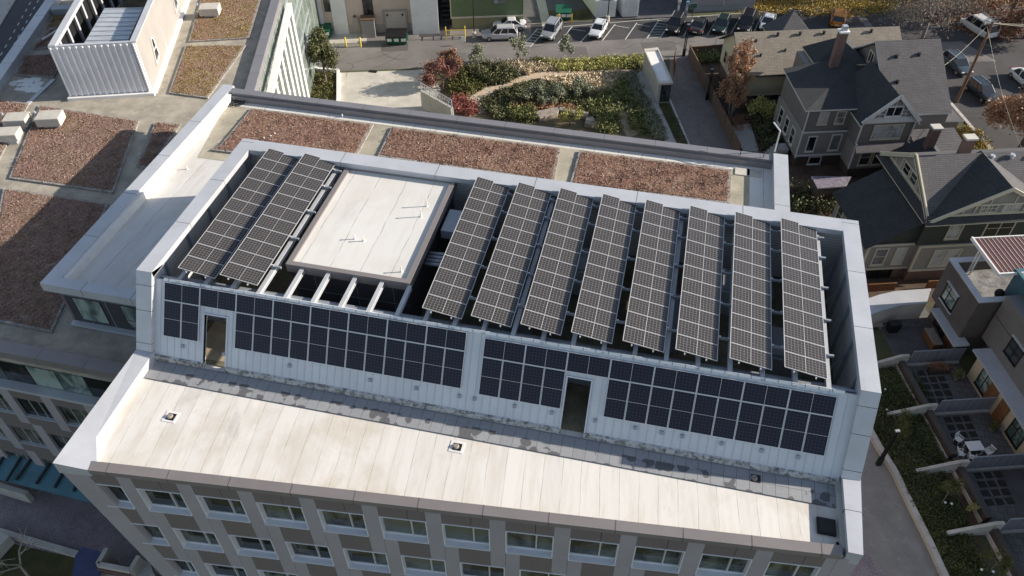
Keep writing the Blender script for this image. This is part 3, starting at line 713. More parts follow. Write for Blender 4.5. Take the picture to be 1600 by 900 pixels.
mb = MB(); mb.box(-23.4, -20.6, 24.2, 27.6, 17.46, 17.48); mb.build('sunlit_deck_patch', basic('sunlit_deck_tan', (.42, .35, .25), .85, .2, .8, 9, .1, .1), MAIN)  # pale tan patch behind the left door; sunlit floor put into its colour
mb = MB()
for a, b in segs: mb.box(a, b, WB[0]-.17, WB[0]+.25, 17.4, 17.74)
mb.build('wall_curb', M['curb_dirty'], MAIN)
for x in (-23.6, -21.15, -17.4, -12.9, -10.4, -8.1, -7.3, -5.2, -3.3, -1.1, .9, 2.2, 3.2, 5.1, 7.0, 8.7):
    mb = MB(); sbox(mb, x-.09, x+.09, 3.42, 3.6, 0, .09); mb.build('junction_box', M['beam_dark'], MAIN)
# sheet metal top of the wall
mb = MB(); sbox(mb, X0+.5, X1-.6, -.12, .02, -.1, .05)
x = X0+.8
while x < X1-.8: sbox(mb, x-.02, x+.02, -.125, .025, -.1, .07, 1); x += .62
mb.build('wall_flashing', [M['alu'], M['beam_dark']], MAIN)
# walkway of pavers at the foot of the wall
mb = MB(); mb.box(0, 36.2, 0, 1.28, 0, .05)
o = mb.build('paver_walk', M['paver_wet'], None); o.parent = MAIN; o.matrix_parent_inverse = MW[MAIN.name].inverted(); o.location = (-25.1, 22.28, 17.405)
# the walk drifts away from the wall as the terrace narrows
# fins either side of the sloped wall
for xa, xb in ((-26.21, -25.3), (10.75, 11.62)):
    mb = MB()
    P_ = [(25.9, 21.84), (23.6, 18.0), (24.45, 17.3), (27.0, 21.5)]
    mb.hexa([(xa, P_[1][0], P_[1][1]), (xb, P_[1][0], P_[1][1]), (xb, P_[2][0]+.4, P_[2][1]), (xa, P_[2][0]+.4, P_[2][1]), (xa, P_[0][0], P_[0][1]), (xb, P_[0][0], P_[0][1]), (xb, P_[3][0], P_[3][1]), (xa, P_[3][0], P_[3][1])])
    dv = Vector((0, P_[0][0]-P_[1][0], P_[0][1]-P_[1][1])).normalized(); nv = Vector((0, -dv.z, dv.y))
    for t in (.45, 2.3, 3.7):
        c = Vector((0, P_[1][0], P_[1][1]))+dv*t
        a_ = c+nv*.004
        mb.hexa([(xa-.004, *(a_-dv*.014-nv*.22).yz), (xb+.004, *(a_-dv*.014-nv*.22).yz), (xb+.004, *(a_+dv*.014-nv*.22).yz), (xa-.004, *(a_+dv*.014-nv*.22).yz), (xa-.004, *(a_-dv*.014).yz), (xb+.004, *(a_-dv*.014).yz), (xb+.004, *(a_+dv*.014).yz), (xa-.004, *(a_+dv*.014).yz)], 1)
    mb.build('wall_fin', [M['cap'], M['cap_joint']], MAIN)
# --- screen walls and copings of the penthouse
mb = MB()
mb.box(-26.15, -25.55, 26.3, 38.4, 17.0, 21.6); mb.box(10.95, 11.45, 26.3, 38.4, 17.0, 21.6); mb.box(-25.55, 10.95, 37.75, 38.4, 17.0, 21.6)
mb.build('screen_wall', M['corr'], MAIN)
mb = MB(); mb.prism([(-26.1, 25.4), (-26.1, 27.5), (-26.1, 27.5), (-25.6, 27.5), (-25.6, 25.4)], 17, 20.4); mb.build('screen_cheek', M['panel_light'], MAIN)
capbox('screen_coping', -26.21, -25.3, 25.9, 38.52, 21.5, 21.84, M['cap'], 4.1, 'y')
capbox('screen_coping', 10.72, 11.62, 25.9, 38.52, 21.5, 21.84, M['cap'], 4.1, 'y')
capbox('screen_coping', -25.3, 10.72, 37.42, 38.515, 21.5, 21.837, M['cap'], 6.1, 'x')
for xx, sx in ((-25.5, 1), (10.9, -1)):
    y = 27.2
    while y < 37.5:
        mb = MB(); mb.bar((xx+sx*.02, y, 17.5), (xx+sx*.02, y+.05, 21.4), .14, .14)
        mb.bar((xx+sx*.9, y, 17.5), (xx+sx*.05, y, 20.6), .1, .1); y += 2.45; mb.build('screen_post', M['beam_dark'], MAIN)
for y in (28.6, 31.0, 33.4, 35.8):
    MB().box(10.3, 10.42, y, y+.5, 17.5, 18.6).build('pipe_support', M['trim'], MAIN)
# service deck
mb = MB(); mb.box(-25.55, 10.95, 23.9, 37.75, 17.0, 17.46); mb.build('service_deck', M['deck_dark'], MAIN)
mb = MB(); mb.box(-25.55, 10.95, 26.9, 27.6, 17.47, 17.6); mb.box(-25.5, 10.9, 26.35, 26.5, 20.95, 21.1); mb.box(-25.5, 10.9, 27.1, 27.35, 20.0, 20.25)
mb.build('deck_upstand', M['beam_dark'], MAIN)
for x in (-24.4, -21.8, -19.2): MB().box(x, x+1.8, 26.9, 27.5, 18.6, 18.95).build('cable_tray', M['duct'], MAIN)
# beams carrying the arrays
for k in range(23):
    x = -24.0+k*1.52
    y1 = 28.4 if -18.8 < x < -11.8 else 37.7
    mb = MB(); mb.box(x-.11, x+.11, 25.95, y1, 21.33, 21.37); mb.box(x-.04, x+.04, 25.95, y1, 21.14, 21.33); mb.box(x-.11, x+.11, 25.95, y1, 21.10, 21.14)
    mb.build('roof_beam', M['beam'], MAIN)
for y in (28.1, 30.5, 32.9, 35.3, 37.0):
    mb = MB()
    for a, b in ((-24.2, -19.0), (-10.6, 9.75)): mb.box(a, b, y-.05, y+.05, 21.4, 21.52)
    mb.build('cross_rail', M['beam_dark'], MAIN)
# mechanical room with the cream roof
mb = MB(); mb.box(-18.7, -12.0, 28.55, 37.35, 17.46, 21.05); mb.build('plant_room_wall', M['dark_clad'], MAIN)
mb = MB()
for x in (-17.4, -15.0, -12.9): mb.box(x-.012, x+.012, 28.53, 28.545, 17.6, 21.0)
mb.box(-18.7, -12, 28.532, 28.546, 19.6, 19.62)
mb.build('cladding_joints', M['beam_dark'], MAIN)
mb = MB(); mb.box(-18.6, -12.1, 28.65, 37.45, 21.05, 21.36); mb.build('plant_room_roof', M['roof_box'], MAIN)
mb = MB()
xa, xb, ya, yb = -18.88, -11.84, 28.4, 37.72; cw = .3
for p in ([(xa, ya), (xb, ya), (xb-cw, ya+cw), (xa+cw, ya+cw)], [(xb, ya), (xb, yb), (xb-cw, yb-cw), (xb-cw, ya+cw)], [(xb, yb), (xa, yb), (xa+cw, yb-cw), (xb-cw, yb-cw)], [(xa, yb), (xa, ya), (xa+cw, ya+cw), (xa+cw, yb-cw)]): mb.prism(p, 20.95, 21.5)
mb.build('plant_room_coping', M['cap_brown'], MAIN)
mb = MB()
for i, (xx, yy, hh) in enumerate(((-12.9, 35.0, .55), (-12.95, 34.0, .55), (-16.0, 31.3, .3), (-15.45, 31.25, .3), (-12.6, 29.3, .35))):
    v = MB(); v.cyl((xx, yy, 21.36), (xx, yy, 21.36+hh), .035, .035, 10); v.cyl((xx, yy, 21.36+hh), (xx, yy, 21.39+hh), .05, .05, 10); v.cyl((xx, yy, 21.36), (xx, yy, 21.38), .09, .08, 10)
    v.build('vent_pipe', M['white'], MAIN)
# ducts between the plant room and the arrays
mb = MB(); mb.box(-11.7, -9.9, 33.6, 35.6, 20.3, 20.9); mb.build('air_duct', M['duct'], MAIN, bevel=.03)
for k in range(4):
    MB().tube([(-11.9, 31.1+.3*k, 20.5), (-10.7, 31.1+.3*k, 20.55), (-10.2, 31.0+.3*k, 20.3)], .11, 8).build('pipe', M['duct'], MAIN, smooth=True)
# rooftop plant seen between the rows
for i, (x, y, a, b, h) in enumerate(((-8.5, 29.5, 3, 2, 1.6), (-4.5, 33.5, 2.6, 2.2, 1.9), (0.2, 30.2, 2.4, 3, 1.7), (4.4, 33.8, 3, 2, 1.8), (7.2, 29.6, 2, 2.4, 1.5))):
    mb = MB(); mb.box(x, x+a, y, y+b, 17.46, 17.46+h); mb.box(x+.2, x+a-.2, y+.2, y+b-.2, 17.46+h, 17.6+h)
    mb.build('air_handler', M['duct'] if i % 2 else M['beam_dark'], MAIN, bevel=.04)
for x in (-4.9, -2.4, .1, 2.6, 5.1): MB().box(x, x+1.0, 34.2, 34.35, 19.6, 19.75).build('handrail', M['alu'], MAIN)
# terrace roof drains and hatch
for i, (pxx, pyy) in enumerate(((267, 651), (714, 698), (1180, 748))):
    x, y, _ = W(pxx, pyy, 17.42); v = MB()
    if i < 2: v.box(x-.36, x+.36, y-.33, y+.33, 17.4, 17.425, 0)
    zd = 17.43 if i < 2 else 17.47; v.box(x-.2, x+.24, y-.22, y+.2, 17.40, zd+.006, 1); v.cyl((x-.05, y, zd), (x-.05, y, zd+.09), .17, .12, 12, 2)
    v.build('roof_drain', [M['white'], M['iron'], M['stone']], MAIN)
x, y, _ = W(1291, 823, 17.45); mb = MB(); mb.box(x-.42, x+.42, y-.42, y+.42, 17.4, 17.52); mb.box(x-.36, x+.36, y-.36, y+.36, 17.52, 17.55); mb.build('roof_hatch', M['iron'], MAIN, bevel=.03)

# --- west wing and north roof
mb = MB(); mb.prism([(-33.6, 27.2), (-26.2, 27.2), (-26.2, 48.9), (-33.6, 48.9)], 17.3, 17.62); mb.build('wing_roof', M['roof_grey'], MAIN)
mb = MB(); mb.box(-26.2, 7.9, 38.5, 48.6, 17.3, 17.62); mb.build('north_roof', M['roof_grey'], MAIN)
mb = MB()
mb.prism([(-34.26, 26.76), (-33.35, 27.5), (-33.35, 49.73), (-34.26, 49.73)], 17.7, 18.32)
for y in (31.2, 35.6, 40.0, 44.4): mb.box(-34.264, -33.346, y, y+.03, 17.8, 18.324, 1)
mb.build('wing_coping', [M['cap'], M['cap_joint']], MAIN)
mb = MB(); mb.prism([(-34.26, 26.76), (-26.2, 26.76), (-26.2, 27.5), (-33.35, 27.5)], 17.72, 18.322)
for x in (-31.6, -28.4): mb.box(x, x+.03, 26.756, 27.504, 17.8, 18.326, 1)
mb.build('wing_coping', [M['cap'], M['cap_joint']], MAIN)
capbox('north_coping', -33.35, 8.75, 48.75, 49.42, 17.6, 18.3, M['cap_grey'], 3.66, 'x')
mb = MB(); mb.box(-33.3, 7.8, 48.6, 48.748, 17.6, 18.1); mb.build('parapet_wall', M['cap_grey'], MAIN)  # inner face in dark grey, its shadow put into the colour
mb = MB(); mb.box(-33.34, -33.1, 27.5, 48.7, 17.6, 18.2); mb.build('parapet_wall', M['white'], MAIN)
mb = MB(); mb.box(7.8, 8.78, 38.53, 49.46, 17.6, 18.42); mb.box(7.796, 8.784, 43.6, 43.63, 17.7, 18.424, 1); mb.build('east_coping', [M['cap'], M['cap_joint']], MAIN)
mb = MB(); mb.box(-33.1, 7.8, 48.02, 48.6, 17.62, 17.64); mb.box(6.35, 7.8, 38.5, 48.02, 17.62, 17.636); mb.build('roof_border', M['roof_box'], MAIN)
mb = MB(); mb.prism([W(360, 152, 17.63)[:2], (-28.3, 48.02), (6.35, 48.02), (6.35, 38.5), (-27.1, 38.5), (-27.1, 41.2), W(309, 246, 17.63)[:2]], 17.622, 17.637); mb.build('roof_walkway', M['deck'], MAIN)
v = MB()
for k in range(5):
    c = Vector(W(366+k*2, 158+(k % 2)*3, 17.75)); r = .5+.1*(k % 3)
    v.tube([(c.x+r*math.cos(t*.7), c.y+r*.8*math.sin(t*.7+k), 17.68+.03*k) for t in range(10)], .03, 5)
v.build('garden_hose', M['iron']); bpy.data.objects['garden_hose'].name = 'coiled_hose'
tag(bpy.data.objects['coiled_hose'], 'coil of dark hose lying on the white roof corner', 'hose')
for k, (a, b) in enumerate(((1160, 268), (1179, 270))):
    x, y, _ = W(a, b, 17.7); MB().box(x-.5, x+.5, y-.4, y+.4, 17.64, 17.7).build('roof_slab', M['concrete_lt'], MAIN)
v = MB(); x, y, _ = W(1176, 268, 17.7); v.tube([(x-1, y+.9, 17.7), (x-1, y+.9, 18.7), (x+.6, y+1.0, 18.7), (x+.6, y+1.0, 17.7)], .03, 6); v.build('guard_rail', M['iron'], MAIN)
v = MB(); x, y, _ = W(1213, 235, 18.4); v.tube([(x-.1, y, 18.3), (x-.1, y, 20.0), (x-.6, y+.5, 20.3)], .05, 8); v.build('anchor_mast', M['alu'], MAIN)
for a, b in ((292, 263), (424, 215), (430, 211), (413, 218), (535, 182)):
    x, y, _ = W(a, b, 17.7); v = MB(); v.cyl((x, y, 17.6), (x, y, 17.9), .045, .045, 8); v.cyl((x, y, 17.62), (x, y, 17.65), .1, .1, 8); v.build('vent_pipe', M['white'], MAIN)
# wing south face: dark glass storey
mb = MB(); mb.box(-33.7, -26.0, 27.28, 27.5, 14.5, 17.75); mb.box(-33.75, -33.55, 27.5, 49.0, 14.5, 17.75); mb.build('glazed_wall', M['dark_clad'], MAIN)
for a, b in ((-33.1, -31.3), (-29.9, -28.1), (-27.9, -26.9)):
    window(MAIN, (a, 27.275, 15.0), (1, 0, 0), (0, -1, 0), b-a, 1.9, M['dark_clad'], M['glass_green'], .05, (), (.35,) if a > -30 else (), .03, sill=False)
mb = MB()
for x in (-32.5, -30.9, -29.6, -28.0, -26.8): mb.box(x-.02, x+.02, 27.262, 27.285, 14.8, 17.7)
mb.box(-33.7, -26.1, 27.266, 27.285, 17.0, 17.03); mb.build('glazing_bars', M['beam_dark'], MAIN)
mb = MB(); mb.box(-33.9, -26.15, 26.95, 27.28, 14.55, 14.75); mb.build('sill_ledge', M['cap'], MAIN)

# ================================================================== GREEN ROOF BUILDING (left)
GB = thing('green_roof_building', 'low wide building on the left with sedum roof beds and a metal roof house', 'building', (-42, 45, 0))
ZR = 14.5
roofp = [(-47.5, 23.9), (-26.25, 23.9), (-26.25, 27), (-34.0, 27), (-33.9, 49.4), W(378, 146, 15.0)[:2], W(424, 0, 15.0)[:2], W(440, -70, 15.0)[:2], (-72.0, 95.0), (-58.0, 52.8), (-48.5, 23.9)]
mb = MB(); mb.prism(roofp, 14.0, ZR); mb.build('roof', M['deck_lo'], GB)
mb = MB(); mb.prism([(-47.5, 24.6), (-26.3, 24.6), (-26.3, 27), (-34.0, 27), (-33.9, 49.4), W(385, 145, 15.0)[:2], W(430, 0, 15.0)[:2], W(448, -70, 15.0)[:2], (-71.6, 95.0), (-57.6, 52.8), (-48.1, 24.6)], -2.6, 13.98); mb.build('wall', M['panel_light'], GB)
# parapets
capbox('roof_coping', -46.5, -26.25, 23.85, 24.7, 14.35, 14.92, M['cap_brown'], 3.1, 'x', GB)
def capline(name, a, b, wd, z0, z1, mat, parent, shift=0):
    a, b = Vector((a[0], a[1], (z0+z1)/2)), Vector((b[0], b[1], (z0+z1)/2)); mb = MB(); mb.bar(a, b, wd, z1-z0)
    d = (b-a); n = int(d.length/3.1); d.normalize()
    for k in range(1, n): mb.bar(a+d*3.1*k-d*.014, a+d*3.1*k+d*.014, wd+.008, z1-z0+.008, 1)
    return mb.build(name, [mat, M['cap_joint']], parent)
capline('roof_coping', W(389, 143, 15.1), W(450, -70, 15.1), .85, 14.4, 15.1, M['cap_grey'], GB)
capline('roof_coping', (-48.3, 24.2), (-71.9, 95), 1.0, 14.0, 15.2, M['cap'], GB)
# east face: glass behind a white slanting frame with fins
ra, rb = Vector(W(418, 165, 13.6)), Vector(W(452, 8, 13.6))
mb = MB(); mb.bar(ra, rb, .5, .55); nf = 7
for k in range(nf+1):
    p = ra.lerp(rb, 1-k/8); mb.bar((p.x, p.y, 13.4), (p.x, p.y, 0), .26, .34, up=(0, 1, 0))
mb.build('fin_frame', M['white'], GB)
ga, gb = Vector(W(396, 160, 14.4)), Vector(W(440, 0, 14.4))
gd = (gb-ga).normalized(); gn = Vector((gd.y, -gd.x, 0))
mb = MB(); mb.poly([(ga.x, ga.y, 0), (gb.x+gd.x*20, gb.y+gd.y*20, 0), (gb.x+gd.x*20, gb.y+gd.y*20, 14.35), (ga.x, ga.y, 14.35)]); mb.build('curtain_wall', glass('curtain_glass', (.09, .13, .115), .08, (.17, .21, .18)), GB)
mb = MB()
for k in range(13):
    p = ga+gd*k*3.0+gn*.03; mb.bar((p.x, p.y, 14.3), (p.x, p.y, 0), .05, .07)
for z in (13.2, 10.5, 9.4, 6.8, 5.6, 2.8): mb.bar((ga.x+gn.x*.04, ga.y+gn.y*.04, z), (gb.x+gd.x*14+gn.x*.04, gb.y+gd.y*14+gn.y*.04, z), .1, .12)
mb.build('glazing_bars', M['duct'], GB)
# south face
FY = 23.95
mb = MB(); mb.box(-46.4, -26.3, FY+.55, FY+.66, 11.0, 14.34); mb.build('clerestory_wall', M['black'], GB)
for k in range(10):
    x = -46.2+k*2.0
    MB().poly([(x+.03, FY+.54, 13.0), (x+1.95, FY+.54, 13.0), (x+1.95, FY+.54, 14.3), (x+.03, FY+.54, 14.3)]).build('pane', M['glass_blind'], GB)
    MB().poly([(x+.03, FY+.54, 11.1), (x+1.95, FY+.54, 11.1), (x+1.95, FY+.54, 12.95), (x+.03, FY+.54, 12.95)]).build('pane', M['glass_green'] if k in (5, 6, 3) else M['glass_dark'], GB)
mb = MB(); mb.box(-46.4, -26.3, FY-.05, FY+.6, 10.8, 11.05); mb.build('sill_ledge', M['cap'], GB)
ml, md = Each('pier_panel', M['panel_light'], GB), Each('spandrel_panel', M['panel_dark'], GB)
for r in range(3):
    zt = 10.0-3.74*r; zb = zt-2.1
    for i in range(-4, 9):
        a = -41.2+3.05*i+.75*r
        if a > -27 or a < -48: continue
        b = min(a+2.3, -26.3)
        window(GB, (a, FY+.25, zb), (1, 0, 0), (0, -1, 0), b-a, 2.1, M['alu'], M['glass'], .05, (.36, .68), (), .06, sill=False)
        ml.box(b, min(b+.75, -26.3), FY, FY+.5, zb, zt); 
        mc = MB().box(a, b, FY+.02, FY+.25, zb-.05, zb+.03); mc.build('window_sill', M['cap'], GB)
        md.box(a, b, FY, FY+.5, zt, zt+.8 if r == 0 else zt+.8); md.box(a, b, FY, FY+.5, zb-.84, zb-.05); ml.box(b, min(b+.75, -26.3), FY+.002, FY+.5, zt, zt+.8); ml.box(b, min(b+.75, -26.3), FY+.002, FY+.5, zb-.84, zb)
ml.box(-46.4, -26.3, FY+.26, FY+.6, -2.6, 10.8)
# teal canopy
c0 = [W(-40, 694, 1.7), W(190, 738, 1.7)]; c1 = [W(-40, 738, .9), W(230, 808, .9)]
mb = MB(); mb.hexa([(*c1[0][:2], .75), (*c1[1][:2], .75), (*c0[1][:2], 1.5), (*c0[0][:2], 1.5), (*c1[0][:2], .9), (*c1[1][:2], .9), (*c0[1][:2], 1.7), (*c0[0][:2], 1.7)])
mb.build('canopy', M['teal_roof'], GB)
for a_, b_ in (((12, 704), (-12, 740)), ((36, 709), (10, 752)), ((52, 712), (25, 750)), ((82, 718), (56, 756)), ((108, 722), (85, 762)), ((128, 730), (115, 768)), ((150, 740), (143, 776))):
    p, q = Vector(W(*a_, 1.74)), Vector(W(*b_, 1.1)); MB().bar(p, q, .16, .12).build('canopy_seam', M['iron'], GB)
tag(MB().bar(W(-20, 757, -1.6), W(47, 777, -1.6), .35, 1.2).build('low_wall', M['concrete']), 'low grey wall under the edge of the teal canopy', 'wall')
tag(MB().bar(W(-10, 828, -2.4), W(126, 868, -2.4), .4, .4).build('plaza_kerb', M['concrete_lt']), 'pale kerb between the paved plaza and the dark lawn at the front left', 'kerb')

# --- roof house of silver ribbed metal
RH = thing('metal_roof_house', 'open-topped roof house with silver ribbed front and plain beige side', 'roof structure', W(175, 150, ZR))
f1, f2 = Vector((-49.84, 50.46, 0)), Vector((-43.46, 52.74, 0)); sdv = Vector((-4.25, 11.73, 0)).normalized(); fdv = (f2-f1).normalized()
LEN = 19.5; ZH = 19.25
g1, g2 = f1+sdv*LEN, f2+sdv*LEN
# front leans back slightly: top edge sits inwards of the foot
t1, t2 = f1+fdv*-.0, f2
def wall(a, b, z0, z1, th, name, mat, root, lean=0):
    d = (b-a).normalized(); n = Vector((-d.y, d.x, 0))*th
    mb = MB(); mb.hexa([(a.x, a.y, z0), (b.x, b.y, z0), (b.x+n.x, b.y+n.y, z0), (a.x+n.x, a.y+n.y, z0), (a.x, a.y, z1), (b.x, b.y, z1), (b.x+n.x, b.y+n.y, z1), (a.x+n.x, a.y+n.y, z1)]); return mb.build(name, mat, root)
wall(f1, f2, ZR+.3, ZH, .25, 'front_wall', M['rib_silver'], RH); wall(f2, g2, ZR+.3, ZH, .35, 'side_wall', M['beige'], RH); wall(g2, g1, ZR, ZH, .3, 'rear_wall', M['beige'], RH)
mb = MB()
fn_ = Vector((fdv.y, -fdv.x, 0))
for k in range(14):
    p = f1+fdv*(.02+k*.5); a_, b_, c_, d_ = p, p+fdv*.2, p+fdv*.16+fn_*.16, p+fdv*.04+fn_*.16
    mb.prism([tuple(t)[:2] for t in (a_, b_, c_, d_)], ZR+.35, ZH)
mb.build('wall_ribs', M['rib_silver'], RH)
mb = MB(); p, q = f1-fdv*.1+fn_*.15, f2+fdv*.25+fn_*.15; mb.bar((p.x, p.y, ZR+.12), (q.x, q.y, ZR+.12), .5, .3)
n2 = Vector((sdv.y, -sdv.x, 0)); p, q = f2+n2*.12, g2+n2*.12; mb.bar((p.x, p.y, ZR+.1), (q.x, q.y, ZR+.1), .5, .28); mb.build('base_curb', M['white'], RH)
mb = MB(); p, q = f2-n2*.12, g2-n2*.12; mb.bar((p.x, p.y, ZH+.06), (q.x, q.y, ZH+.06), .5, .12)
p, q = f1-fn_*.1, f2-fn_*.1; mb.bar((p.x, p.y, ZH+.05), (q.x, q.y, ZH+.05), .3, .1)
p, q = f1+n2*.3, g1+n2*.3; mb.bar((p.x, p.y, ZH+.03), (q.x, q.y, ZH+.03), .55, .3); mb.build('top_rail', M['cap'], RH)
mb = MB()
for k in range(8):
    p = f1+sdv*(1.2+k*2.35)+n2*.5; mb.bar((p.x, p.y, ZR), (p.x, p.y, ZH-.05), .2, .2)
mb.build('frame_posts', M['cap'], RH)
mb = MB(); p, q = f1+n2*.15, g1+n2*.15; mb.bar((p.x, p.y, ZR+2.3), (q.x, q.y, ZR+2.3), .1, 4.4); mb.build('dark_opening_sheet', M['iron'], RH)  # black sheet behind the posts, standing in for shade in the openings
mb = MB(); mb.prism([(f1+n2*.4)[:2], (f2-n2*.4)[:2], (g2-n2*.4)[:2], (g1+n2*.4)[:2]], ZR, ZR+.1); mb.build('floor', M['deck_dark'], RH)
mb = MB(); q4 = [W(131, 71, 18.4)[:2], W(196, 69, 18.4)[:2], W(222, 13, 18.4)[:2], W(164, 14, 18.4)[:2]]; mb.prism(q4, ZR+.1, 18.1); mb.build('inner_enclosure', M['duct'], RH)
mb = MB(); mb.prism([(Vector(p)+(Vector(p)-Vector(q4[0]).lerp(Vector(q4[2]), .5)).normalized()*.15) for p in q4], 18.1, 18.42)
mb.build('inner_roof', M['rib_roof'], RH)
mb = MB(); a_, b_ = Vector(W(196, 69, 18.44)), Vector(W(222, 13, 18.44))
for k in range(9):
    p = Vector(W(131, 71, 18.44)).lerp(Vector(W(164, 14, 18.44)), k/8); q = a_.lerp(b_, k/8); mb.bar(p, q, .1, .08)
mb.build('roof_seams', M['duct'], RH)
mb = MB(); p = Vector(W(212, 55, 17.2)); mb.box(p.x-.9, p.x+.9, p.y-2.5, p.y+2.5, ZR+.1, 17.0); mb.build('machine', M['duct'], RH, bevel=.05)
mb = MB(); mb.cyl((p.x, p.y-.5, 17), (p.x, p.y-.5, 17.3), .5, .5, 14); mb.cyl((p.x, p.y+1.3, 17), (p.x, p.y+1.3, 17.3), .5, .5, 14); mb.build('fan', M['trim'], RH)
for t0 in (3.2, 13.3):          # pointed windows in the beige side
    a_ = f2+sdv*t0+n2*.02; mb = MB()
    pts = [(a_.x, a_.y, ZR+1.0), ((a_+sdv*1.5).x, (a_+sdv*1.5).y, ZR+1.2), ((a_+sdv*1.3).x, (a_+sdv*1.3).y, ZR+2.9), ((a_+sdv*.7).x, (a_+sdv*.7).y, ZR+3.1)]
    mb.poly(pts); mb.build('window', M['glass_dark'], RH)
    m2 = MB()
    for i in range(4):
        m2.bar(Vector(pts[i])+n2*.03, Vector(pts[(i+1) % 4])+n2*.03, .12, .12)
    m2.bar((Vector(pts[0])+Vector(pts[3]))/2+n2*.02, (Vector(pts[1])+Vector(pts[2]))/2+n2*.02, .08, .08); m2.build('window_frame', M['trim_w'], RH)

# --- sedum beds
def bed(pts, z, mat, label, h=.16):
    pts = [Vector((p[0], p[1], 0)) for p in pts]; c = sum(pts, Vector())/len(pts)
    root = thing('sedum_bed', label, 'sedum bed', (c.x, c.y, z), 0, GRP)
    mb = MB(); mb.prism([tuple(p)[:2] for p in pts], z, z+h-.03)
    mb.build('edging', M['gravel'], root)
    inn = []
    n = len(pts)
    for i in range(n):
        a, b, d = pts[i-1], pts[i], pts[(i+1) % n]
        u1 = (b-a).normalized(); u2 = (d-b).normalized(); n1 = Vector((-u1.y, u1.x, 0)); n2_ = Vector((-u2.y, u2.x, 0)); s = 1 if (c-b).dot(n1) > 0 else -1
        bis = (n1*s+n2_*s).normalized(); inn.append(b+bis*.2/max(.35, bis.dot(n1*s)))
    mb = MB(); mb.prism([tuple(p)[:2] for p in inn], z+.02, z+h); mb.build('plants', mat, root)
    # loose tufts so that the mat has relief
    ar = scatter(inn, int(260*min(1.6, (max(p.x for p in pts)-min(p.x for p in pts))/9)), int(abs(c.x*7+c.y)))
    leaves('tufts', [((a, b, z+h), (.35, .35, .06), 26) for a, b in ar], .05, LFB[mat.name], root)
    return root
M['lf_sed'] = leaf('sedum_tufts', (.10, .05, .035), (.46, .32, .26)); M['lf_sedg'] = leaf('gold_sedum_tufts', (.14, .085, .03), (.46, .37, .17))
LFB = {'red_sedum': M['lf_sed'], 'russet_sedum': M['lf_sed'], 'gold_sedum': M['lf_sedg']}
GRP = 'sedum beds on the left roof'
LB = [([(62, 166), (218, 190), (178, 303), (15, 280)], 'red_sedum', 'reddish sedum bed half in shadow, in front of the silver roof house'),
      ([(6, 295), (170, 320), (82, 522), (-30, 498)], 'red_sedum', 'large dark red sedum bed beside the white wing, mostly in shadow'),
      ([(290, 73), (385, 72), (325, 155), (264, 147)], 'gold_sedum', 'red sedum bed with a green corner, just behind the white wing corner'),
      ([(318, -14), (412, -14), (390, 61), (295, 67)], 'gold_sedum', 'yellow green sedum bed at the top beside the vent hood and glass side'),
      ([(243, 193), (283, 196), (235, 266), (214, 262)], 'red_sedum', 'narrow red sedum bed running beside the white wing coping'),
      ([(-30, 155), (46, 163), (-8, 265), (-60, 250)], 'red_sedum', 'red sedum bed at the left edge with two vent hoods on it'),
      ([(268, -40), (305, -40), (287, 30), (268, 26)], 'red_sedum', 'small red sedum patch beside the beige side of the roof house'),
      ([(40, 88), (101, 86), (85, 123), (24, 119)], 'red_sedum', 'small dark sedum bed in shade left of the ribbed roof house'),
      ([(78, 46), (116, 44), (103, 76), (52, 78)], 'red_sedum', 'shaded sedum bed crossed by a long white pole'),
      ([(82, 22), (133, 20), (117, 44), (74, 46)], 'gold_sedum', 'small golden sedum patch beneath a dark grey crate')]
for pl, mt, lb in LB: bed([W(*p, ZR)[:2] for p in pl], ZR, M['sedum_gold'] if mt == 'gold_sedum' else M['sedum_red'], lb)
GRP = 'sedum beds behind the solar screen'
for pl, lb in (([(393, 171), (584, 196), (560, 240), (545, 262), (330, 236), (345, 228)], 'long russet sedum bed behind the solar screen, nearest the white wing'),
               ([(612, 200), (875, 233), (866, 285), (590, 246)], 'middle long russet sedum bed behind the solar screen'),
               ([(905, 237), (1142, 267), (1140, 320), (890, 290)], 'russet sedum bed behind the solar screen, nearest the steel guard rail')):
    pts = [list(W(*p, 17.65)[:2]) for p in pl]
    for p in pts: p[1] = max(p[1], 38.9)
    bed(pts, 17.64, M['sedum_back'], lb)
# vent hoods and odds and ends on the left roof
for (a, b, s, lb) in ((78, 182, 1.0, 'pale square vent hood nearest the left roof bed corner'), (26, 184, .95, 'pale vent hood on the red bed at the left edge, further one'), (12, 206, .9, 'pale vent hood at the left edge, nearer one'), (328, 12, 1.0, 'pale vent hood on the yellow green bed at the top'), (20, 178, .01, '')):
    if s < .1: continue
    x, y, _ = W(a, b, ZR+.9); r = thing('vent_hood', lb, 'vent hood', (x, y, ZR), R(18), 'vent hoods on the left roof')
    hb = MB(); hb.box(-1.0*s, .9*s, -.7*s, .7*s, .35, 1.0*s+.1); hb.build('hood', M['concrete_lt'], r, local=True, bevel=.06)
    hb = MB(); hb.box(-.6*s, .6*s, -.5*s, .5*s, .0, .35); hb.build('base', M['duct'], r, local=True)
    hb = MB(); hb.cyl((-1.3*s, .5*s, 0), (-1.3*s, .5*s, 1.2*s), .09, .09, 8); hb.build('flue', M['duct'], r, local=True)
x, y, _ = W(104, 16, ZR+.4); r = thing('grey_crate', 'long dark grey metal crate lying on the left roof', 'crate', (x, y, ZR), R(18))
MB().box(-1.3, 1.3, -.45, .45, .12, .75).build('box', M['beam_dark'], r, local=True, bevel=.04); MB().box(-1.35, 1.35, -.5, -.35, 0, .12).build('skid', M['iron'], r, local=True); MB().box(-1.35, 1.35, .35, .5, 0, .12).build('skid', M['iron'], r, local=True)
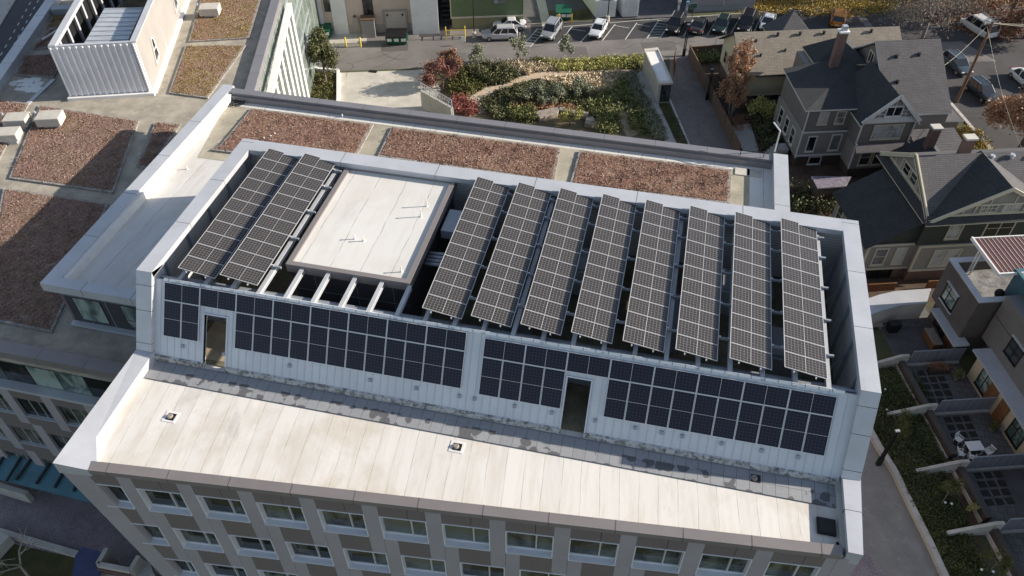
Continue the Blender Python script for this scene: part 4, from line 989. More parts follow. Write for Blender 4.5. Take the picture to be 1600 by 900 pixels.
tag(MB().bar(W(66, 62, ZR+.3), W(113, 33, ZR+.3), .14, .14).build('white_pole', M['white']), 'long white pole lying across the shaded sedum bed', 'pole')
tag(MB().bar(W(116, 40, ZR+.3), W(122, 28, ZR+.3), .12, .12).build('white_pole', M['white']), 'short white pole beside the long one on the left roof', 'pole')
for a_, b_, lb in (((40, 165), (84, 124), 'pale strip board leading to the vent hood path'), ((2, 128), (24, 90), 'pale board along the left parapet')):
    tag(MB().bar(W(*a_, ZR+.05), W(*b_, ZR+.05), .35, .06).build('roof_board', M['cap']), lb, 'board')
mb = MB(); g = np.random.default_rng(4)
for a_, b_ in scatter([W(18, 128, ZR), W(68, 118, ZR), W(60, 146, ZR), W(16, 140, ZR)], 46, 3): 
    mb.box(a_-.25, a_+.25, b_-.22, b_+.22, ZR+.004, ZR+.012+.008*g.random())
tag(mb.build('white_scraps', M['white']), 'patch of white flakes scattered on the shaded left roof', 'debris', None, 'stuff')

# ================================================================== SOLAR ARRAYS
def frame_mesh():
    mb = MB(); t = .035
    mb.box(-1.0, 1.0, -.495, -.472, -.035, .008); mb.box(-1.0, 1.0, .472, .495, -.035, .008); mb.box(-1.0, -.975, -.472, .472, -.035, .007); mb.box(.975, 1.0, -.472, .472, -.035, .007)
    mb.box(-.97, .97, -.47, .47, -.033, -.028); return mb
def cell_mesh(): return MB().box(-.976, .976, -.473, .473, -.02, .0)
proto = {}
def panel(root, loc, rot, kind):
    """one module: cells with its frame as a sub-part; rot is a 3x3 matrix in world axes"""
    if kind not in proto:
        c = cell_mesh().build('solar_panel', M[kind], None); f = frame_mesh().build('frame', M['frame'] if kind == 'pv_roof' else M['win'], None); proto[kind] = (c.data, f.data)
        bpy.data.objects.remove(c); bpy.data.objects.remove(f)
    c = bpy.data.objects.new('solar_panel', proto[kind][0]); COL.objects.link(c); c.parent = root
    f = bpy.data.objects.new('frame', proto[kind][1]); COL.objects.link(f); f.parent = c
    c.matrix_local = MW[root.name].inverted() @ (Matrix.Translation(Vector(loc)) @ rot.to_4x4()); return c
TILT = R(10.3); AX = [-23.97, -21.56, -10.47, -7.93, -5.40, -2.87, -.34, 2.20, 4.75, 7.29]
AL = ['leftmost tilted row of solar panels, beside the left screen wall', 'second tilted row of solar panels, just left of the cream plant room roof',
      'tilted row of solar panels just right of the cream plant room roof', 'second tilted solar row to the right of the cream plant room roof',
      'third tilted solar row to the right of the cream plant room roof', 'fourth tilted solar row to the right of the cream plant room roof',
      'fourth tilted solar row counted from the right screen wall', 'third tilted solar row counted from the right screen wall',
      'second tilted solar row counted from the right screen wall', 'rightmost tilted row of solar panels, beside the right screen wall']
for ax, lb in zip(AX, AL):
    r = thing('solar_array', lb, 'solar array', (ax+1, 31.6, 21.5), 0, 'rows of solar panels on the penthouse frame')
    rm = Matrix.Rotation(TILT, 3, 'Y') @ Matrix.Diagonal((1.04, 1.015, 1)); zt = 22.02
    for j in range(11):
        y = 26.38+.51+j*1.022
        panel(r, (ax+math.cos(TILT)*1.02, y, zt-math.sin(TILT)*1.02), rm, 'pv_roof')
    for dx in (.45, 1.5):
        mb = MB(); zz = zt-math.sin(TILT)*dx-.09; mb.box(ax+dx-.03, ax+dx+.03, 26.3, 37.5, zz-.05, zz+.03); mb.build('rail', M['alu'], r)
    for y in (28.1, 30.5, 32.9, 35.3, 37.0):
        mb = MB(); mb.bar((ax+.1, y, 21.52), (ax+.1, y, zt-.12), .06, .06); mb.bar((ax-.05, y, 21.56), (ax+2.15, y, 21.56), .07, .07); mb.bar((ax+.08, y, zt-.13), (ax+1.95, y, zt-.45), .05, .06); mb.bar((ax+1.8, y, 21.54), (ax+1.8, y, zt-.42), .06, .06)
        mb.build('bracket', M['alu'], r)
# arrays on the sloped wall
uS = Vector((1, 0, 0)); upS = -sd; nS = sn
rotL = Matrix((uS, upS, nS)).transposed(); rotP = Matrix((upS, -uS, nS)).transposed()
def wall_array(x0, cols, skip, lb, MP, t0):
    r = thing('wall_solar_array', lb, 'solar array', SP(x0+cols*1.0, 1.6, .05), 0, 'solar panels on the sloped wall')
    for i in range(cols):
        cx = x0+(i+.5)*MP
        panel(r, SP(cx, t0+.5, .09), rotL @ Matrix.Diagonal((MP/2.015, 1, 1)), 'pv_wall')
        if i != skip:
            for q in (-.5, .5): panel(r, SP(cx+q*MP/2, t0+1.01+1.0, .09), rotP @ Matrix.Diagonal((1, MP/2.03, 1)), 'pv_wall')
    for t in (.35, .9, 1.6, 2.7):
        mb = MB(); 
        if t < 1.2: sbox(mb, x0, x0+cols*MP, t-.02, t+.02, .02, .055)
        else:
            sbox(mb, x0, x0+skip*MP, t-.02, t+.02, .02, .055); sbox(mb, x0+(skip+1)*MP, x0+cols*MP, t-.02, t+.02, .02, .055)
        mb.build('rail', M['alu'], r)
wall_array(-24.74, 8, 1, 'left group of dark solar panels on the sloped wall, around the lit doorway', 2.088, .07)
wall_array(-7.12, 8, 2, 'right group of dark solar panels on the sloped wall, around the dark doorway', 2.123, .2)

# ================================================================== TOWN: houses on the right
LV = lambda x, y, z=0: Vector(LT((x, y, z)))
UX, UY = LV(1, 0), LV(0, 1)
def slab(mb, pts, th=.16, mi=0):
    """a roof plane with thickness: pts counter-clockwise seen from above, in town grid"""
    top = [Vector(p) for p in pts]; n = len(top); bot = [p-Vector((0, 0, th)) for p in top]
    i = len(mb.v); mb.v += [mb._p(p) for p in bot]+[mb._p(p) for p in top]
    mb.f.append(tuple(i+k for k in range(n))[::-1]); mb.m.append(1); mb.f.append(tuple(i+n+k for k in range(n))); mb.m.append(mi)
    for k in range(n): q = (k+1) % n; mb.f.append((i+k, i+q, i+n+q, i+n+k)); mb.m.append(1)
def gable_x(root, x0, x1, y0, y1, ze, zr, mat, trim, ov=.35, name='roof', yr=None):
    """ridge along x (town grid)"""
    yr = (y0+y1)/2 if yr is None else yr; mb = MB(True); kf = (zr-ze)/(yr-y0); kb = (zr-ze)/(y1-yr)
    slab(mb, [(x0-ov, y0-ov, ze-ov*kf), (x1+ov, y0-ov, ze-ov*kf), (x1+ov, yr, zr), (x0-ov, yr, zr)])
    slab(mb, [(x0-ov, yr, zr-.002), (x1+ov, yr, zr-.002), (x1+ov, y1+ov, ze-ov*kb), (x0-ov, y1+ov, ze-ov*kb)])
    return mb.build(name, [mat, trim], root)
def gable_y(root, x0, x1, y0, y1, ze, zr, mat, trim, ov=.35, name='roof', xr=None, mat2=None):
    xr = (x0+x1)/2 if xr is None else xr; mb = MB(True); kf = (zr-ze)/(xr-x0); kb = (zr-ze)/(x1-xr)
    slab(mb, [(x0-ov, y0-ov, ze-ov*kf), (xr, y0-ov, zr), (xr, y1+ov, zr), (x0-ov, y1+ov, ze-ov*kf)])
    slab(mb, [(xr, y0-ov, zr-.002), (x1+ov, y0-ov, ze-ov*kb), (x1+ov, y1+ov, ze-ov*kb), (xr, y1+ov, zr-.002)])
    return mb.build(name, [mat, trim], root)
def lwall(mb, x0, x1, y0, y1, z0, z1): mb.box(x0, x1, y0, y1, z0, z1)
def lwin(root, x, y, z, face, w, h, gl='glass_blind', fr='trim', vm=(), hm=(.5,), frw=.12, **k):
    """face: 's' looks towards the viewer (-y), 'w' to the left (-x), 'e', 'n'"""
    u, n = {'s': (UX, -UY), 'w': (-UY, -UX), 'e': (UY, UX), 'n': (-UX, UY)}[face]
    return window(root, LV(x, y, z), u, n, w, h, M[fr], M[gl], frw, vm, hm, .06, **k)
def gtri(root, pts, mat, name='gable'):
    MB(True).poly(pts).build(name, mat, root)
def roofvent(root, x, y, z, mat='iron', s=.22):
    mb = MB(True); mb.cyl((x, y, z-.15), (x, y, z+.12), s*.7, s*.6, 8); mb.cyl((x, y, z+.12), (x, y, z+.22), s, s*.8, 8); mb.build('roof_vent', M[mat], root)
def brick_chimney(root, x, y, z0, z1, a=.9, b=.7, capm='concrete_lt', name='chimney'):
    a, b = a*.85, b*.85
    mb = MB(True); mb.box(x-a/2, x+a/2, y-b/2, y+b/2, z0, z1); o = mb.build(name, M['brick'], root)
    mb = MB(True); mb.box(x-a/2-.1, x+a/2+.1, y-b/2-.1, y+b/2+.1, z1, z1+.18); mb.build('chimney_cap', M[capm], o); return o

# --- house A: long tan roofed house
A = thing('tan_roof_house', 'long house with a light tan shingle roof and cream wall beside the orange birch', 'house', (33, 80, 0), 0, None, True)
mb = MB(True); lwall(mb, 32.5, 51, 79.4, 87.5, 1.9, 4.95); mb.build('wall', M['sid_cream'], A)
mb = MB(True); lwall(mb, 32.65, 50.9, 79.55, 87.4, 0, 1.9); mb.build('brick_base', M['brick'], A)
mb = MB(True); lwall(mb, 32.45, 51.05, 79.33, 79.4, 1.82, 2.0); lwall(mb, 32.4, 32.52, 79.3, 79.45, 1.9, 4.9); mb.build('trim', M['trim'], A)
gable_x(A, 32.5, 51, 79.4, 87.5, 5.0, 7.7, M['sh_tan'], M['sh_dark'], .5)
gtri(A, [(32.5, 79.4, 4.95), (32.5, 87.5, 4.95), (32.5, 83.45, 7.5)][::-1], M['sid_cream']); gtri(A, [(51, 79.4, 4.95), (51, 87.5, 4.95), (51, 83.45, 7.5)], M['sid_cream'])
for x in (37.0, 39.6, 42.4, 45.2, 48.0): roofvent(A, x, 82.9, 7.5)
for x, y in ((34.4, 82.4), (34.7, 80.9), (37.6, 81.3), (41.8, 80.7)): roofvent(A, x, y, 5+(y-79.4)*.667+.05, s=.16)
for x, wd in ((34.5, .9), (36.6, .9)): lwin(A, x, 79.53, .5, 's', wd, 1.0, 'glass_dark', 'iron')
for yy in (86.2, 84.2): lwin(A, 32.48, yy, 2.6, 'w', .9, 1.4, 'glass_dark', 'trim')
A2 = thing('grey_roof_shed', 'small shed with a peaked grey roof behind the tan roofed house', 'shed', (37, 92, 0), 0, None, True)
mb = MB(True); lwall(mb, 39.5, 44.5, 88.4, 93.0, 0, 3.3); mb.build('wall', M['sid_blue'], A2)
mb = MB(True); c = (42, 91.2, 6.3)
for a_, b_ in (((39.2, 88.1, 3.4), (44.8, 88.1, 3.4)), ((44.8, 88.1, 3.4), (44.8, 93.3, 3.4)), ((44.8, 93.3, 3.4), (39.2, 93.3, 3.4)), ((39.2, 93.3, 3.4), (39.2, 88.1, 3.4))): slab(mb, [a_, b_, c])
mb.build('roof', [M['sh_grey'], M['trim']], A2)

# --- house B: grey house with gables
B = thing('grey_gabled_house', 'taupe house with a pale grey roof, front gable and bay windows', 'house', (40, 70, 0), 0, None, True)
mb = MB(True); lwall(mb, 35.4, 42, 67.9, 74.8, 4.4, 7.0); lwall(mb, 40.3, 45.7, 65.5, 73, 3.9, 6.9); lwall(mb, 45.2, 49.9, 66.9, 79.1, 4.2, 6.9); lwall(mb, 43.2, 46, 70, 79.1, 6.9, 7.6); mb.build('wall', M['sid_grey'], B)
mb = MB(True); lwall(mb, 35.3, 41, 67.75, 74.9, 1.5, 4.4); lwall(mb, 40.4, 45.9, 65.4, 73, 1.2, 3.9); lwall(mb, 45.2, 50.1, 66.6, 79.1, .8, 4.2); mb.build('lower_wall', M['sid_lt'], B)
mb = MB(True); lwall(mb, 35.7, 50, 67.9, 79, 0, 1.5); lwall(mb, 40.6, 45.7, 65.6, 73, 0, 1.2); mb.build('brick_base', M['brick_dk'], B)
mb = MB(True)
for (x0, x1, y0, y1) in ((35.45, 40.45, 67.66, 67.76), (35.4, 35.5, 67.66, 74.4)): lwall(mb, x0, x1, y0, y1, 4.33, 4.47); lwall(mb, x0, x1, y0, y1, 1.42, 1.6)
for x, y in ((35.45, 67.7), (40.36, 65.36), (45.85, 65.36)): lwall(mb, x-.07, x+.07, y-.07, y+.07, 1.3, 4.3)
for x, y in ((35.56, 67.85), (40.27, 65.45), (45.7, 65.45)): lwall(mb, x-.06, x+.06, y-.06, y+.06, 4.3, 6.9)
lwall(mb, 40.2, 46.1, 65.28, 65.4, 3.85, 4.0); lwall(mb, 40.1, 46.0, 65.33, 65.5, 6.75, 7.0)
mb.build('trim', M['trim_w'], B)
# pent roof under the upper front windows and bay
mb = MB(True); slab(mb, [(40.2, 64.7, 3.75), (46.2, 64.7, 3.75), (46, 65.5, 4.35), (40.3, 65.5, 4.35)], .1); mb.build('pent_roof', [M['sh_grey'], M['trim_w']], B)
mb = MB(True); slab(mb, [(35.05, 67.55, 7.15), (40.6, 67.55, 7.15), (43.3, 75.1, 9.0), (35.05, 75.1, 7.65)]); mb.build('west_roof', [M['sh_flat'], M['trim_w']], B)
mb = MB(True); lwall(mb, 35.4, 43.2, 74.6, 74.8, 6.9, 7.4); mb.build('rear_wall', M['sid_grey'], B)
mb = MB(True); pk = (41.3, 77.0, 10.1); slab(mb, [(38.6, 75.1, 7.75), (43.2, 73.2, 8.9), pk]); slab(mb, [(43.2, 73.2, 8.9), (43.6, 79.5, 8.6), pk]); slab(mb, [(43.6, 79.5, 8.6), (38.6, 79.5, 7.75), pk]); slab(mb, [(38.6, 79.5, 7.75), (38.6, 75.1, 7.75), pk]); mb.build('hipped_rear_roof', [M['sh_dark'], M['trim']], B)
mb = MB(True); lwall(mb, 37.9, 43.2, 75.2, 79.0, 0, 7.5); mb.build('rear_wall', M['sid_grey'], B)
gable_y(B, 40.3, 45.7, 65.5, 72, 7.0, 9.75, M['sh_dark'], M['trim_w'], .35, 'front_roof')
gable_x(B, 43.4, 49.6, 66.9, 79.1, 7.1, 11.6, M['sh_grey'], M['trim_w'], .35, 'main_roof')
mb = MB(True); mb.hexa([(43.4, 67.2, 6.8), (43.6, 67.2, 6.8), (43.6, 73, 6.8), (43.4, 73, 6.8), (43.4, 67.2, 7.1), (43.6, 67.2, 7.1), (43.6, 73, 11.3), (43.4, 73, 11.3)]); mb.hexa([(43.4, 73, 6.8), (43.6, 73, 6.8), (43.6, 78.8, 6.8), (43.4, 78.8, 6.8), (43.4, 73, 11.3), (43.6, 73, 11.3), (43.6, 78.8, 7.1), (43.4, 78.8, 7.1)]); mb.build('west_gable', M['sid_grey'], B)
gtri(B, [(49.6, 66.9, 7.0), (49.6, 79.1, 7.0), (49.6, 73, 11.4)], M['sid_grey'])
# front gable face with lattice
gtri(B, [(40.3, 65.48, 7.0), (45.7, 65.48, 7.0), (43, 65.48, 9.6)], M['sid_lt'])
mb = MB(True)
mb.bar((40.0, 65.2, 6.95), (43, 65.2, 9.85), .12, .3); mb.bar((46.0, 65.2, 6.95), (43, 65.2, 9.85), .12, .3); mb.box(40.3, 45.7, 65.36, 65.46, 7.0, 7.35)
for k in range(7):
    x = 41.0+k*.67; mb.box(x-.03, x+.03, 65.42, 65.47, 7.35, 7.2+(2.7-abs(x-43))*.95)
for z in (7.7, 8.1, 8.6): hw = (9.6-z)*.98; mb.box(43-hw, 43+hw, 65.425, 65.468, z-.03, z+.03)
mb.build('gable_trim', M['trim_w'], B)
lwin(B, 42.25, 65.42, 7.55, 's', 1.5, .95, 'glass_dark', 'trim_w', (.5,), ())
lwin(B, 41.7, 65.5, 4.85, 's', 2.9, 1.5, 'glass_blind', 'trim', (.34, .67), (.5,)); lwin(B, 36.9, 67.9, 5.3, 's', .8, 1.3, 'glass_blind', 'trim'); lwin(B, 38.7, 67.9, 5.3, 's', .8, 1.3, 'glass_blind', 'trim')
lwin(B, 36.4, 67.75, 2.1, 's', .75, 1.7, 'glass_dark', 'trim_w', (), ()); lwin(B, 38.9, 67.75, 2.1, 's', .9, 1.8, 'glass_blind', 'trim_w', (), ())
for x in (41.3, 42.7, 44.1): lwin(B, x, 65.4, 1.75, 's', 1.0, 1.75, 'glass_dark', 'trim')
for y in (73.6, 71.7, 69.8): lwin(B, 35.3, y, 2.1, 'w', .85, 1.7, 'glass_dark', 'trim_w', (), (.5,))
lwin(B, 43.4, 73.8, 9.0, 'w', .95, 1.1, 'glass_dark', 'trim', (.5,), ()); lwin(B, 37.2, 67.9, .3, 's', 1.2, .8, 'glass_dark', 'trim_w', (), ())
for x, y in ((45, 71.5), (47.4, 71.6), (44.7, 69.3)): roofvent(B, x, y, 7.1+(y-66.9)*.738+.05)
brick_chimney(B, 39.9, 74.0, 5, 12.2, 1.0, .8, 'white_clean')
mb = MB(True); mb.box(39.65, 40.15, 73.75, 74.25, 12.3, 12.9); mb.build('chimney_pot', M['duct'], B)
mb = MB(True); slab(mb, [(49.8, 67.5, 5.3), (52.4, 67.5, 5.2), (52.4, 78, 5.2), (49.8, 78, 5.3)], .2); mb.build('east_roof', [M['sh_grey'], M['trim_w']], B)
mb = MB(True); lwall(mb, 49.9, 52.1, 67.8, 77.8, 0, 5.1); mb.build('east_wall', M['sid_grey'], B)
mb = MB(True); slab(mb, [(46.2, 62.6, 3.6), (51.8, 62.9, 3.6), (50.9, 66.6, 5.0), (46.2, 66.6, 5.0)], .15); mb.build('porch_roof', [M['sh_grey'], M['trim_w']], B)
mb = MB(True); lwall(mb, 46.4, 50.8, 64.2, 66.6, 0, 3.8); mb.build('porch_wall', M['sid_grey'], B)
mb = MB(True); slab(mb, [(43.0, 61.0, 3.7), (46.6, 61.0, 5.6), (46.6, 64.4, 5.6), (43.0, 64.4, 3.7)], .15); slab(mb, [(46.6, 61.0, 5.598), (48.2, 61.0, 4.4), (48.2, 64.4, 4.4), (46.6, 64.4, 5.598)], .15); mb.build('side_porch_roof', [M['sh_dark'], M['trim_w']], B)
mb = MB(True); lwall(mb, 43.4, 47.9, 61.3, 64.3, 0, 3.8); mb.build('side_porch_wall', M['sid_lt'], B)
brick_chimney(B, 46.3, 62.9, 3, 7.6, .95, .8)
# back porch steps on the left side
mb = MB(True)
for k in range(4): mb.box(34.0-k*.3, 35.3, 69.2, 70.4, 0, 1.3-k*.32)
mb.build('steps', M['concrete'], B)
mb = MB(True); mb.tube([(34.0, 69.2, 1.3), (34.0, 69.2, 2.2), (35.4, 69.2, 2.2)], .03, 5); mb.tube([(34.0, 70.4, 1.3), (34.0, 70.4, 2.2), (35.4, 70.4, 2.2)], .03, 5); mb.build('step_rail', M['iron'], B)
PR = thing('purple_lean_to', 'low lean-to with a mottled purple grey roof between the two gabled houses', 'shed', (36, 62, 0), 0, None, True)
mb = MB(True); q = [WL(1268, 275, 2.6), WL(1330, 276, 2.6), WL(1322, 291, 2.3), WL(1278, 294, 2.3)]; slab(mb, q[::-1] , .12); mb.build('roof', [basic('mottled_purple_roof', (.23, .20, .25), .8, .3, 2.5, 10, .2, .1), M['trim_w']], PR)
mb = MB(True); mb.prism([(a_[0]*.94+.06*q[0][0], a_[1]) for a_ in q], 0, 2.2); mb.build('wall', M['brick_dk'], PR)
# tree-shaded glazed lean-to by house C
# --- house C: charcoal gabled house
C = thing('charcoal_gabled_house', 'big charcoal green house with cream trimmed gables and a red brick base', 'house', (40, 52, 0), 0, None, True)
mb = MB(True); lwall(mb, 39.6, 56, 49.9, 58.6, 4.3, 7.5); mb.build('upper_wall', M['sid_dk'], C)
mb = MB(True); mb.prism([(35.5, 50.3), (39.7, 50.3), (39.7, 57.6), (35.5, 57.6)], 4.2, lambda x, y: 4.35+(x-35.5)*.6); mb.build('upper_wall', M['sid_dk'], C)
mb = MB(True); lwall(mb, 35.6, 40.0, 50.2, 57.6, 1.4, 4.3); lwall(mb, 39.9, 56, 49.75, 58.6, 1.4, 4.32); mb.build('lower_wall', M['sid_lt'], C)
mb = MB(True); lwall(mb, 35.75, 40, 50.35, 57.5, 0, 1.4); lwall(mb, 40, 56, 49.9, 58.5, 0, 1.4); mb.build('brick_base', M['brick'], C)
mb = MB(True)
lwall(mb, 35.5, 39.95, 50.1, 50.2, 4.15, 4.35); lwall(mb, 39.85, 56, 49.64, 49.75, 4.15, 4.35); lwall(mb, 35.5, 39.95, 50.1, 50.2, 1.32, 1.5); lwall(mb, 39.85, 56, 49.64, 49.75, 1.32, 1.5)
for x, y in ((35.55, 50.15), (39.9, 49.68)): lwall(mb, x-.09, x+.09, y-.09, y+.09, 1.4, 4.3)
lwall(mb, 35.5, 35.6, 50.2, 57.6, 4.1, 4.3)
mb.build('trim', M['trim'], C)
mb = MB(True); slab(mb, [(35.05, 49.9, 4.25), (39.55, 49.9, 7.05), (39.55, 57.9, 7.05), (35.05, 57.9, 4.25)], .15); mb.build('side_roof', [M['sh_dark'], M['sh_dark']], C)
gable_x(C, 39.6, 57, 49.9, 59.1, 7.55, 10.6, M['sh_grey'], M['trim'], .4, 'main_roof')
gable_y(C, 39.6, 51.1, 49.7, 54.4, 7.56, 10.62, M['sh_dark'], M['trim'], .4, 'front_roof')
mb = MB(True); slab(mb, [(45.37, 49.28, 10.64), (51.5, 49.28, 7.34), (51.5, 54.0, 7.34), (45.37, 54.4, 10.64)], .03); mb.build('front_roof_east', [M['sh_grey'], M['trim']], C)  # lighter copy laid on the east slope; its sunlight is put in colour
# west gable with pent roof
gtri(C, [(39.58, 49.9, 7.5), (39.58, 59.1, 7.5), (39.58, 54.5, 10.45)][::-1], M['sid_lt'], 'west_gable')
mb = MB(True); slab(mb, [(39.0, 49.5, 7.2), (39.6, 49.7, 7.75), (39.6, 59.3, 7.75), (39.0, 59.5, 7.2)], .08); slab(mb, [(39.0, 49.1, 7.2), (51.5, 49.1, 7.2), (51.3, 49.7, 7.8), (39.2, 49.7, 7.8)], .08); mb.build('pent_roof', [M['sh_dark'], M['trim']], C)
mb = MB(True); mb.bar((39.35, 49.5, 7.4), (39.35, 54.5, 10.7), .3, .14, up=(1, 0, 0)); mb.bar((39.35, 59.5, 7.4), (39.35, 54.5, 10.7), .3, .14, up=(1, 0, 0))
mb.box(39.5, 39.56, 51.0, 58.0, 7.95, 8.12); mb.box(39.5, 39.56, 52.8, 56.2, 9.15, 9.27)
for y in (51.9, 52.9, 56.1, 57.1): mb.box(39.5, 39.555, y-.05, y+.05, 7.8, 10.3-abs(y-54.5)*.65)
mb.bar((39.5, 49.35, 7.4), (45.37, 49.35, 10.55), .14, .3); mb.bar((51.2, 49.35, 7.4), (45.37, 49.35, 10.55), .14, .3); mb.box(41.0, 49.8, 49.52, 49.66, 7.75, 7.92); mb.box(42.4, 48.3, 49.56, 49.66, 8.75, 8.87)
for x in (42.2, 43.2, 44.3, 46.4, 47.5, 48.5): mb.box(x-.05, x+.05, 49.6, 49.66, 7.9, 10.35-abs(x-45.37)*.54)
mb.build('gable_trim', M['trim'], C)
gtri(C, [(39.6, 49.68, 7.5), (51.1, 49.68, 7.5), (45.37, 49.68, 10.45)], M['sid_lt'], 'front_gable')
lwin(C, 43.7, 49.66, 8.0, 's', 1.35, .68, 'glass_blind', 'trim', (.33, .66), (.5,), .08); lwin(C, 45.7, 49.66, 8.0, 's', 1.35, .68, 'glass_blind', 'trim', (.33, .66), (.5,), .08)
lwin(C, 39.57, 55.7, 8.2, 'w', 1.0, .9, 'glass_dark', 'trim', (), (.5,), .08); lwin(C, 39.57, 54.3, 8.2, 'w', 1.0, .9, 'glass_dark', 'trim', (), (.5,), .08)
lwin(C, 42.0, 49.9, 5.0, 's', 1.05, 1.75, 'glass_blind', 'trim'); lwin(C, 45.3, 49.9, 5.0, 's', 2.4, 1.75, 'glass_dark', 'trim', (.5,), (.5,)); lwin(C, 49.5, 49.9, 5.0, 's', 1.1, 1.75, 'glass_dark', 'trim')
lwin(C, 36.4, 50.2, 2.0, 's', 1.0, 1.75, 'glass_blind', 'trim'); lwin(C, 38.3, 50.2, 2.0, 's', .8, 1.75, 'glass_blind', 'trim'); lwin(C, 41.6, 49.75, 1.9, 's', 2.3, 1.75, 'glass_blind', 'trim', (.5,), (.5,))
for y in (56.8, 55.0, 52.4): lwin(C, 35.6, y, 2.0, 'w', .9, 1.6, 'glass_dark', 'trim')
lwin(C, 36.6, 50.35, .1, 's', 2.1, 1.1, 'glass_dark', 'iron', (.5,), ())
brick_chimney(C, 43.9, 54.9, 8.5, 11.9, 1.0, .75)
for x in (46.0, 47.8, 50.0): roofvent(C, x, 54.0, 10.45, 'duct', .26)
for x0, x1 in ((35.4, 38.6), (41.5, 45)): MB(True).box(x0, x1, 48.7, 48.8, .0, .9).build('area_rail', M['wood'], C)

# --- townhouses
TA = thing('brown_townhouse', 'flat-topped brown brick townhouse tower with a roof terrace and teal side', 'townhouse', (40, 43, 0), 0, None, True)
X_ = 39.55
mb = MB(True); lwall(mb, X_, X_+.3, 40.5, 45.4, 3.6, 6.7); lwall(mb, X_+.3, 43.6, 40.5, 40.8, 3.6, 6.7); lwall(mb, X_+.3, 43.6, 45.1, 45.4, 3.6, 6.7); mb.build('wall', M['th_taupe'], TA)
mb = MB(True); lwall(mb, X_+.02, 43.6, 40.52, 45.38, 2.5, 5.6); mb.build('wall', M['th_taupe'], TA)
mb = MB(True); lwall(mb, X_+.3, 46, 40.8, 45.1, 5.6, 5.66); mb.build('roof_terrace', basic('terrace_screed', (.20, .20, .205), .8, .4, 1.2, 8, .2, .1, c2=(.34, .34, .34)), TA)
mb = MB(True); lwall(mb, X_+.55, 43.4, 40.9, 45.2, 0, 2.5); mb.build('lower_wall', M['th_taupe'], TA)
mb = MB(True); lwall(mb, X_-.08, X_+.42, 40.4, 45.5, 6.7, 6.82); lwall(mb, X_+.42, 43.2, 40.4, 40.9, 6.7, 6.822); lwall(mb, X_+.42, 43.8, 45.0, 45.5, 6.7, 6.821); mb.build('coping', M['cap'], TA)
mb = MB(True); lwall(mb, X_-.75, X_+.55, 39.7, 43.9, 2.42, 2.6); mb.build('door_canopy', M['cap'], TA)
lwin(TA, X_, 44.3, 3.6, 'w', 1.7, 1.55, 'glass_green', 'iron', (.35,), (.6,), .08)
mb = MB(True); lwall(mb, X_-.14, X_, 42.5, 44.4, 5.24, 5.36); lwall(mb, X_-.12, X_, 42.4, 44.4, 3.3, 3.42); mb.build('lintel', M['cap'], TA)
mb = MB(True); lwall(mb, 42.6, 46.5, 36.9, 42.0, 0, 8.4); mb.build('teal_wall', M['teal'], TA)
mb = MB(True); lwall(mb, 42.5, 42.75, 36.8, 42.1, 8.4, 8.55); lwall(mb, 42.75, 46.6, 41.85, 42.1, 8.4, 8.552); lwall(mb, 42.75, 46.6, 36.8, 37.0, 8.4, 8.551); mb.build('coping', M['teal_roof'], TA)
mb = MB(True); lwall(mb, 42.8, 46.4, 37.0, 41.8, 8.4, 8.44); mb.build('roof', M['gravel'], TA)
mb = MB(True); mb.box(X_+.5, X_+.56, 41.3, 42.4, 0, 2.1); mb.build('door', M['wood'], TA)
lwin(TA, X_+.55, 44.2, .5, 'w', 1.5, 1.5, 'glass_dark', 'iron', (.5,), ())
PG = thing('slatted_canopy', 'maroon slatted canopy on white posts over the brown townhouse terrace', 'canopy', (42.5, 43.5, 5.66), 0, None, True)
mb = MB(True); 
for k in range(15): mb.box(41.13+k*.36, 41.45+k*.36, 41.9, 45.9, 8.38, 8.42)
mb.build('slats', M['maroon'], PG)
mb = MB(True)
for k in range(15): mb.box(41.15+k*.36, 41.18+k*.36, 41.9, 45.9, 8.42, 8.45)
mb.build('slat_edges', M['trim_w'], PG)
mb = MB(True); mb.box(41.0, 41.12, 41.7, 46.1, 8.2, 8.5); mb.box(41.12, 46.5, 41.75, 41.87, 8.2, 8.46); mb.box(41.12, 46.5, 45.95, 46.05, 8.2, 8.46); mb.build('edge_beam', M['white'], PG)
for y in (44.6, 44.9): MB(True).box(41.2, 41.3, y-.05, y+.05, 5.66, 8.2).build('post', M['white'], PG)
p = LT((41.9, 41.6, 5.66)); o = thing('kettle_barbecue', 'round black kettle barbecue on the townhouse roof terrace', 'barbecue', p)
v = MB(); 
for k in range(6):
    a0, a1 = math.pi*k/6-math.pi/2, math.pi*(k+1)/6-math.pi/2; v.cyl((0, 0, .75+.38*math.sin(a0)), (0, 0, .75+.38*math.sin(a1)), max(.02, .38*math.cos(a0)), max(.02, .38*math.cos(a1)), 14)
v.build('bowl', M['iron'], o, local=True, smooth=True)
for k in range(3): MB().cyl((.3*math.cos(k*2.1), .3*math.sin(k*2.1), 0), (.15*math.cos(k*2.1), .15*math.sin(k*2.1), .55), .02, .02, 6).build('leg', M['iron'], o, local=True)
TBh = thing('grey_townhouse', 'grey townhouse with cream ground floor and pale canopy above its patio doors', 'townhouse', (41, 35, 0), 0, None, True)
mb = MB(True); lwall(mb, 41.2, 48, 31.0, 40.2, 2.9, 7.6); lwall(mb, 41.4, 48, 16, 31.0, 2.9, 8.2); mb.build('wall', M['th_grey'], TBh)
mb = MB(True); lwall(mb, 40.35, 42, 22, 38.6, 0, 2.9); mb.build('lower_wall', basic('cream_render', (.46, .40, .29), .8, .08, .6, 12, .06, .05), TBh)
mb = MB(True); lwall(mb, 39.75, 41.2, 30.8, 38.85, 2.9, 3.08); mb.build('door_canopy', M['cap'], TBh)
mb = MB(True); lwall(mb, 41.18, 41.2, 31, 40.2, 5.5, 5.53); mb.build('siding_joint', M['iron'], TBh)
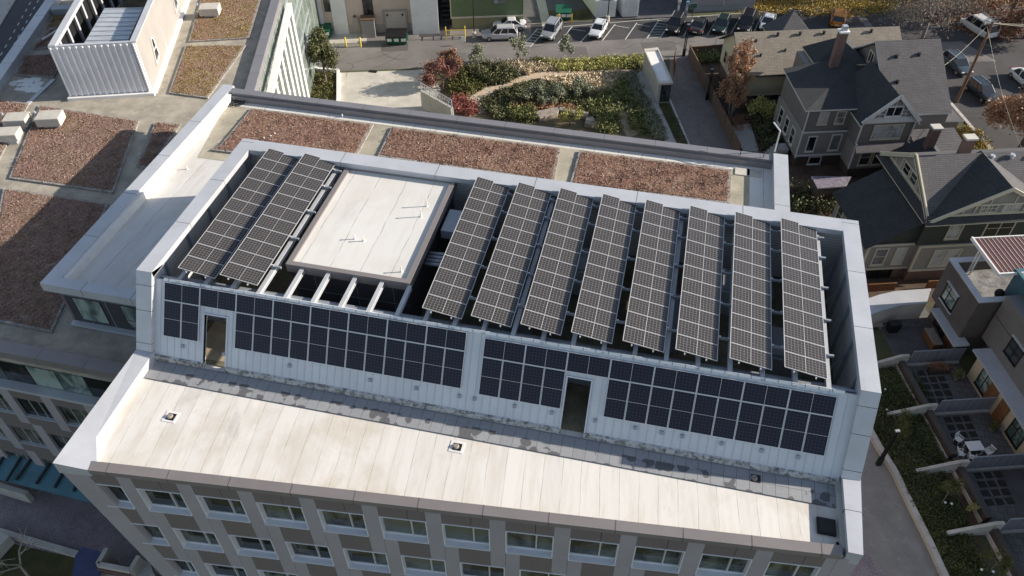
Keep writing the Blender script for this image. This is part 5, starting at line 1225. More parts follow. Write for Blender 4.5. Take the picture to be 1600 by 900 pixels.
lwin(TBh, 41.2, 37.6, 4.2, 'w', 1.5, 1.5, 'glass_dark', 'iron', (.5,), (.5,), .07)
mb = MB(True); lwall(mb, 41.05, 41.2, 36.0, 37.7, 5.85, 5.97); mb.build('lintel', M['cap'], TBh)
for y, dd in ((37.4, 35.2), (32.6, 33.6)):
    lwin(TBh, 40.35, y+.1, .55, 'w', 1.5, 1.75, 'glass_green', 'iron', (.45,), (.6,), .08)
    MB(True).box(40.25, 40.34, dd-.1, dd+.95, 0, 2.35).build('door', M['wood'], TBh)
TC = thing('end_townhouse', 'dark brick townhouse cut off by the right edge of the photo', 'townhouse', (41, 26, 0), 0, None, True)
mb = MB(True); lwall(mb, 40.3, 41.39, 16, 30.4, 0, 2.8); lwall(mb, 41.0, 41.39, 16, 30.4, 2.8, 5.8); mb.build('wall', M['brick_dk'], TC); lwin(TC, 40.3, 27.5, .5, 'w', 1.6, 1.7, 'glass_dark', 'iron', (.5,), ())
# curved white garden wall roof
CW = thing('curved_wall', 'curved white topped garden wall between the charcoal house and the brown townhouse', 'wall', LT((37, 46, 0)))
pts_o = [WL(1340, 475, 1.9), WL(1357, 466, 1.9), WL(1375, 460, 1.9), WL(1400, 454.5, 1.9), WL(1455, 450.5, 1.9)]; pts_i = [WL(1340, 498, 1.9), WL(1358, 493, 1.9), WL(1378, 485, 1.9), WL(1410, 476.5, 1.9), WL(1448, 474, 1.9)]
mb = MB(True)
for k in range(4): mb.prism([pts_o[k][:2], pts_o[k+1][:2], pts_i[k+1][:2], pts_i[k][:2]], 1.78, 1.9)
mb.build('coping', M['cap'], CW)
mb = MB(True)
for k in range(4): mb.bar((pts_i[k][0], pts_i[k][1]+.1, .88), (pts_i[k+1][0], pts_i[k+1][1]+.1, .88), .16, 1.76); mb.bar((pts_o[k][0], pts_o[k][1]-.1, .88), (pts_o[k+1][0], pts_o[k+1][1]-.1, .88), .16, 1.76)
mb.build('wall_face', M['concrete_lt'], CW)
# patio fences and tapering garden walls
for y, lb in ((40.0, 'patio fence of grey glass panels nearest the curved white wall'), (35.0, 'patio fence of grey glass panels just behind the white table set'), (29.9, 'patio fence of grey glass panels just in front of the white table set'), (24.95, 'patio fence of grey glass panels at the lower right edge')):
    r = thing('patio_fence', lb, 'fence', (38, y, 0), 0, 'fences between the patios', True)
    mb = MB(True); mb.box(35.8, 40.3, y-.12, y+.12, 0, .22); mb.build('base', M['concrete'], r)
    mb = MB(True)
    for k in range(8): mb.box(35.9+k*.62, 35.95+k*.62, y-.03, y+.03, .2, 1.75)
    mb.box(35.9, 40.29, y-.04, y+.04, 1.75, 1.82); mb.box(35.9, 40.29, y-.031, y+.031, .3, .35); mb.build('posts', M['beam_dark'], r)
    mb = MB(True)
    mb.box(35.94, 40.28, y-.012, y+.012, .36, 1.74); mb.build('panels', basic('frosted_panel', (.20, .20, .23), .4, .08, 1, 10, .05, 0), r)
    r2 = MB(True); x0 = 32.0 if y < 36 else 32.9
    r2.hexa([(x0, y-.1, 0), (35.7, y-.1, 0), (35.7, y+.14, 0), (x0, y+.14, 0), (x0, y-.1, .55), (35.0, y-.1, 1.35), (35.0, y+.14, 1.35), (x0, y+.14, .55)]); r2.box(35.0, 35.7, y-.1, y+.14, 0, 1.36)
    tag(r2.build('tapering_wall', M['concrete_lt']), lb.replace('patio fence of grey glass panels', 'tapering pale concrete garden wall in line with the patio fence'), 'wall', 'tapering walls beside the patio fences')
for o in bpy.data.objects:
    if o.name.startswith('tapering_wall'):
        y = o.data.vertices[0].co
TW = [o for o in bpy.data.objects if o.name.startswith('tapering_wall')]
for o, lb in zip(TW, ('tapering pale garden wall nearest the curved white wall', 'tapering pale garden wall with a yellow green sapling in front', 'tapering pale garden wall level with the white table set', 'lowest tapering pale garden wall, above the yellow ground cover')): o['label'] = lb
mb = MB(True)
for y0, y1 in ((35.5, 40.0), (30.9, 35.2), (25.7, 30.6), (20, 25.4)): mb.box(35.0, 35.45, y0, y1, 0, .8); 
tag(mb.build('planter_wall', M['brick_dk']), 'dark low planter wall running along the garden side of the patios', 'wall')
mb = MB(True)
for y0, y1 in ((35.5, 40.0), (30.9, 35.2), (25.7, 30.6), (20, 25.4)): mb.box(34.82, 34.94, y0, y1, 0, .35)
tag(mb.build('edging_strip', M['concrete_lt']), 'thin pale edging strip beside the dark planter wall', 'edging')
# patio pavers left open in the gravel
mb = MB(True)
for y0 in (27.0, 31.3, 36.0):
    for i in range(5):
        for j in range(3): mb.box(36.1+j*.75+i*.1, 36.65+j*.75+i*.1, y0+i*.72, y0+.5+i*.72, .02, .05)
tag(mb.build('planting_pockets', basic('dark_pocket', (.035, .033, .03), .95, .3, 2, 8, .2, .3)), kind='structure')

# white garden furniture
def chair_at(x, y, rz, lb):
    r = thing('garden_chair', lb, 'chair', LT((x, y, .03)), rz+R(17), 'white chairs round the patio table')
    MB().box(-.24, .24, -.22, .22, .38, .42).build('seat', M['white_clean'], r, local=True); mb = MB()
    for k in range(5): mb.bar((-.2+k*.1, .22, .42), (-.2+k*.1, .32, .86), .04, .02)
    mb.bar((-.25, .32, .86), (.25, .32, .86), .05, .05); mb.build('backrest', M['white_clean'], r, local=True)
    for a in (-.22, .22): MB().bar((a, -.2, .62), (a, .24, .64), .05, .03).build('armrest', M['white_clean'], r, local=True)
    for a in (-.21, .21):
        for b in (-.2, .2): MB().bar((a, b, 0), (a, b, .6 if b < 0 else .4), .04, .04).build('leg', M['white_clean'], r, local=True)
tx, ty, _ = WL(1523, 697, .7); t = thing('garden_table', 'white square table on the grey patio with chairs around it', 'table', LT((tx, ty, .03)), R(17))
MB().box(-.6, .6, -.42, .42, .68, .73).build('tabletop', M['white_clean'], t, local=True, bevel=.02)
for a in (-.5, .5):
    for b in (-.34, .34): MB().bar((a, b, 0), (a, b, .68), .05, .05).build('leg', M['white_clean'], t, local=True)
chair_at(tx-.7, ty+.85, R(25), 'white chair farthest behind the patio table'); chair_at(tx-1.15, ty-.35, R(80), 'white chair standing off at the left of the patio table')
chair_at(tx-.45, ty-.75, R(150), 'white chair tucked in at the near side of the patio table'); chair_at(tx+.95, ty-.4, R(-70), 'white chair at the right end of the patio table')
# things on the first patio
p = LT((36.3, 43.9, 0)); r = thing('covered_grill', 'black covered grill beside the curved white wall', 'grill', p, R(17)); MB().box(-.5, .5, -.35, .35, .3, 1.05).build('cover', M['iron'], r, local=True, bevel=.12); MB().box(-.42, .42, -.28, .28, 0, .3).build('base', M['iron'], r, local=True)
p = LT((34.9, 44.3, 0)); r = thing('patio_bench', 'pale stone bench beside the black covered grill', 'bench', p, R(17)); MB().box(-.6, .6, -.25, .25, .4, .48).build('seat', M['stone'], r, local=True); MB().box(-.5, -.35, -.2, .2, 0, .4).build('leg', M['stone'], r, local=True); MB().box(.35, .5, -.2, .2, 0, .4).build('leg', M['stone'], r, local=True)
p = LT((38.9, 42.2, 0)); r = thing('wooden_sideboard', 'orange brown wooden sideboard under the brown townhouse canopy', 'cabinet', p, R(17)); MB().box(-.35, .35, -.9, .9, .1, .9).build('body', M['wood'], r, local=True, bevel=.02); MB().box(-.4, .4, -.95, .95, .9, .96).build('top', M['stone'], r, local=True)
p = LT((38.2, 39.2, 0)); r = thing('potted_bush', 'red brown planter box of shrubs behind the first patio fence', 'planter', p, R(17)); MB().box(-.8, .8, -.3, .3, 0, .5).build('planter_box', M['brick_dk'], r, local=True); leaves('foliage', [((p[0], p[1], .7), (.85, .4, .3), 500)], .07, M['lf_rust'], r)
for (x, y, m_, s, lb) in ((39.3, 38.3, 'lf_bright', .45, 'bright green potted plant by the cream townhouse wall'), (39.6, 33.2, 'lf_olive', .4, 'row of small potted plants under the second patio window')):
    p = LT((x, y, 0)); r = thing('potted_plant', lb, 'plant', p); MB().cyl((0, 0, 0), (0, 0, .35), .16, .22, 10).build('pot', M['stone'], r, local=True); leaves('foliage', [((p[0], p[1], .5+s*.4), (s, s, s*.8), 260)], .08, M[m_], r)

# ================================================================== BACK ALLEY BUILDINGS
M['pinkish'] = basic('pinkish_render', (.56, .46, .385), .85, .06, .5, 15, .05, .05)
K1 = thing('beige_warehouse', 'long beige and white building with a garage door along the back alley', 'building', (-12, 104, 0), 0, None, True)
mb = MB(True); lwall(mb, -40, -5.0, 101.9, 125, 1.1, 13); mb.build('wall', M['pinkish'], K1)
mb = MB(True); lwall(mb, -40, -5.0, 101.8, 125, 0, 1.1); mb.build('plinth', basic('beige_plinth', (.40, .35, .31), .85, .1, .7, 12, .08, .1), K1)
mb = MB(True)
for x0, x1 in ((-19.6, -19.0), (-17.5, -17.0), (-15.8, -13.9), (-23, -22.4)): lwall(mb, x0, x1, 101.72, 101.9, 0, 13)
lwall(mb, -5.4, -1.9, 100.9, 125, 0, 12.4); mb.build('white_pier', M['white'], K1)
for x in (-18.7, -16.6): lwin(K1, x, 101.9, 3.2, 's', .95, 2.3, 'glass_dark', 'iron', (), (), .04, sill=False)
lwin(K1, -11.6, 101.9, 2.6, 's', 1.2, 3.4, 'glass_dark', 'iron', (.5,), (.33, .66), .05)
MB(True).box(-8.9, -6.2, 101.78, 101.88, 0, 2.9).build('garage_door', striped('garage_door', (.47, .42, .38), 2, .5, .06, .8), K1)
mb = MB(True); mb.box(-9.15, -5.95, 101.7, 101.8, 2.9, 3.15); mb.box(-9.15, -8.9, 101.7, 101.8, 0, 2.9); mb.box(-6.2, -5.95, 101.7, 101.8, 0, 2.9); mb.build('door_surround', M['beige'], K1)
MB(True).box(-13.3, -12.4, 101.78, 101.88, 0, 2.3).build('door', basic('beige_door', (.44, .39, .36), .6), K1)
for x in (-8.6, -6.6, -12.9): MB(True).box(x-.1, x+.1, 101.6, 101.8, 2.35, 2.6).build('wall_lamp', M['iron'], K1)
r = thing('utility_box', 'tall tan utility cabinet between the yellow bollards and beige wall', 'cabinet', (-11.2, 100.9, 0), 0, None, True); MB(True).box(-12.0, -10.3, 100.4, 101.6, 0, 2.5).build('body', M['beige'], r, bevel=.03); MB(True).box(-12.1, -10.2, 100.3, 101.7, 2.5, 2.62).build('lid', M['pole'], r)
K2 = thing('green_house', 'tall green clapboard building with a white double window above parked cars', 'building', (4, 103, 0), 0, None, True)
mb = MB(True); lwall(mb, -.2, 9.6, 102.1, 120, 1.6, 14); mb.build('wall', M['sid_green'], K2)
mb = MB(True); lwall(mb, -.1, 9.5, 102.2, 120, 0, 1.55); mb.build('base', basic('olive_base', (.26, .25, .14), .8, .1, .7, 12, .08, .1), K2)
mb = MB(True); lwall(mb, -.25, 9.65, 102.0, 102.1, 1.5, 1.72); lwall(mb, -.25, -.13, 102.02, 102.15, 1.6, 14); lwall(mb, 9.5, 9.65, 102.02, 102.15, 1.6, 14); mb.build('trim', M['trim'], K2)
lwin(K2, 5.5, 102.1, 3.4, 's', 1.7, 2.2, 'glass_blind', 'sid_green', (.5,), (.5,), .1)
mb = MB(True)
for k in range(14): mb.box(-1.4, -.3, 102.6+k*.35, 102.9+k*.35, .3+k*.5, .36+k*.5)
mb.tube([(-1.5, 102.6, .3), (-1.5, 102.6, 1.3), (-1.5, 107.5, 8.3)], .04, 5); mb.build('fire_stair', M['iron'], K2)
K3 = thing('grey_rear_house', 'blue grey clapboard building behind the row of dark parked cars', 'building', (38, 104, 0), 0, None, True)
mb = MB(True); lwall(mb, 33.6, 42.2, 104.4, 116, 1.0, 9); mb.build('wall', M['sid_blue'], K3); mb = MB(True); lwall(mb, 33.7, 42.1, 104.5, 116, 0, 1.0); mb.build('base', M['beam_dark'], K3)
lwin(K3, 36.0, 104.4, 3.4, 's', 1.0, .7, 'glass_dark', 'iron', (), (), .05); mb = MB(True); lwall(mb, 37.6, 37.7, 104.3, 104.4, 1, 9); mb.build('downpipe', M['trim_w'], K3)
def container(px0, px1, lb):
    a, b = WL(*px0), WL(*px1); r = thing('white_container', lb, 'storage container', (a[0], a[1], 0), 0, 'white containers behind the parking bays', True)
    x0, x1, y0 = a[0], b[0], a[1]; mb = MB(True); mb.prism([(x0, y0), (x1, y0), (x1-1.6, y0+9), (x0-1.6, y0+9)], .15, 2.5); mb.build('body', M['white'], r)
    mb = MB(True); xm = (x0+x1)/2; slab(mb, [(x0-.05, y0-.05, 2.5), (xm, y0-.05, 2.85), (xm-1.6, y0+9, 2.85), (x0-1.65, y0+9, 2.5)], .05); slab(mb, [(xm, y0-.05, 2.848), (x1+.05, y0-.05, 2.5), (x1-1.55, y0+9, 2.5), (xm-1.6, y0+9, 2.848)], .05); mb.build('roof', [M['white_clean'], M['white']], r)
    mb = MB(True); mb.box(x0+.15, x1-.15, y0-.03, y0+.0, .3, 2.3); mb.build('door', striped('container_door', (.62, .62, .62), 3, .9, .04, .75), r)
    MB(True).box(x0+.1, x1-.1, y0+.1, y0+.3, 0, .15).build('skid', M['iron'], r)
container((930, 29), (961, 28), 'left one of two white containers behind the parking bays'); container((972, 28), (996, 26), 'right one of two white containers behind the parking bays')

# --- booth beside the brick lane
BO = thing('concrete_booth', 'narrow flat-roofed concrete booth beside the brick lane', 'booth', W(1030, 130))
q = [W(1006, 77, 2.8), W(1028, 74.5, 2.8), W(1052, 130, 2.8), W(1030, 131, 2.8)]
qq = [Vector(p[:2]+(0,)) for p in q]; cc = sum(qq, Vector())/4
inn = [cc+(p-cc)*.94 for p in qq]
for i in range(3):
    if i == 1: pass
mb = MB(); mb.prism([tuple(p)[:2] for p in inn], .0, 2.62); mb.build('wall', M['concrete'], BO)
mb = MB()
for i in range(4):
    a_, b_ = qq[i], qq[(i+1) % 4]; c_, d_ = cc+(b_-cc)*.86, cc+(a_-cc)*.86
    mb.prism([tuple(a_)[:2], tuple(b_)[:2], tuple(c_)[:2], tuple(d_)[:2]], 2.62, 2.86)
mb.build('coping', M['concrete_lt'], BO); mb = MB(); mb.prism([tuple(cc+(p-cc)*.86)[:2] for p in qq], 2.62, 2.7); mb.build('roof', M['white'], BO)
a_, b_ = inn[3], inn[2]; window(BO, Vector((a_.x, a_.y, .3))+(b_-a_)*.25, b_-a_, Vector(((b_-a_).y, -(b_-a_).x, 0)).normalized(), (b_-a_).length*.68, 2.2, M['iron'], M['glass_dark'], .06, (.5,), (), .04, sill=False)
GT = thing('slatted_gate', 'open slatted steel gate between the booth and the brick lane', 'gate', W(1068, 180)); mb = MB()
a_, b_ = Vector(W(1046, 120)), Vector(W(1046, 98))
for k in range(9):
    p = a_.lerp(b_, k/8); mb.bar((p.x+.5, p.y, .1), (p.x+.5, p.y, 1.9), .05, .05)
mb.build('bars', M['wood'], GT); mb = MB(); mb.bar((a_.x+.5, a_.y, 1.9), (b_.x+.5, b_.y, 1.9), .07, .07); mb.bar((a_.x+.5, a_.y, .15), (b_.x+.5, b_.y, .15), .07, .07); mb.build('rails', M['wood'], GT)

# --- fences, kerbs, ramp
def board_fence(name, pts, h, label, mat='fence', lat=0):
    r = thing(name, label, 'fence', pts[0][:2]+(0,)); mb = MB(); mp = MB()
    for a_, b_ in zip(pts, pts[1:]):
        mb.bar((a_[0], a_[1], h/2), (b_[0], b_[1], h/2), .05, h)
        d = Vector((b_[0]-a_[0], b_[1]-a_[1], 0)); n = max(1, int(d.length/2.4))
        for k in range(n+1): p = Vector((a_[0], a_[1], 0))+d*k/n; mp.bar((p.x, p.y, 0), (p.x, p.y, h+.12), .12, .12)
        mp.bar((a_[0], a_[1], h+.02), (b_[0], b_[1], h+.02), .14, .05)
    mb.build('boards', M[mat], r); mp.build('posts', M['pole'], r); return r
board_fence('lane_fence', [W(1075, 92, 0), W(1110, 160), W(1152, 248)], 1.8, 'long brown board fence along the brick lane and house yard')
board_fence('back_fence', [W(1078, 88), W(1132, 84)], 1.3, 'short board fence behind the yard hedge by the alley')
board_fence('rear_fence', [LT((29.8, 62, 0)), LT((34.5, 62.5, 0))], 1.6, 'short fence behind the office between the rear gardens')
r = thing('ramp_wall', 'tall pale concrete ramp wall with a steel mesh railing on top', 'wall', W(700, 180))
a_, b_, c_ = Vector(W(657, 160)), Vector(W(672, 141)), Vector(W(708, 160)); 
R1, R2, R3 = Vector(W(658, 141, 2.2)), Vector(W(672, 139, 2.2)), Vector(W(706, 168, 2.2)); R3b = Vector(W(709, 195, 2.2))
mb = MB(); mb.bar((R1.x, R1.y, 1.1), (R3.x, R3.y, 1.1), .3, 2.2); mb.bar((R3.x, R3.y, 1.1), (R3b.x, R3b.y, 1.1), .3, 2.2); mb.build('concrete', M['concrete_lt'], r)
mb = MB()
for (p, q_) in ((R1, R3), (R3, R3b)):
    n = int((q_-p).length/.3)
    for k in range(n+1): s_ = p.lerp(q_, k/n); mb.bar((s_.x, s_.y, 2.2), (s_.x, s_.y, 3.2), .035 if k % 5 else .08)
    mb.bar((p.x, p.y, 3.2), (q_.x, q_.y, 3.2), .06); mb.bar((p.x, p.y, 2.32), (q_.x, q_.y, 2.32), .05); mb.bar((p.x, p.y, 2.75), (q_.x, q_.y, 2.75), .03)
mb.build('railing', M['duct'], r)
r = MB()
for a_, b_ in (((480, 107), (500, 112)), ((500, 112), (529, 114)), ((529, 114), (529, 158)), ((529, 158), (526, 190))): p, q_ = W(*a_), W(*b_); r.bar((p[0], p[1], .25), (q_[0], q_[1], .25), .35, .5)
tag(r.build('planter_kerb', M['white']), 'white kerb round the tree planter beside the glass fronted wing', 'kerb')
gsheet('planter_soil', P2((470, 107), (500, 112), (529, 115), (529, 190), (470, 190)), 4, M['soil'])
mb = MB(); p = W(505, 82); mb.box(p[0]-.9, p[0]+.9, p[1]-.5, p[1]+.5, .02, .035); tag(mb.build('brick_patch', M['brick_pave']), kind='structure')
p = W(583, 112); tag(MB().box(p[0]-.5, p[0]+.5, p[1]-.3, p[1]+.3, .03, .05).build('drain_grate', M['iron']), 'small dark drain grate at the edge of the pale loading court', 'grate')
# dumpsters, bollards
def dumpster(x, y, rz, lb, open_=False, w_=2.6):
    r = thing('dumpster', lb, 'dumpster', (x, y, 0), rz, 'green dumpsters by the beige wall')
    mb = MB(); h = 1.35; mb.hexa([(-w_/2, -.65, .15), (w_/2, -.65, .15), (w_/2, .75, .15), (-w_/2, .75, .15), (-w_/2-.05, -.9, h-.15), (w_/2+.05, -.9, h-.15), (w_/2+.05, .85, h+.2), (-w_/2-.05, .85, h+.2)]); mb.build('bin', M['green_bin'], r, local=True)
    mb = MB(); mb.hexa([(-w_/2-.08, -.95, h-.13), (w_/2+.08, -.95, h-.13), (w_/2+.08, .88, h+.22), (-w_/2-.08, .88, h+.22), (-w_/2-.08, -.95, h-.06), (w_/2+.08, -.95, h-.06), (w_/2+.08, .88, h+.3), (-w_/2-.08, .88, h+.3)]); mb.build('lid', M['iron'] if open_ else M['green_bin'], r, local=True)
    for a in (-w_*.35, 0, w_*.35): MB().box(a-.3, a+.3, -.93, -.9, .65, 1.05).build('sticker', M['white'], r, local=True)
    for a in (-w_/2+.3, w_/2-.3): MB().cyl((a, -.5, .1), (a+.08, -.5, .1), .1, .1, 8).build('wheel', M['rubber'], r, local=True)
    for a in (-w_/2-.12, w_/2+.12): MB().box(a-.06, a+.06, -.5, .5, .7, .85).build('fork_sleeve', M['green_bin'], r, local=True)
x, y, _ = W(503, 57); dumpster(x, y, R(12), 'green dumpster with closed lid on the pale apron'); x, y, _ = W(621, 67); dumpster(x, y, R(14), 'green dumpster with a black lid near the passage', True); x, y, _ = W(880, 29); dumpster(x, y, R(12), 'tall green bin with a white top behind the parking bays', False, 2.0)
for a, b, lb in ((541, 73, 'left yellow bollard in front of the tan utility cabinet'), (564, 73, 'right yellow bollard in front of the tan utility cabinet'), (873, 36, 'left yellow bollard in front of the tall green bin'), (893, 35.5, 'right yellow bollard in front of the tall green bin')):
    x, y, _ = W(a, b); r = thing('bollard', lb, 'bollard', (x, y, 0), 0, 'yellow bollards'); MB().cyl((0, 0, 0), (0, 0, 1.25), .11, .11, 10).build('post', M['paint_y'], r, local=True); MB().cyl((0, 0, 1.25), (0, 0, 1.32), .11, .05, 10).build('cap', M['paint_y'], r, local=True)
r = thing('yellow_handrail', 'yellow pipe handrail around steps at the green building corner', 'handrail', W(712, 60)); mb = MB(); q_ = [W(697, 62), W(727, 61), W(727, 55), W(697, 56)]
for p in q_: mb.cyl((p[0], p[1], 0), (p[0], p[1], 1.3), .05, .05, 6)
for i in (0, 1, 3): a_, b_ = q_[i], q_[(i+1) % 4]; mb.bar((a_[0], a_[1], 1.3), (b_[0], b_[1], 1.3), .07); mb.bar((a_[0], a_[1], .7), (b_[0], b_[1], .7), .05)
mb.build('rail', M['paint_y'], r); p = W(724, 60, .9); MB().box(p[0]-.3, p[0]+.3, p[1]-.2, p[1]-.15, .6, 1.2).build('sign_plate', M['white'], r)
x, y, _ = W(812, 62); tag(MB().cyl((x, y, 0), (x, y, 1.0), .06, .05, 8).build('marker_post', M['white']), 'thin white marker post at the end of the parking row', 'post')
for a, b, hh, lb in ((741, 58, 8.5, 'tall thin black lamp post in front of the green building'), (949, 33, 8, 'black lamp post between the two white containers')):
    x, y, _ = W(a, b); r = thing('lamp_post', lb, 'lamp post', (x, y, 0)); MB().cyl((0, 0, 0), (0, 0, .75), .3, .27, 12).build('base', M['concrete_lt'], r, local=True); MB().cyl((0, 0, .75), (0, 0, hh), .075, .06, 8).build('pole', M['iron'], r, local=True); MB().box(-.25, .25, -.45, .15, hh, hh+.15).build('lamp_head', M['iron'], r, local=True)
for a, b, hh, lb in ((1068, 87, 4.2, 'square black light column at the alley end of the brick lane'), (1104, 156, 4.0, 'square black light column half way along the board fence'), (1372, 726, 4.2, 'black light column of two bars on the pale kerb wall')):
    x, y, _ = W(a, b); r = thing('light_column', lb, 'light column', (x, y, 0), R(20), 'square black light columns')
    for d in (-.1, .1): MB().box(d-.045, d+.045, -.07, .07, 0, hh).build('post', M['iron'], r, local=True)
    MB().box(-.16, .16, -.09, .09, hh, hh+.12).build('lamp_head', M['beam_dark'], r, local=True); MB().box(-.17, .17, -.13, .13, 0, .9).build('base', M['iron'], r, local=True)
# utility pole with wires
x, y, _ = W(1494, 160); r = thing('utility_pole', 'tall brown wooden utility pole beside the side street', 'utility pole', (x, y, 0)); MB().cyl((0, 0, 0), (.1, 0, 10.2), .19, .13, 10).build('pole', M['pole'], r, local=True); MB().bar((-.9, -.3, 9.8), (1.1, .3, 9.8), .1, .12).build('crossarm', M['pole'], r, local=True)
for k in range(3): MB().cyl((-.7+.8*k, -.25+.25*k, 9.85), (-.7+.8*k, -.25+.25*k, 10.05), .05, .05, 8).build('insulator', M['white'], r, local=True)
mb = MB()
for k, (tx_, ty_, tz) in enumerate(((60, 16, 9.6), (60, 13, 9.2), (60, 10, 8.9))):
    a_ = Vector((x-.7+.8*k, y, 9.95)); b_ = a_+Vector((tx_, ty_, tz-9.95)); mb.tube([a_.lerp(b_, t/8)-Vector((0, 0, 1.2*math.sin(math.pi*t/8))) for t in range(9)], .022, 4)
for tgt in (LT((49.9, 73, 7.2)), LT((51, 54, 8.0))):
    a_ = Vector((x-.3, y, 9.6)); b_ = Vector(tgt); mb.tube([a_.lerp(b_, t/8)-Vector((0, 0, .9*math.sin(math.pi*t/8))) for t in range(9)], .018, 4)
tag(mb.build('power_lines', M['trim']), 'thin pale power lines running from the top of the wooden pole', 'power line')

# ================================================================== CARS
def paint(n, c): return basic('car_paint_'+n, c, .25, .02, .5, 10, .01, 0, metal=.2, spec=.6)
def car(px_, py_, head, label, pc, kind='suv', L=4.6, Wd=1.85, Hh=1.7, group='parked cars', z=0.03):
    x, y, _ = W(px_, py_, 0); r = thing('parked_car', label, 'car', (x, y, z), R(head), group); h = L/2
    pm = paint(*pc)
    # side profile as stations along x: (x, z of sill, z of shoulder, half width low, half width high)
    st = {'suv': [(-h, .45, .95, .74, .70), (-h+.12, .32, 1.02, .86, .84), (-h+.9, .28, 1.05, .92, .90), (0, .26, 1.04, .93, .91), (h-1.35, .28, 1.02, .92, .89), (h-.5, .30, .93, .88, .82), (h-.1, .38, .80, .76, .70), (h, .45, .68, .66, .60)],
          'sedan': [(-h, .45, .85, .72, .68), (-h+.15, .32, .95, .84, .80), (-h+.9, .27, .97, .90, .87), (0, .25, .93, .91, .89), (h-1.2, .27, .92, .90, .86), (h-.45, .30, .82, .86, .78), (h-.1, .38, .70, .74, .68), (h, .45, .60, .62, .58)],
          'van': [(-h, .45, 1.05, .86, .86), (-h+.1, .30, 1.1, .95, .95), (-h+.9, .28, 1.1, .98, .98), (0, .26, 1.1, .98, .98), (h-1.2, .28, 1.1, .97, .95), (h-.4, .30, 1.0, .92, .86), (h-.1, .38, .85, .80, .74), (h, .45, .70, .70, .66)]}[kind]
    k = Wd/1.86; v = []; f = []; rings = []
    for (sx, z0, z1, w0, w1) in st:
        ring = [(sx, -w0*k*.9, z0), (sx, w0*k*.9, z0), (sx, w0*k, z0+.2), (sx, w0*k, (z0+z1)/2), (sx, w1*k, z1-.06), (sx, w1*k*.9, z1), (sx, -w1*k*.9, z1), (sx, -w1*k, z1-.06), (sx, -w0*k, (z0+z1)/2), (sx, -w0*k, z0+.2)]
        rings.append(len(v)); v += ring
    for a_, b_ in zip(rings, rings[1:]):
        for i in range(10): j = (i+1) % 10; f.append((a_+i, b_+i, b_+j, a_+j))
    f.append(tuple(rings[0]+i for i in range(10))); f.append(tuple(rings[-1]+i for i in range(10))[::-1])
    mb = MB(); mb.v = v; mb.f = f; mb.m = [0]*len(f); body = mb.build('body', pm, r, local=True, smooth=True, bevel=.03)
    zs = st[3][2]-.03
    lo, hi = {'suv': ((-h+.12, h-1.15), (-h+.5, h-1.95)), 'sedan': ((-h+.7, h-1.1), (-h+1.45, h-1.95)), 'van': ((-h+.05, h-.75), (-h+.25, h-1.45))}[kind]
    wl, wh = .84*k, .66*k if kind != 'van' else .76*k; zt = Hh-.07
    mb = MB(); mb.hexa([(lo[0], -wl, zs), (lo[1], -wl, zs), (lo[1], wl, zs), (lo[0], wl, zs), (hi[0], -wh, zt), (hi[1], -wh, zt), (hi[1], wh, zt), (hi[0], wh, zt)]); mb.build('windows', M['car_glass'], r, local=True, bevel=.05)
    mb = MB(); mb.hexa([(hi[0]-.06, -wh-.02, zt-.02), (hi[1]+.06, -wh-.02, zt-.02), (hi[1]+.06, wh+.02, zt-.02), (hi[0]-.06, wh+.02, zt-.02), (hi[0]+.08, -wh+.08, Hh), (hi[1]-.1, -wh+.08, Hh), (hi[1]-.1, wh-.08, Hh), (hi[0]+.08, wh-.08, Hh)]); mb.build('roof', pm, r, local=True, bevel=.03)
    xs = [(lo[0], hi[0]), (lo[1], hi[1])]+[((lo[0]+(lo[1]-lo[0])*t), hi[0]+(hi[1]-hi[0])*t) for t in ((.36, .68) if kind != 'sedan' else (.5,))]
    for a_, b_ in xs:
        for s in (-1, 1): MB().bar((a_, s*(wl+.005), zs), (b_, s*(wh+.01), zt), .09, .05).build('pillar', pm, r, local=True)
    if kind != 'sedan':
        for s in (-1, 1): MB().bar((hi[0]+.2, s*(wh-.02), Hh+.05), (hi[1]-.2, s*(wh-.02), Hh+.05), .04, .05).build('roof_rail', M['duct'], r, local=True)
    for wx in (-h+.85, h-.9):
        for s in (-1, 1):
            wv = MB(); wv.cyl((wx, s*(.72*k), .33), (wx, s*(.945*k), .33), .33, .33, 16); t = wv.build('wheel', M['rubber'], r, local=True)
            MB().cyl((wx, s*(.94*k), .33), (wx, s*(.955*k), .33), .2, .18, 12).build('rim', M['rim'], t, local=True)
    for s in (-1, 1):
        MB().box(h-.22, h-.03, s*.62*k-.15, s*.62*k+.15, st[-2][2]-.16, st[-2][2]+.01).build('headlight', M['lamp_glass'], r, local=True, bevel=.02)
        MB().box(-h-.01, -h+.14, s*.68*k-.1, s*.68*k+.12, .72, .98).build('tail_light', M['lamp_red'], r, local=True, bevel=.02)
        MB().box(lo[1]-.45, lo[1]-.25, s*.98*k-.08, s*.98*k+.08, zs, zs+.14).build('mirror', pm, r, local=True, bevel=.02)
    MB().box(h-.02, h+.01, -.45, .45, .42, .58).build('grille', M['iron'], r, local=True); MB().box(-h-.02, -h+.0, -.26, .26, .55, .67).build('number_plate', M['white'], r, local=True)
    return r
WHT, SIL, BLK, DGR, ORG, BLU, GRN = ('white', (.70, .71, .72)), ('silver', (.28, .29, .31)), ('black', (.012, .012, .014)), ('dark_grey', (.04, .042, .048)), ('orange', (.55, .20, .025)), ('blue_grey', (.055, .075, .10)), ('dark_green', (.018, .035, .035))
car(781, 60, 197, 'white estate car parked sideways in front of the green building', ('pearl', (.50, .51, .52)), 'suv', 4.75)
car(796, 45, 197, 'white car mostly hidden behind the sideways parked estate', WHT, 'sedan', 4.5, 1.8, 1.5)
car(861, 54, 262, 'dark silver estate beside the hatched area at the left end of the bays', SIL, 'suv', 4.7)
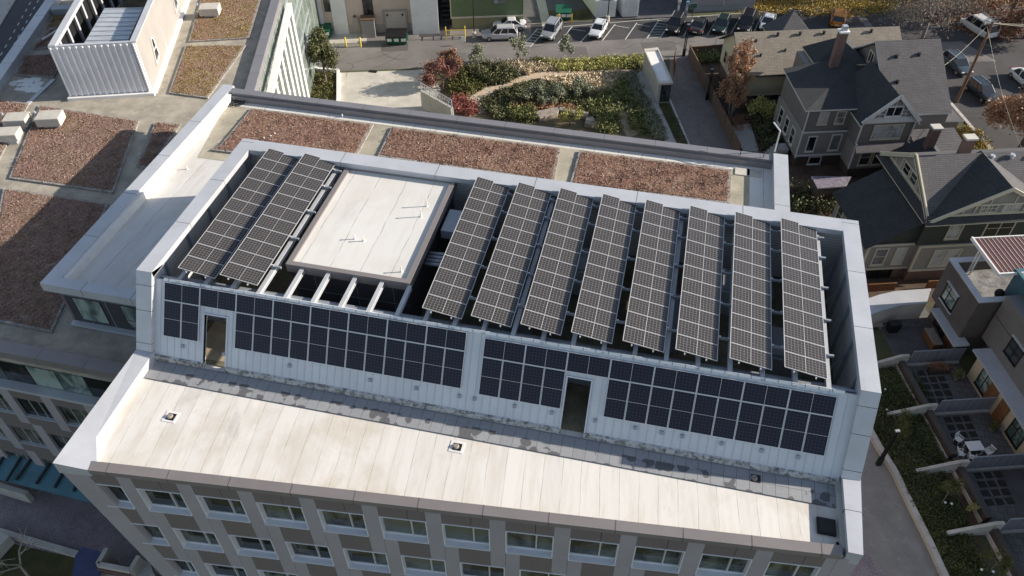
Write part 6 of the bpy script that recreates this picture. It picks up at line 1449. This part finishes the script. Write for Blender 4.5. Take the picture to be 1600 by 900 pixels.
car(934, 53, 262, 'white hatchback with a black roof alone in the middle of the bays', WHT, 'suv', 4.1, 1.75, 1.5)
car(1054, 45, 260, 'black estate just right of the second hatched area', BLK, 'suv', 4.7); car(1091, 46, 79, 'dark car with red tail lights towards us, second right of the hatching', DGR, 'sedan', 4.5, 1.8, 1.45)
car(1126, 46, 260, 'dark green car facing us, third right of the hatching', GRN, 'suv', 4.4, 1.8, 1.55); car(1165, 42, 260, 'black pickup sized car next to the white one', BLK, 'suv', 5.2, 1.95, 1.8)
car(1198, 41, 260, 'white car at the far right of the parking bays', WHT, 'sedan', 4.5, 1.8, 1.45); car(1238, 33, 80, 'dark hatchback behind the peaked shed roof', DGR, 'sedan', 4.4, 1.8, 1.45); car(1308, 34, 82, 'bright orange car beyond the tan roofed house', ORG, 'suv', 4.9, 1.95, 1.7)
car(1526, 50, 122, 'white van on the side street under the autumn trees', WHT, 'van', 5.2, 2.0, 2.05); car(1492, 108, 294, 'blue grey car behind the wooden utility pole', BLU, 'suv', 4.6)
car(1530, 150, 296, 'dark navy car with a roof rack beyond the charcoal house', ('navy', (.02, .03, .045)), 'suv', 4.6); car(1598, 130, 290, 'white car at the right edge beside the orange tree', WHT, 'sedan', 4.5)

# ================================================================== PLANTING
S = lambda l: [W(640+a/3.81, 80+b/3.81) for a, b in l]
cover('yellow_hedge', S([(720, 62), (900, 70), (1390, 36), (1392, 100), (1180, 112), (900, 118), (780, 92)]), 520, .10, .55, M['lf_yellow'], 'long bright yellow green low hedge between the alley and the garden path', 11, .5, 40)
cover('hedge_shadow_plants', S([(1290, 66), (1392, 62), (1392, 104), (1290, 108)]), 60, .10, .5, M['lf_green'], 'end of the long hedge beside the concrete booth, shade painted in darker leaves', 12, .5, 40)  # darker leaves put shade into the colour of this hedge end
cover('dry_grasses', S([(420, 84), (560, 72), (720, 70), (900, 112), (760, 126), (690, 148), (640, 120), (500, 92)]), 150, .10, .6, M['lf_straw'], 'pale dry grasses between the alley and the mounded hedge', 13, .45, 40)
cover('straw_meadow', S([(790, 172), (960, 158), (1290, 132), (1230, 190), (1210, 240), (1080, 262), (900, 218), (780, 196)]), 420, .13, .5, M['lf_straw'], 'wide patch of straw coloured ornamental grass below the tan path', 14, .42, 44)
sheet('straw_bed', [p[:2] for p in S([(790, 172), (960, 150), (1290, 120), (1230, 190), (1300, 300), (1400, 480), (1300, 520), (1180, 330), (1080, 262), (900, 218), (780, 196)])], .05, M['straw'])
cover('rust_grasses', S([(600, 320), (760, 310), (1000, 345), (1010, 372), (880, 362), (740, 372), (610, 352)]), 90, .10, .55, M['lf_tan'], 'rounded russet grass tussocks above the stone benches', 15, .42, 60)
cover('shrub_mass', S([(440, 300), (560, 250), (690, 200), (790, 205), (900, 222), (1070, 265), (1110, 330), (1060, 352), (930, 318), (760, 305), (600, 315), (560, 330), (600, 420), (480, 390), (430, 340)]), 260, .12, .65, M['lf_green'], 'dark green shrub mass between the tan path and the stone benches', 16, .6, 60)
cover('bright_shrubs', S([(1080, 262), (1190, 250), (1240, 330), (1260, 450), (1240, 495), (1100, 480), (1130, 420), (1060, 345)]), 140, .12, .7, M['lf_bright'], 'bright green shrubs in a broad band right of the stone benches', 17, .6, 60)
cover('bright_shrubs', S([(1220, 170), (1290, 160), (1310, 250), (1370, 330), (1400, 420), (1440, 500), (1330, 490), (1290, 360), (1210, 240)]), 120, .12, .6, M['lf_bright'], 'second bright green shrub band beside the grey booth walk', 18, .55, 55)
cover('sage_plants', S([(1300, 130), (1345, 140), (1400, 250), (1470, 380), (1540, 530), (1450, 520), (1400, 400), (1330, 260), (1290, 180)]), 170, .10, .5, M['lf_grey'], 'grey green low plants along the edge of the booth walk', 19, .4, 45)
cover('green_mound', S([(310, 120), (450, 95), (560, 105), (640, 150), (600, 185), (470, 210), (380, 160)]), 170, .12, 1.0, M['lf_green'], 'dark green mounded hedge between the red shrub and the tan path', 20, .7, 80)
cover('left_shrubs', S([(250, 150), (320, 140), (430, 190), (460, 212), (330, 270), (250, 262), (230, 210)]), 100, .12, .7, M['lf_olive'], 'mixed green shrubs between the ramp wall and the tan path', 21, .6, 60)
cover('crimson_shrubs', S([(260, 290), (330, 275), (400, 340), (400, 380), (262, 380)]), 55, .10, .8, M['lf_crimson'], 'crimson red shrubs against the end of the ramp wall', 22, .5, 70)
cover('bench_plants', S([(600, 350), (720, 352), (760, 372), (740, 420), (620, 420), (590, 380)]), 90, .11, .7, M['lf_bright'], 'leafy green plants left of the stone benches', 23, .5, 50)
cover('lane_grass', [W(*p) for p in [(1030, 162), (1042, 160), (1072, 224), (1060, 226)]], 120, .06, .15, M['lf_green'], 'narrow strip of grass between booth walk and brick lane', 24, .4, 30)
cover('planter_plants', [W(*p) for p in [(478, 112), (520, 116), (526, 158), (482, 158)]], 110, .10, .4, M['lf_olive'], 'low plants filling the white kerbed planter', 25, .5, 40)
cover('yard_hedge', [W(*p) for p in [(1085, 90), (1124, 90), (1128, 98), (1088, 99)]], 60, .10, .8, M['lf_bright'], 'clipped green hedge behind the short board fence', 26, .5, 60)
# stone benches
for pts, h, lb in (([(740, 385), (880, 355), (888, 375), (880, 392), (775, 425)], .6, 'long stone bench block, left of three'), ([(892, 355), (1062, 388), (1058, 412), (1010, 402), (885, 372)], .6, 'long stone bench block, middle of three'), ([(1050, 412), (1090, 408), (1120, 470), (1040, 452)], .5, 'flat stone slab, right of the stone benches')):
    o = MB().prism([p[:2] for p in S(pts)], 0, h).build('stone_bench', M['stone'], None, bevel=.06); tag(o, lb, 'stone bench', 'stone benches in the garden')
# individual trees and shrubs
X = lambda a, b: W(a, b, 0)
tree('evergreen_tree', 'tall narrow green tree in the white kerbed planter', X(510, 132), 6.6, 1.3, M['lf_green'], 11000, .12, tr=.12, trunk_h=.12, spread=.5, seed=31, squash=1.6, blob=.55, depth=2, kids=6)
tree('red_shrub', 'big red leaved shrub beside the ramp railing', X(692, 138), 3.4, 2.0, M['lf_red'], 6000, .11, tr=.10, trunk_h=.3, spread=.8, seed=32, cat='shrub', blob=.36)
tree('russet_shrub', 'small russet shrub behind the red leaved one by the alley', X(706, 112), 2.6, 1.5, M['lf_rust'], 3500, .10, tr=.07, trunk_h=.4, spread=.8, seed=33, cat='shrub')
for a, b, hh, rr, lb, sd_ in ((750, 128, 5.0, 1.1, 'thin pale leaved sapling in front of the mounded hedge', 34), (808, 100, 3.6, 1.3, 'pale grey green bush by the alley with a dark figure shaped shadow', 35), (884, 96, 3.4, .9, 'thin pale sapling in the yellow green hedge', 36)):
    tree('sapling', lb.replace(' with a dark figure shaped shadow', ', left end of the yellow hedge'), X(a, b), hh, rr, M['lf_grey'], 1800, .10, bark='bark_pale', tr=.05, trunk_h=.4, spread=.6, seed=sd_, group='pale saplings along the garden')
for a, b, lb, sd_ in ((838, 160, 'left pale green round bush in the shrub mass', 37), (862, 158, 'middle pale green round bush in the shrub mass', 38), (905, 150, 'right pale green round bush in the shrub mass', 39), (890, 198, 'small leafy bush between the stone benches', 40)):
    tree('bush', lb, X(a, b), 2.2, 1.3, M['lf_grey'] if sd_ < 40 else M['lf_yellow'], 1800, .10, tr=.06, trunk_h=.3, spread=.9, seed=sd_, cat='bush')
bt = thing('birch_tree', 'tall orange leaved birch with several pale stems beside the tan roofed house', 'tree', X(1140, 182)); g = np.random.default_rng(41); c_ = Vector(X(1140, 182)); mb = MB(); bl = []
for k in range(5):
    a0 = k*1.26; top = c_+Vector((1.0*math.cos(a0), 1.0*math.sin(a0), 8.2+.9*math.sin(k*2.3))); base = c_+Vector((.12*math.cos(a0), .12*math.sin(a0), 0)); m1 = base.lerp(top, .45)+Vector((.25*math.cos(a0), .25*math.sin(a0), 0))
    mb.cyl(base, m1, .075, .05, 6); mb.cyl(m1, top, .05, .015, 6)
    for j in range(16):
        t = .22+.75*j/15; p = base.lerp(top, t); q = p+Vector((g.normal()*.55, g.normal()*.55, .3+.3*g.random()))*(1.25-t*.7); mb.cyl(p, q, .02, .008, 4); bl.append((tuple(q), (.5*(1.25-t*.6), .5*(1.25-t*.6), .55), int((90+110*g.random())*(1.6 if t < .5 else 1))))
mb.build('trunk', M['bark_pale'], bt); leaves('crown', bl, .10, M['lf_orange'], bt, seed=41)
tree('autumn_tree', 'large orange leaved tree at the right edge by the side street', X(1592, 236), 7.4, 4.3, M['lf_orange'], 16000, .15, tr=.2, trunk_h=.35, spread=.6, seed=42, kids=4, blob=.28)
for a, b, hh, rr, lb, sd_ in ((1440, 62, 9, 5.2, 'bare winter tree in front of the white van', 43), (1400, 34, 9, 4.4, 'bare winter tree above the end of the tan roof', 44), (1475, 44, 8, 4.2, 'bare winter tree nearest the white van', 45)):
    tree('bare_tree', lb, X(a, b), hh, rr, M['lf_bare'], 900, .08, tr=.2, trunk_h=.3, spread=.75, seed=sd_, kids=4, depth=4, bark='bark_grey', group='bare trees by the side street')
for a, b, hh, rr, m_, lb, sd_ in ((1575, 30, 8, 4.6, 'lf_orange', 'rust and green autumn tree at the top right corner', 46), (1600, 60, 6, 3.2, 'lf_rust', 'rust coloured tree behind the power lines', 47), (1500, -14, 8, 5, 'lf_rust', 'brown crowned tree at the top edge above the van', 48), (1345, -12, 7, 4.2, 'lf_gold', 'golden green tree at the top edge above the orange car', 49), (1245, -14, 7, 4.0, 'lf_gold', 'golden tree at the top edge above the parking bays', 50), (1170, -22, 7, 3.6, 'lf_olive', 'olive green tree at the top edge by the blue grey building', 51)):
    tree('autumn_tree', lb, X(a, b), hh, rr, M[m_], 7000, .17, tr=.2, trunk_h=.35, spread=.65, seed=sd_, kids=4)
tree('young_evergreen', 'small yellow green shrub glowing beside the taupe house steps', X(1190, 196), 2.6, 1.7, M['lf_yellow'], 4000, .12, tr=.07, trunk_h=.3, spread=.9, seed=52, cat='shrub')
cover('yard_leaves', [W(*p) for p in [(1138, 184), (1176, 178), (1178, 198), (1144, 206)]], 60, .08, .08, M['lf_orange'], 'orange brown fallen leaves under the birch tree', 58, .5, 30)
cover('yard_shrubs', [W(*p) for p in [(1176, 176), (1208, 186), (1217, 235), (1190, 240), (1180, 205)]], 60, .13, 1.1, M['lf_green'], 'dark green shrubs in the yard beside the taupe house', 53, .7, 60)
cover('rear_shrubs', [W(*p) for p in [(1232, 300), (1300, 300), (1318, 335), (1240, 335)]], 80, .13, 1.2, M['lf_green'], 'dark green shrubs in the gap between the office and charcoal house', 54, .7, 60)
cover('front_beds', [W(*p) for p in [(1475, 195), (1530, 205), (1560, 245), (1500, 225)]], 90, .09, .3, M['lf_gold'], 'fallen yellow leaves and grass behind the house chimneys', 55, .6, 30)
cover('fallen_leaves', [W(*p) for p in [(1150, 0), (1420, 0), (1420, 16), (1330, 26), (1150, 20)]], 300, .12, .12, M['lf_gold'], 'golden fallen leaves on the ground beyond the parking bays', 56, .9, 26)
cover('fallen_leaves', [W(*p) for p in [(1420, -10), (1640, -10), (1640, 60), (1540, 64), (1440, 30)]], 420, .12, .12, M['lf_rust'], 'rust fallen leaves on the verge around the white van', 57, .9, 26)
# right-hand side garden
G1 = [W(*p) for p in [(1357, 600), (1395, 572), (1440, 600), (1462, 690), (1500, 800), (1540, 905), (1475, 905), (1455, 850), (1425, 790), (1398, 735), (1372, 692)]]
cover('garden_ground_cover', G1, 1000, .065, .42, M['lf_dark'], 'dark leafy ground cover between the kerb wall and the patios', 61, .42, 60)
cover('green_ground_cover', [W(*p) for p in [(1360, 640), (1395, 650), (1440, 720), (1460, 790), (1430, 795), (1398, 730)]], 260, .06, .5, M['lf_green'], 'greener leafy patch beside the black light column', 62, .4, 70)
cover('yellow_ground_cover', [W(*p) for p in [(1432, 790), (1470, 785), (1510, 850), (1520, 905), (1478, 905)]], 260, .05, .3, M['lf_olive'], 'yellow green ground cover at the lower right beside the kerb wall', 63, .35, 70)
for a, b, hh, lb, sd_ in ((1408, 690, 2.9, 'yellow green sapling beside the first tapering wall', 64), (1468, 790, 2.7, 'yellow green sapling beside the second tapering wall', 65), (1548, 890, 2.4, 'yellow green sapling at the lower right edge', 66), (1515, 800, 1.0, 'tiny yellow green plant in the lower patio', 67)):
    tree('sapling', lb, X(a, b), hh, .85 if hh > 2 else .4, M['lf_yellow'] if hh < 2 else M['lf_olive'], 1500 if hh > 2 else 300, .055, tr=.045, bark='bark_pale', trunk_h=.5, spread=.55, seed=sd_)
for a, b, lb in ((1383, 608, 'white path light nearest the first tapering wall'), (1477, 785, 'left of two white path lights by the second sapling'), (1487, 787, 'right of two white path lights by the second sapling'), (1534, 890, 'left of two white path lights at the bottom edge'), (1552, 893, 'right of two white path lights at the bottom edge'), (1386, 640, 'white path light behind the light column')):
    p = W(a, b, .5); o = MB().cyl((p[0], p[1], .05), (p[0], p[1], .5), .03, .03, 6).build('garden_light', M['iron']); MB().cyl((p[0], p[1], .5), (p[0], p[1], .58), .10, .05, 10).build('lamp_head', M['white_clean'], o, local=True)
    tag(o, lb, 'garden light', 'path lights in the dark ground cover')
# bare tree and entrance structure, bottom left
tree('bare_tree', 'pale bare branching tree on the dark lawn at the bottom left', W(48, 905, -2.6), 4.6, 2.6, M['lf_rust'], 0, .06, bark='bark_pale', tr=.10, trunk_h=.45, spread=.6, seed=71, kids=3)
cover('lawn_grass', [W(*p, ZL) for p in [(-20, 838), (0, 848), (118, 875), (116, 905), (-20, 905)]], 1, .01, .01, M['lf_dark'], 'dark grass', 72) if False else None
r = thing('entry_kiosk', 'navy roofed entry block with an open concrete stair box beside it', 'entrance', W(150, 880, -2.6))
mb = MB(); mb.prism([W(*p, .4)[:2] for p in [(129, 855), (160, 863), (156, 930), (108, 930), (118, 869)]], -2.6, .4); mb.build('block', M['concrete'], r)
mb = MB(); mb.prism([W(*p, .4)[:2] for p in [(129, 855), (160, 863), (156, 930), (108, 930), (118, 869)]], .4, .47); mb.build('roof', M['navy'], r)
k = [Vector(W(*p, 1.0)) for p in [(166, 856), (152, 880), (203, 890), (216, 868)]]
mb = MB(); 
for a_, b_ in ((0, 1), (1, 2), (2, 3)): mb.bar((k[a_].x, k[a_].y, -.8), (k[b_].x, k[b_].y, -.8), .28, 3.6)
mb.build('stair_wall', M['concrete_lt'], r)
mb = MB(); p, q_ = k[1]+Vector((-.05, -.2, -.6)), k[2]+Vector((0, -.2, -.6)); mb.bar(p, q_, .1, .5); mb.build('brick_band', M['brick'], r)
mb = MB(); c_ = W(228, 884, .2); mb.prism([W(*p, .2)[:2] for p in [(216, 870), (234, 880), (240, 896), (222, 905), (205, 892)]], -2.6, .2); mb.build('buttress', M['concrete_lt'], r)
tag(MB().box(*[v for v in (W(258, 900, -2.5)[0]-.5, W(258, 900, -2.5)[0]+.5, W(258, 900, -2.5)[1]-.3, W(258, 900, -2.5)[1]+.5)], -2.6, -1.6).build('blue_box', M['cap'], None, bevel=.05), 'pale blue box at the foot of the office corner', 'box')
tag(MB().bar(W(-12, 866, -1.9), W(12, 840, -1.9), .8, 1.0).build('plaza_seat', M['concrete_lt']), 'chunky pale concrete seat at the left edge of the dark lawn', 'seat')

# charging posts and sign behind the bays
for (a, b, hh, m_, lb) in ((1058, 27, 2.2, 'white', 'left slim charging post with a white top behind the black estate'), (1071, 27, 1.9, 'blue_panel', 'right charging post with a pale blue front behind the dark cars')):
    if m_ == 'blue_panel': M['blue_panel'] = basic('blue_panel', (.22, .38, .58), .4)
    x, y, _ = W(a, b); r = thing('charging_post', lb, 'charging post', (x, y, 0), R(17), 'charging posts behind the parking bays')
    MB().box(-.16, .16, -.12, .12, 0, hh).build('post', M['duct'], r, local=True, bevel=.02); MB().box(-.2, .2, -.14, .14, hh, hh+.4).build('head', M[m_], r, local=True, bevel=.03); MB().box(-.12, .12, -.14, -.12, hh*.55, hh*.8).build('screen', M['white'], r, local=True)
x, y, _ = W(1081, 27); r = thing('green_sign', 'small square green sign on a post beside the charging posts', 'sign', (x, y, 0), R(17))
MB().cyl((0, 0, 0), (0, 0, 1.5), .04, .04, 8).build('post', M['iron'], r, local=True); MB().box(-.45, .45, -.04, 0, 1.3, 2.0).build('plate', basic('sign_green', (.06, .14, .10), .5), r, local=True); MB().box(-.5, .5, -.03, .01, 1.25, 2.05).build('border', M['duct'], r, local=True)

# ================================================================== PERSON walking at the edge of the alley
def skin_mesh(name, J, E_, mat, parent, sub=2):
    me = bpy.data.meshes.new(name); me.from_pydata([j[0] for j in J], E_, []); me.materials.append(mat)
    o = bpy.data.objects.new(name, me); COL.objects.link(o); o.parent = parent; MW[o.name] = MW[parent.name]
    sk = o.modifiers.new('skin', 'SKIN'); sk.use_smooth_shade = True
    if not me.skin_vertices: me.attributes.new('skin', 'FLOAT', 'POINT') if False else None
    try:
        layer = me.skin_vertices[0].data
    except Exception:
        bpy.context.view_layer.objects.active = o; o.select_set(True)
        bpy.ops.mesh.customdata_skin_add(); layer = me.skin_vertices[0].data
    for i, j in enumerate(J): layer[i].radius = (j[1], j[2] if len(j) > 2 else j[1]); layer[i].use_root = (i == 0)
    ss = o.modifiers.new('sub', 'SUBSURF'); ss.levels = sub; ss.render_levels = sub
    return o
px0 = W(809, 98); PE = thing('person', 'person in dark jacket and grey trousers walking beside the yellow hedge end', 'person', px0, R(-150))
clothG = basic('trouser_cloth', (.10, .095, .10), .9); clothD = basic('jacket_cloth', (.03, .03, .035), .9); skinM = basic('skin', (.42, .26, .19), .6); hairM = basic('hair', (.02, .015, .012), .7)
# walking pose, x forward; pelvis first
J = [((0, 0, .92), .13, .11), ((0, 0, 1.15), .12, .10), ((.02, 0, 1.36), .13, .10), ((.03, 0, 1.47), .055), ((.05, 0, 1.55), .05), ((.06, 0, 1.63), .085, .095), ((.06, 0, 1.72), .07),
     ((.02, .09, .88), .09), ((.16, .10, .50), .062), ((.22, .10, .10), .042), ((.34, .10, .05), .036),
     ((.02, -.09, .88), .09), ((-.06, -.10, .50), .062), ((-.30, -.10, .16), .042), ((-.22, -.10, .05), .036),
     ((.02, .18, 1.38), .058), ((-.10, .23, 1.12), .044), ((.02, .25, .90), .032), ((.06, .25, .83), .03),
     ((.02, -.18, 1.38), .058), ((.10, -.23, 1.12), .044), ((.26, -.24, .96), .032), ((.32, -.24, .91), .03)]
E_ = [(0, 1), (1, 2), (2, 3), (3, 4), (4, 5), (5, 6), (0, 7), (7, 8), (8, 9), (9, 10), (0, 11), (11, 12), (12, 13), (13, 14), (2, 15), (15, 16), (16, 17), (17, 18), (2, 19), (19, 20), (20, 21), (21, 22)]
for hb, sgn in ((18, 1), (22, -1)):
    b_ = Vector(J[hb][0])
    for k, (ox, ln) in enumerate(((-.03, .07), (-.01, .085), (.01, .08), (.03, .065))):
        J.append((tuple(b_+Vector((ox, 0, -ln*.6))), .0085)); E_.append((hb, len(J)-1)); J.append((tuple(b_+Vector((ox+.01, -sgn*.015, -ln))), .0075)); E_.append((len(J)-2, len(J)-1))
    J.append((tuple(b_+Vector((.04, -sgn*.02, -.02))), .009)); E_.append((hb, len(J)-1))
body = skin_mesh('body', J, E_, skinM, PE)
skin_mesh('jacket', [((0, 0, .95), .15, .13), ((0, 0, 1.15), .145, .12), ((.02, 0, 1.37), .15, .115), ((.03, 0, 1.45), .075), ((.02, .19, 1.38), .072), ((-.10, .23, 1.12), .058), ((.01, .25, .92), .046), ((.02, -.19, 1.38), .072), ((.10, -.23, 1.12), .058), ((.24, -.24, .975), .046)], [(0, 1), (1, 2), (2, 3), (2, 4), (4, 5), (5, 6), (2, 7), (7, 8), (8, 9)], clothD, PE)
skin_mesh('trousers', [((0, 0, .97), .14, .12), ((.02, .09, .87), .102), ((.16, .10, .50), .075), ((.215, .10, .13), .06), ((.02, -.09, .87), .102), ((-.06, -.10, .50), .075), ((-.28, -.10, .19), .06)], [(0, 1), (1, 2), (2, 3), (0, 4), (4, 5), (5, 6)], clothG, PE)
skin_mesh('hair', [((.03, 0, 1.66), .1, .1), ((.04, 0, 1.74), .085, .085)], [(0, 1)], hairM, PE)
for sy in (.09+.01, -.10): pass
MB().box(.18, .40, .06, .14, .0, .08).build('shoe', M['rubber'], PE, local=True, bevel=.03); MB().box(-.36, -.14, -.14, -.06, .0, .09).build('shoe', M['rubber'], PE, local=True, bevel=.03)
MB().box(.135, .16, -.012, .012, 1.60, 1.64).build('nose', skinM, PE, local=True, bevel=.005)
for sy in (-.032, .032): MB().box(.128, .142, sy-.012, sy+.012, 1.645, 1.66).build('eye', hairM, PE, local=True)
MB().box(.128, .14, -.022, .022, 1.575, 1.585).build('mouth', M['brick'], PE, local=True)
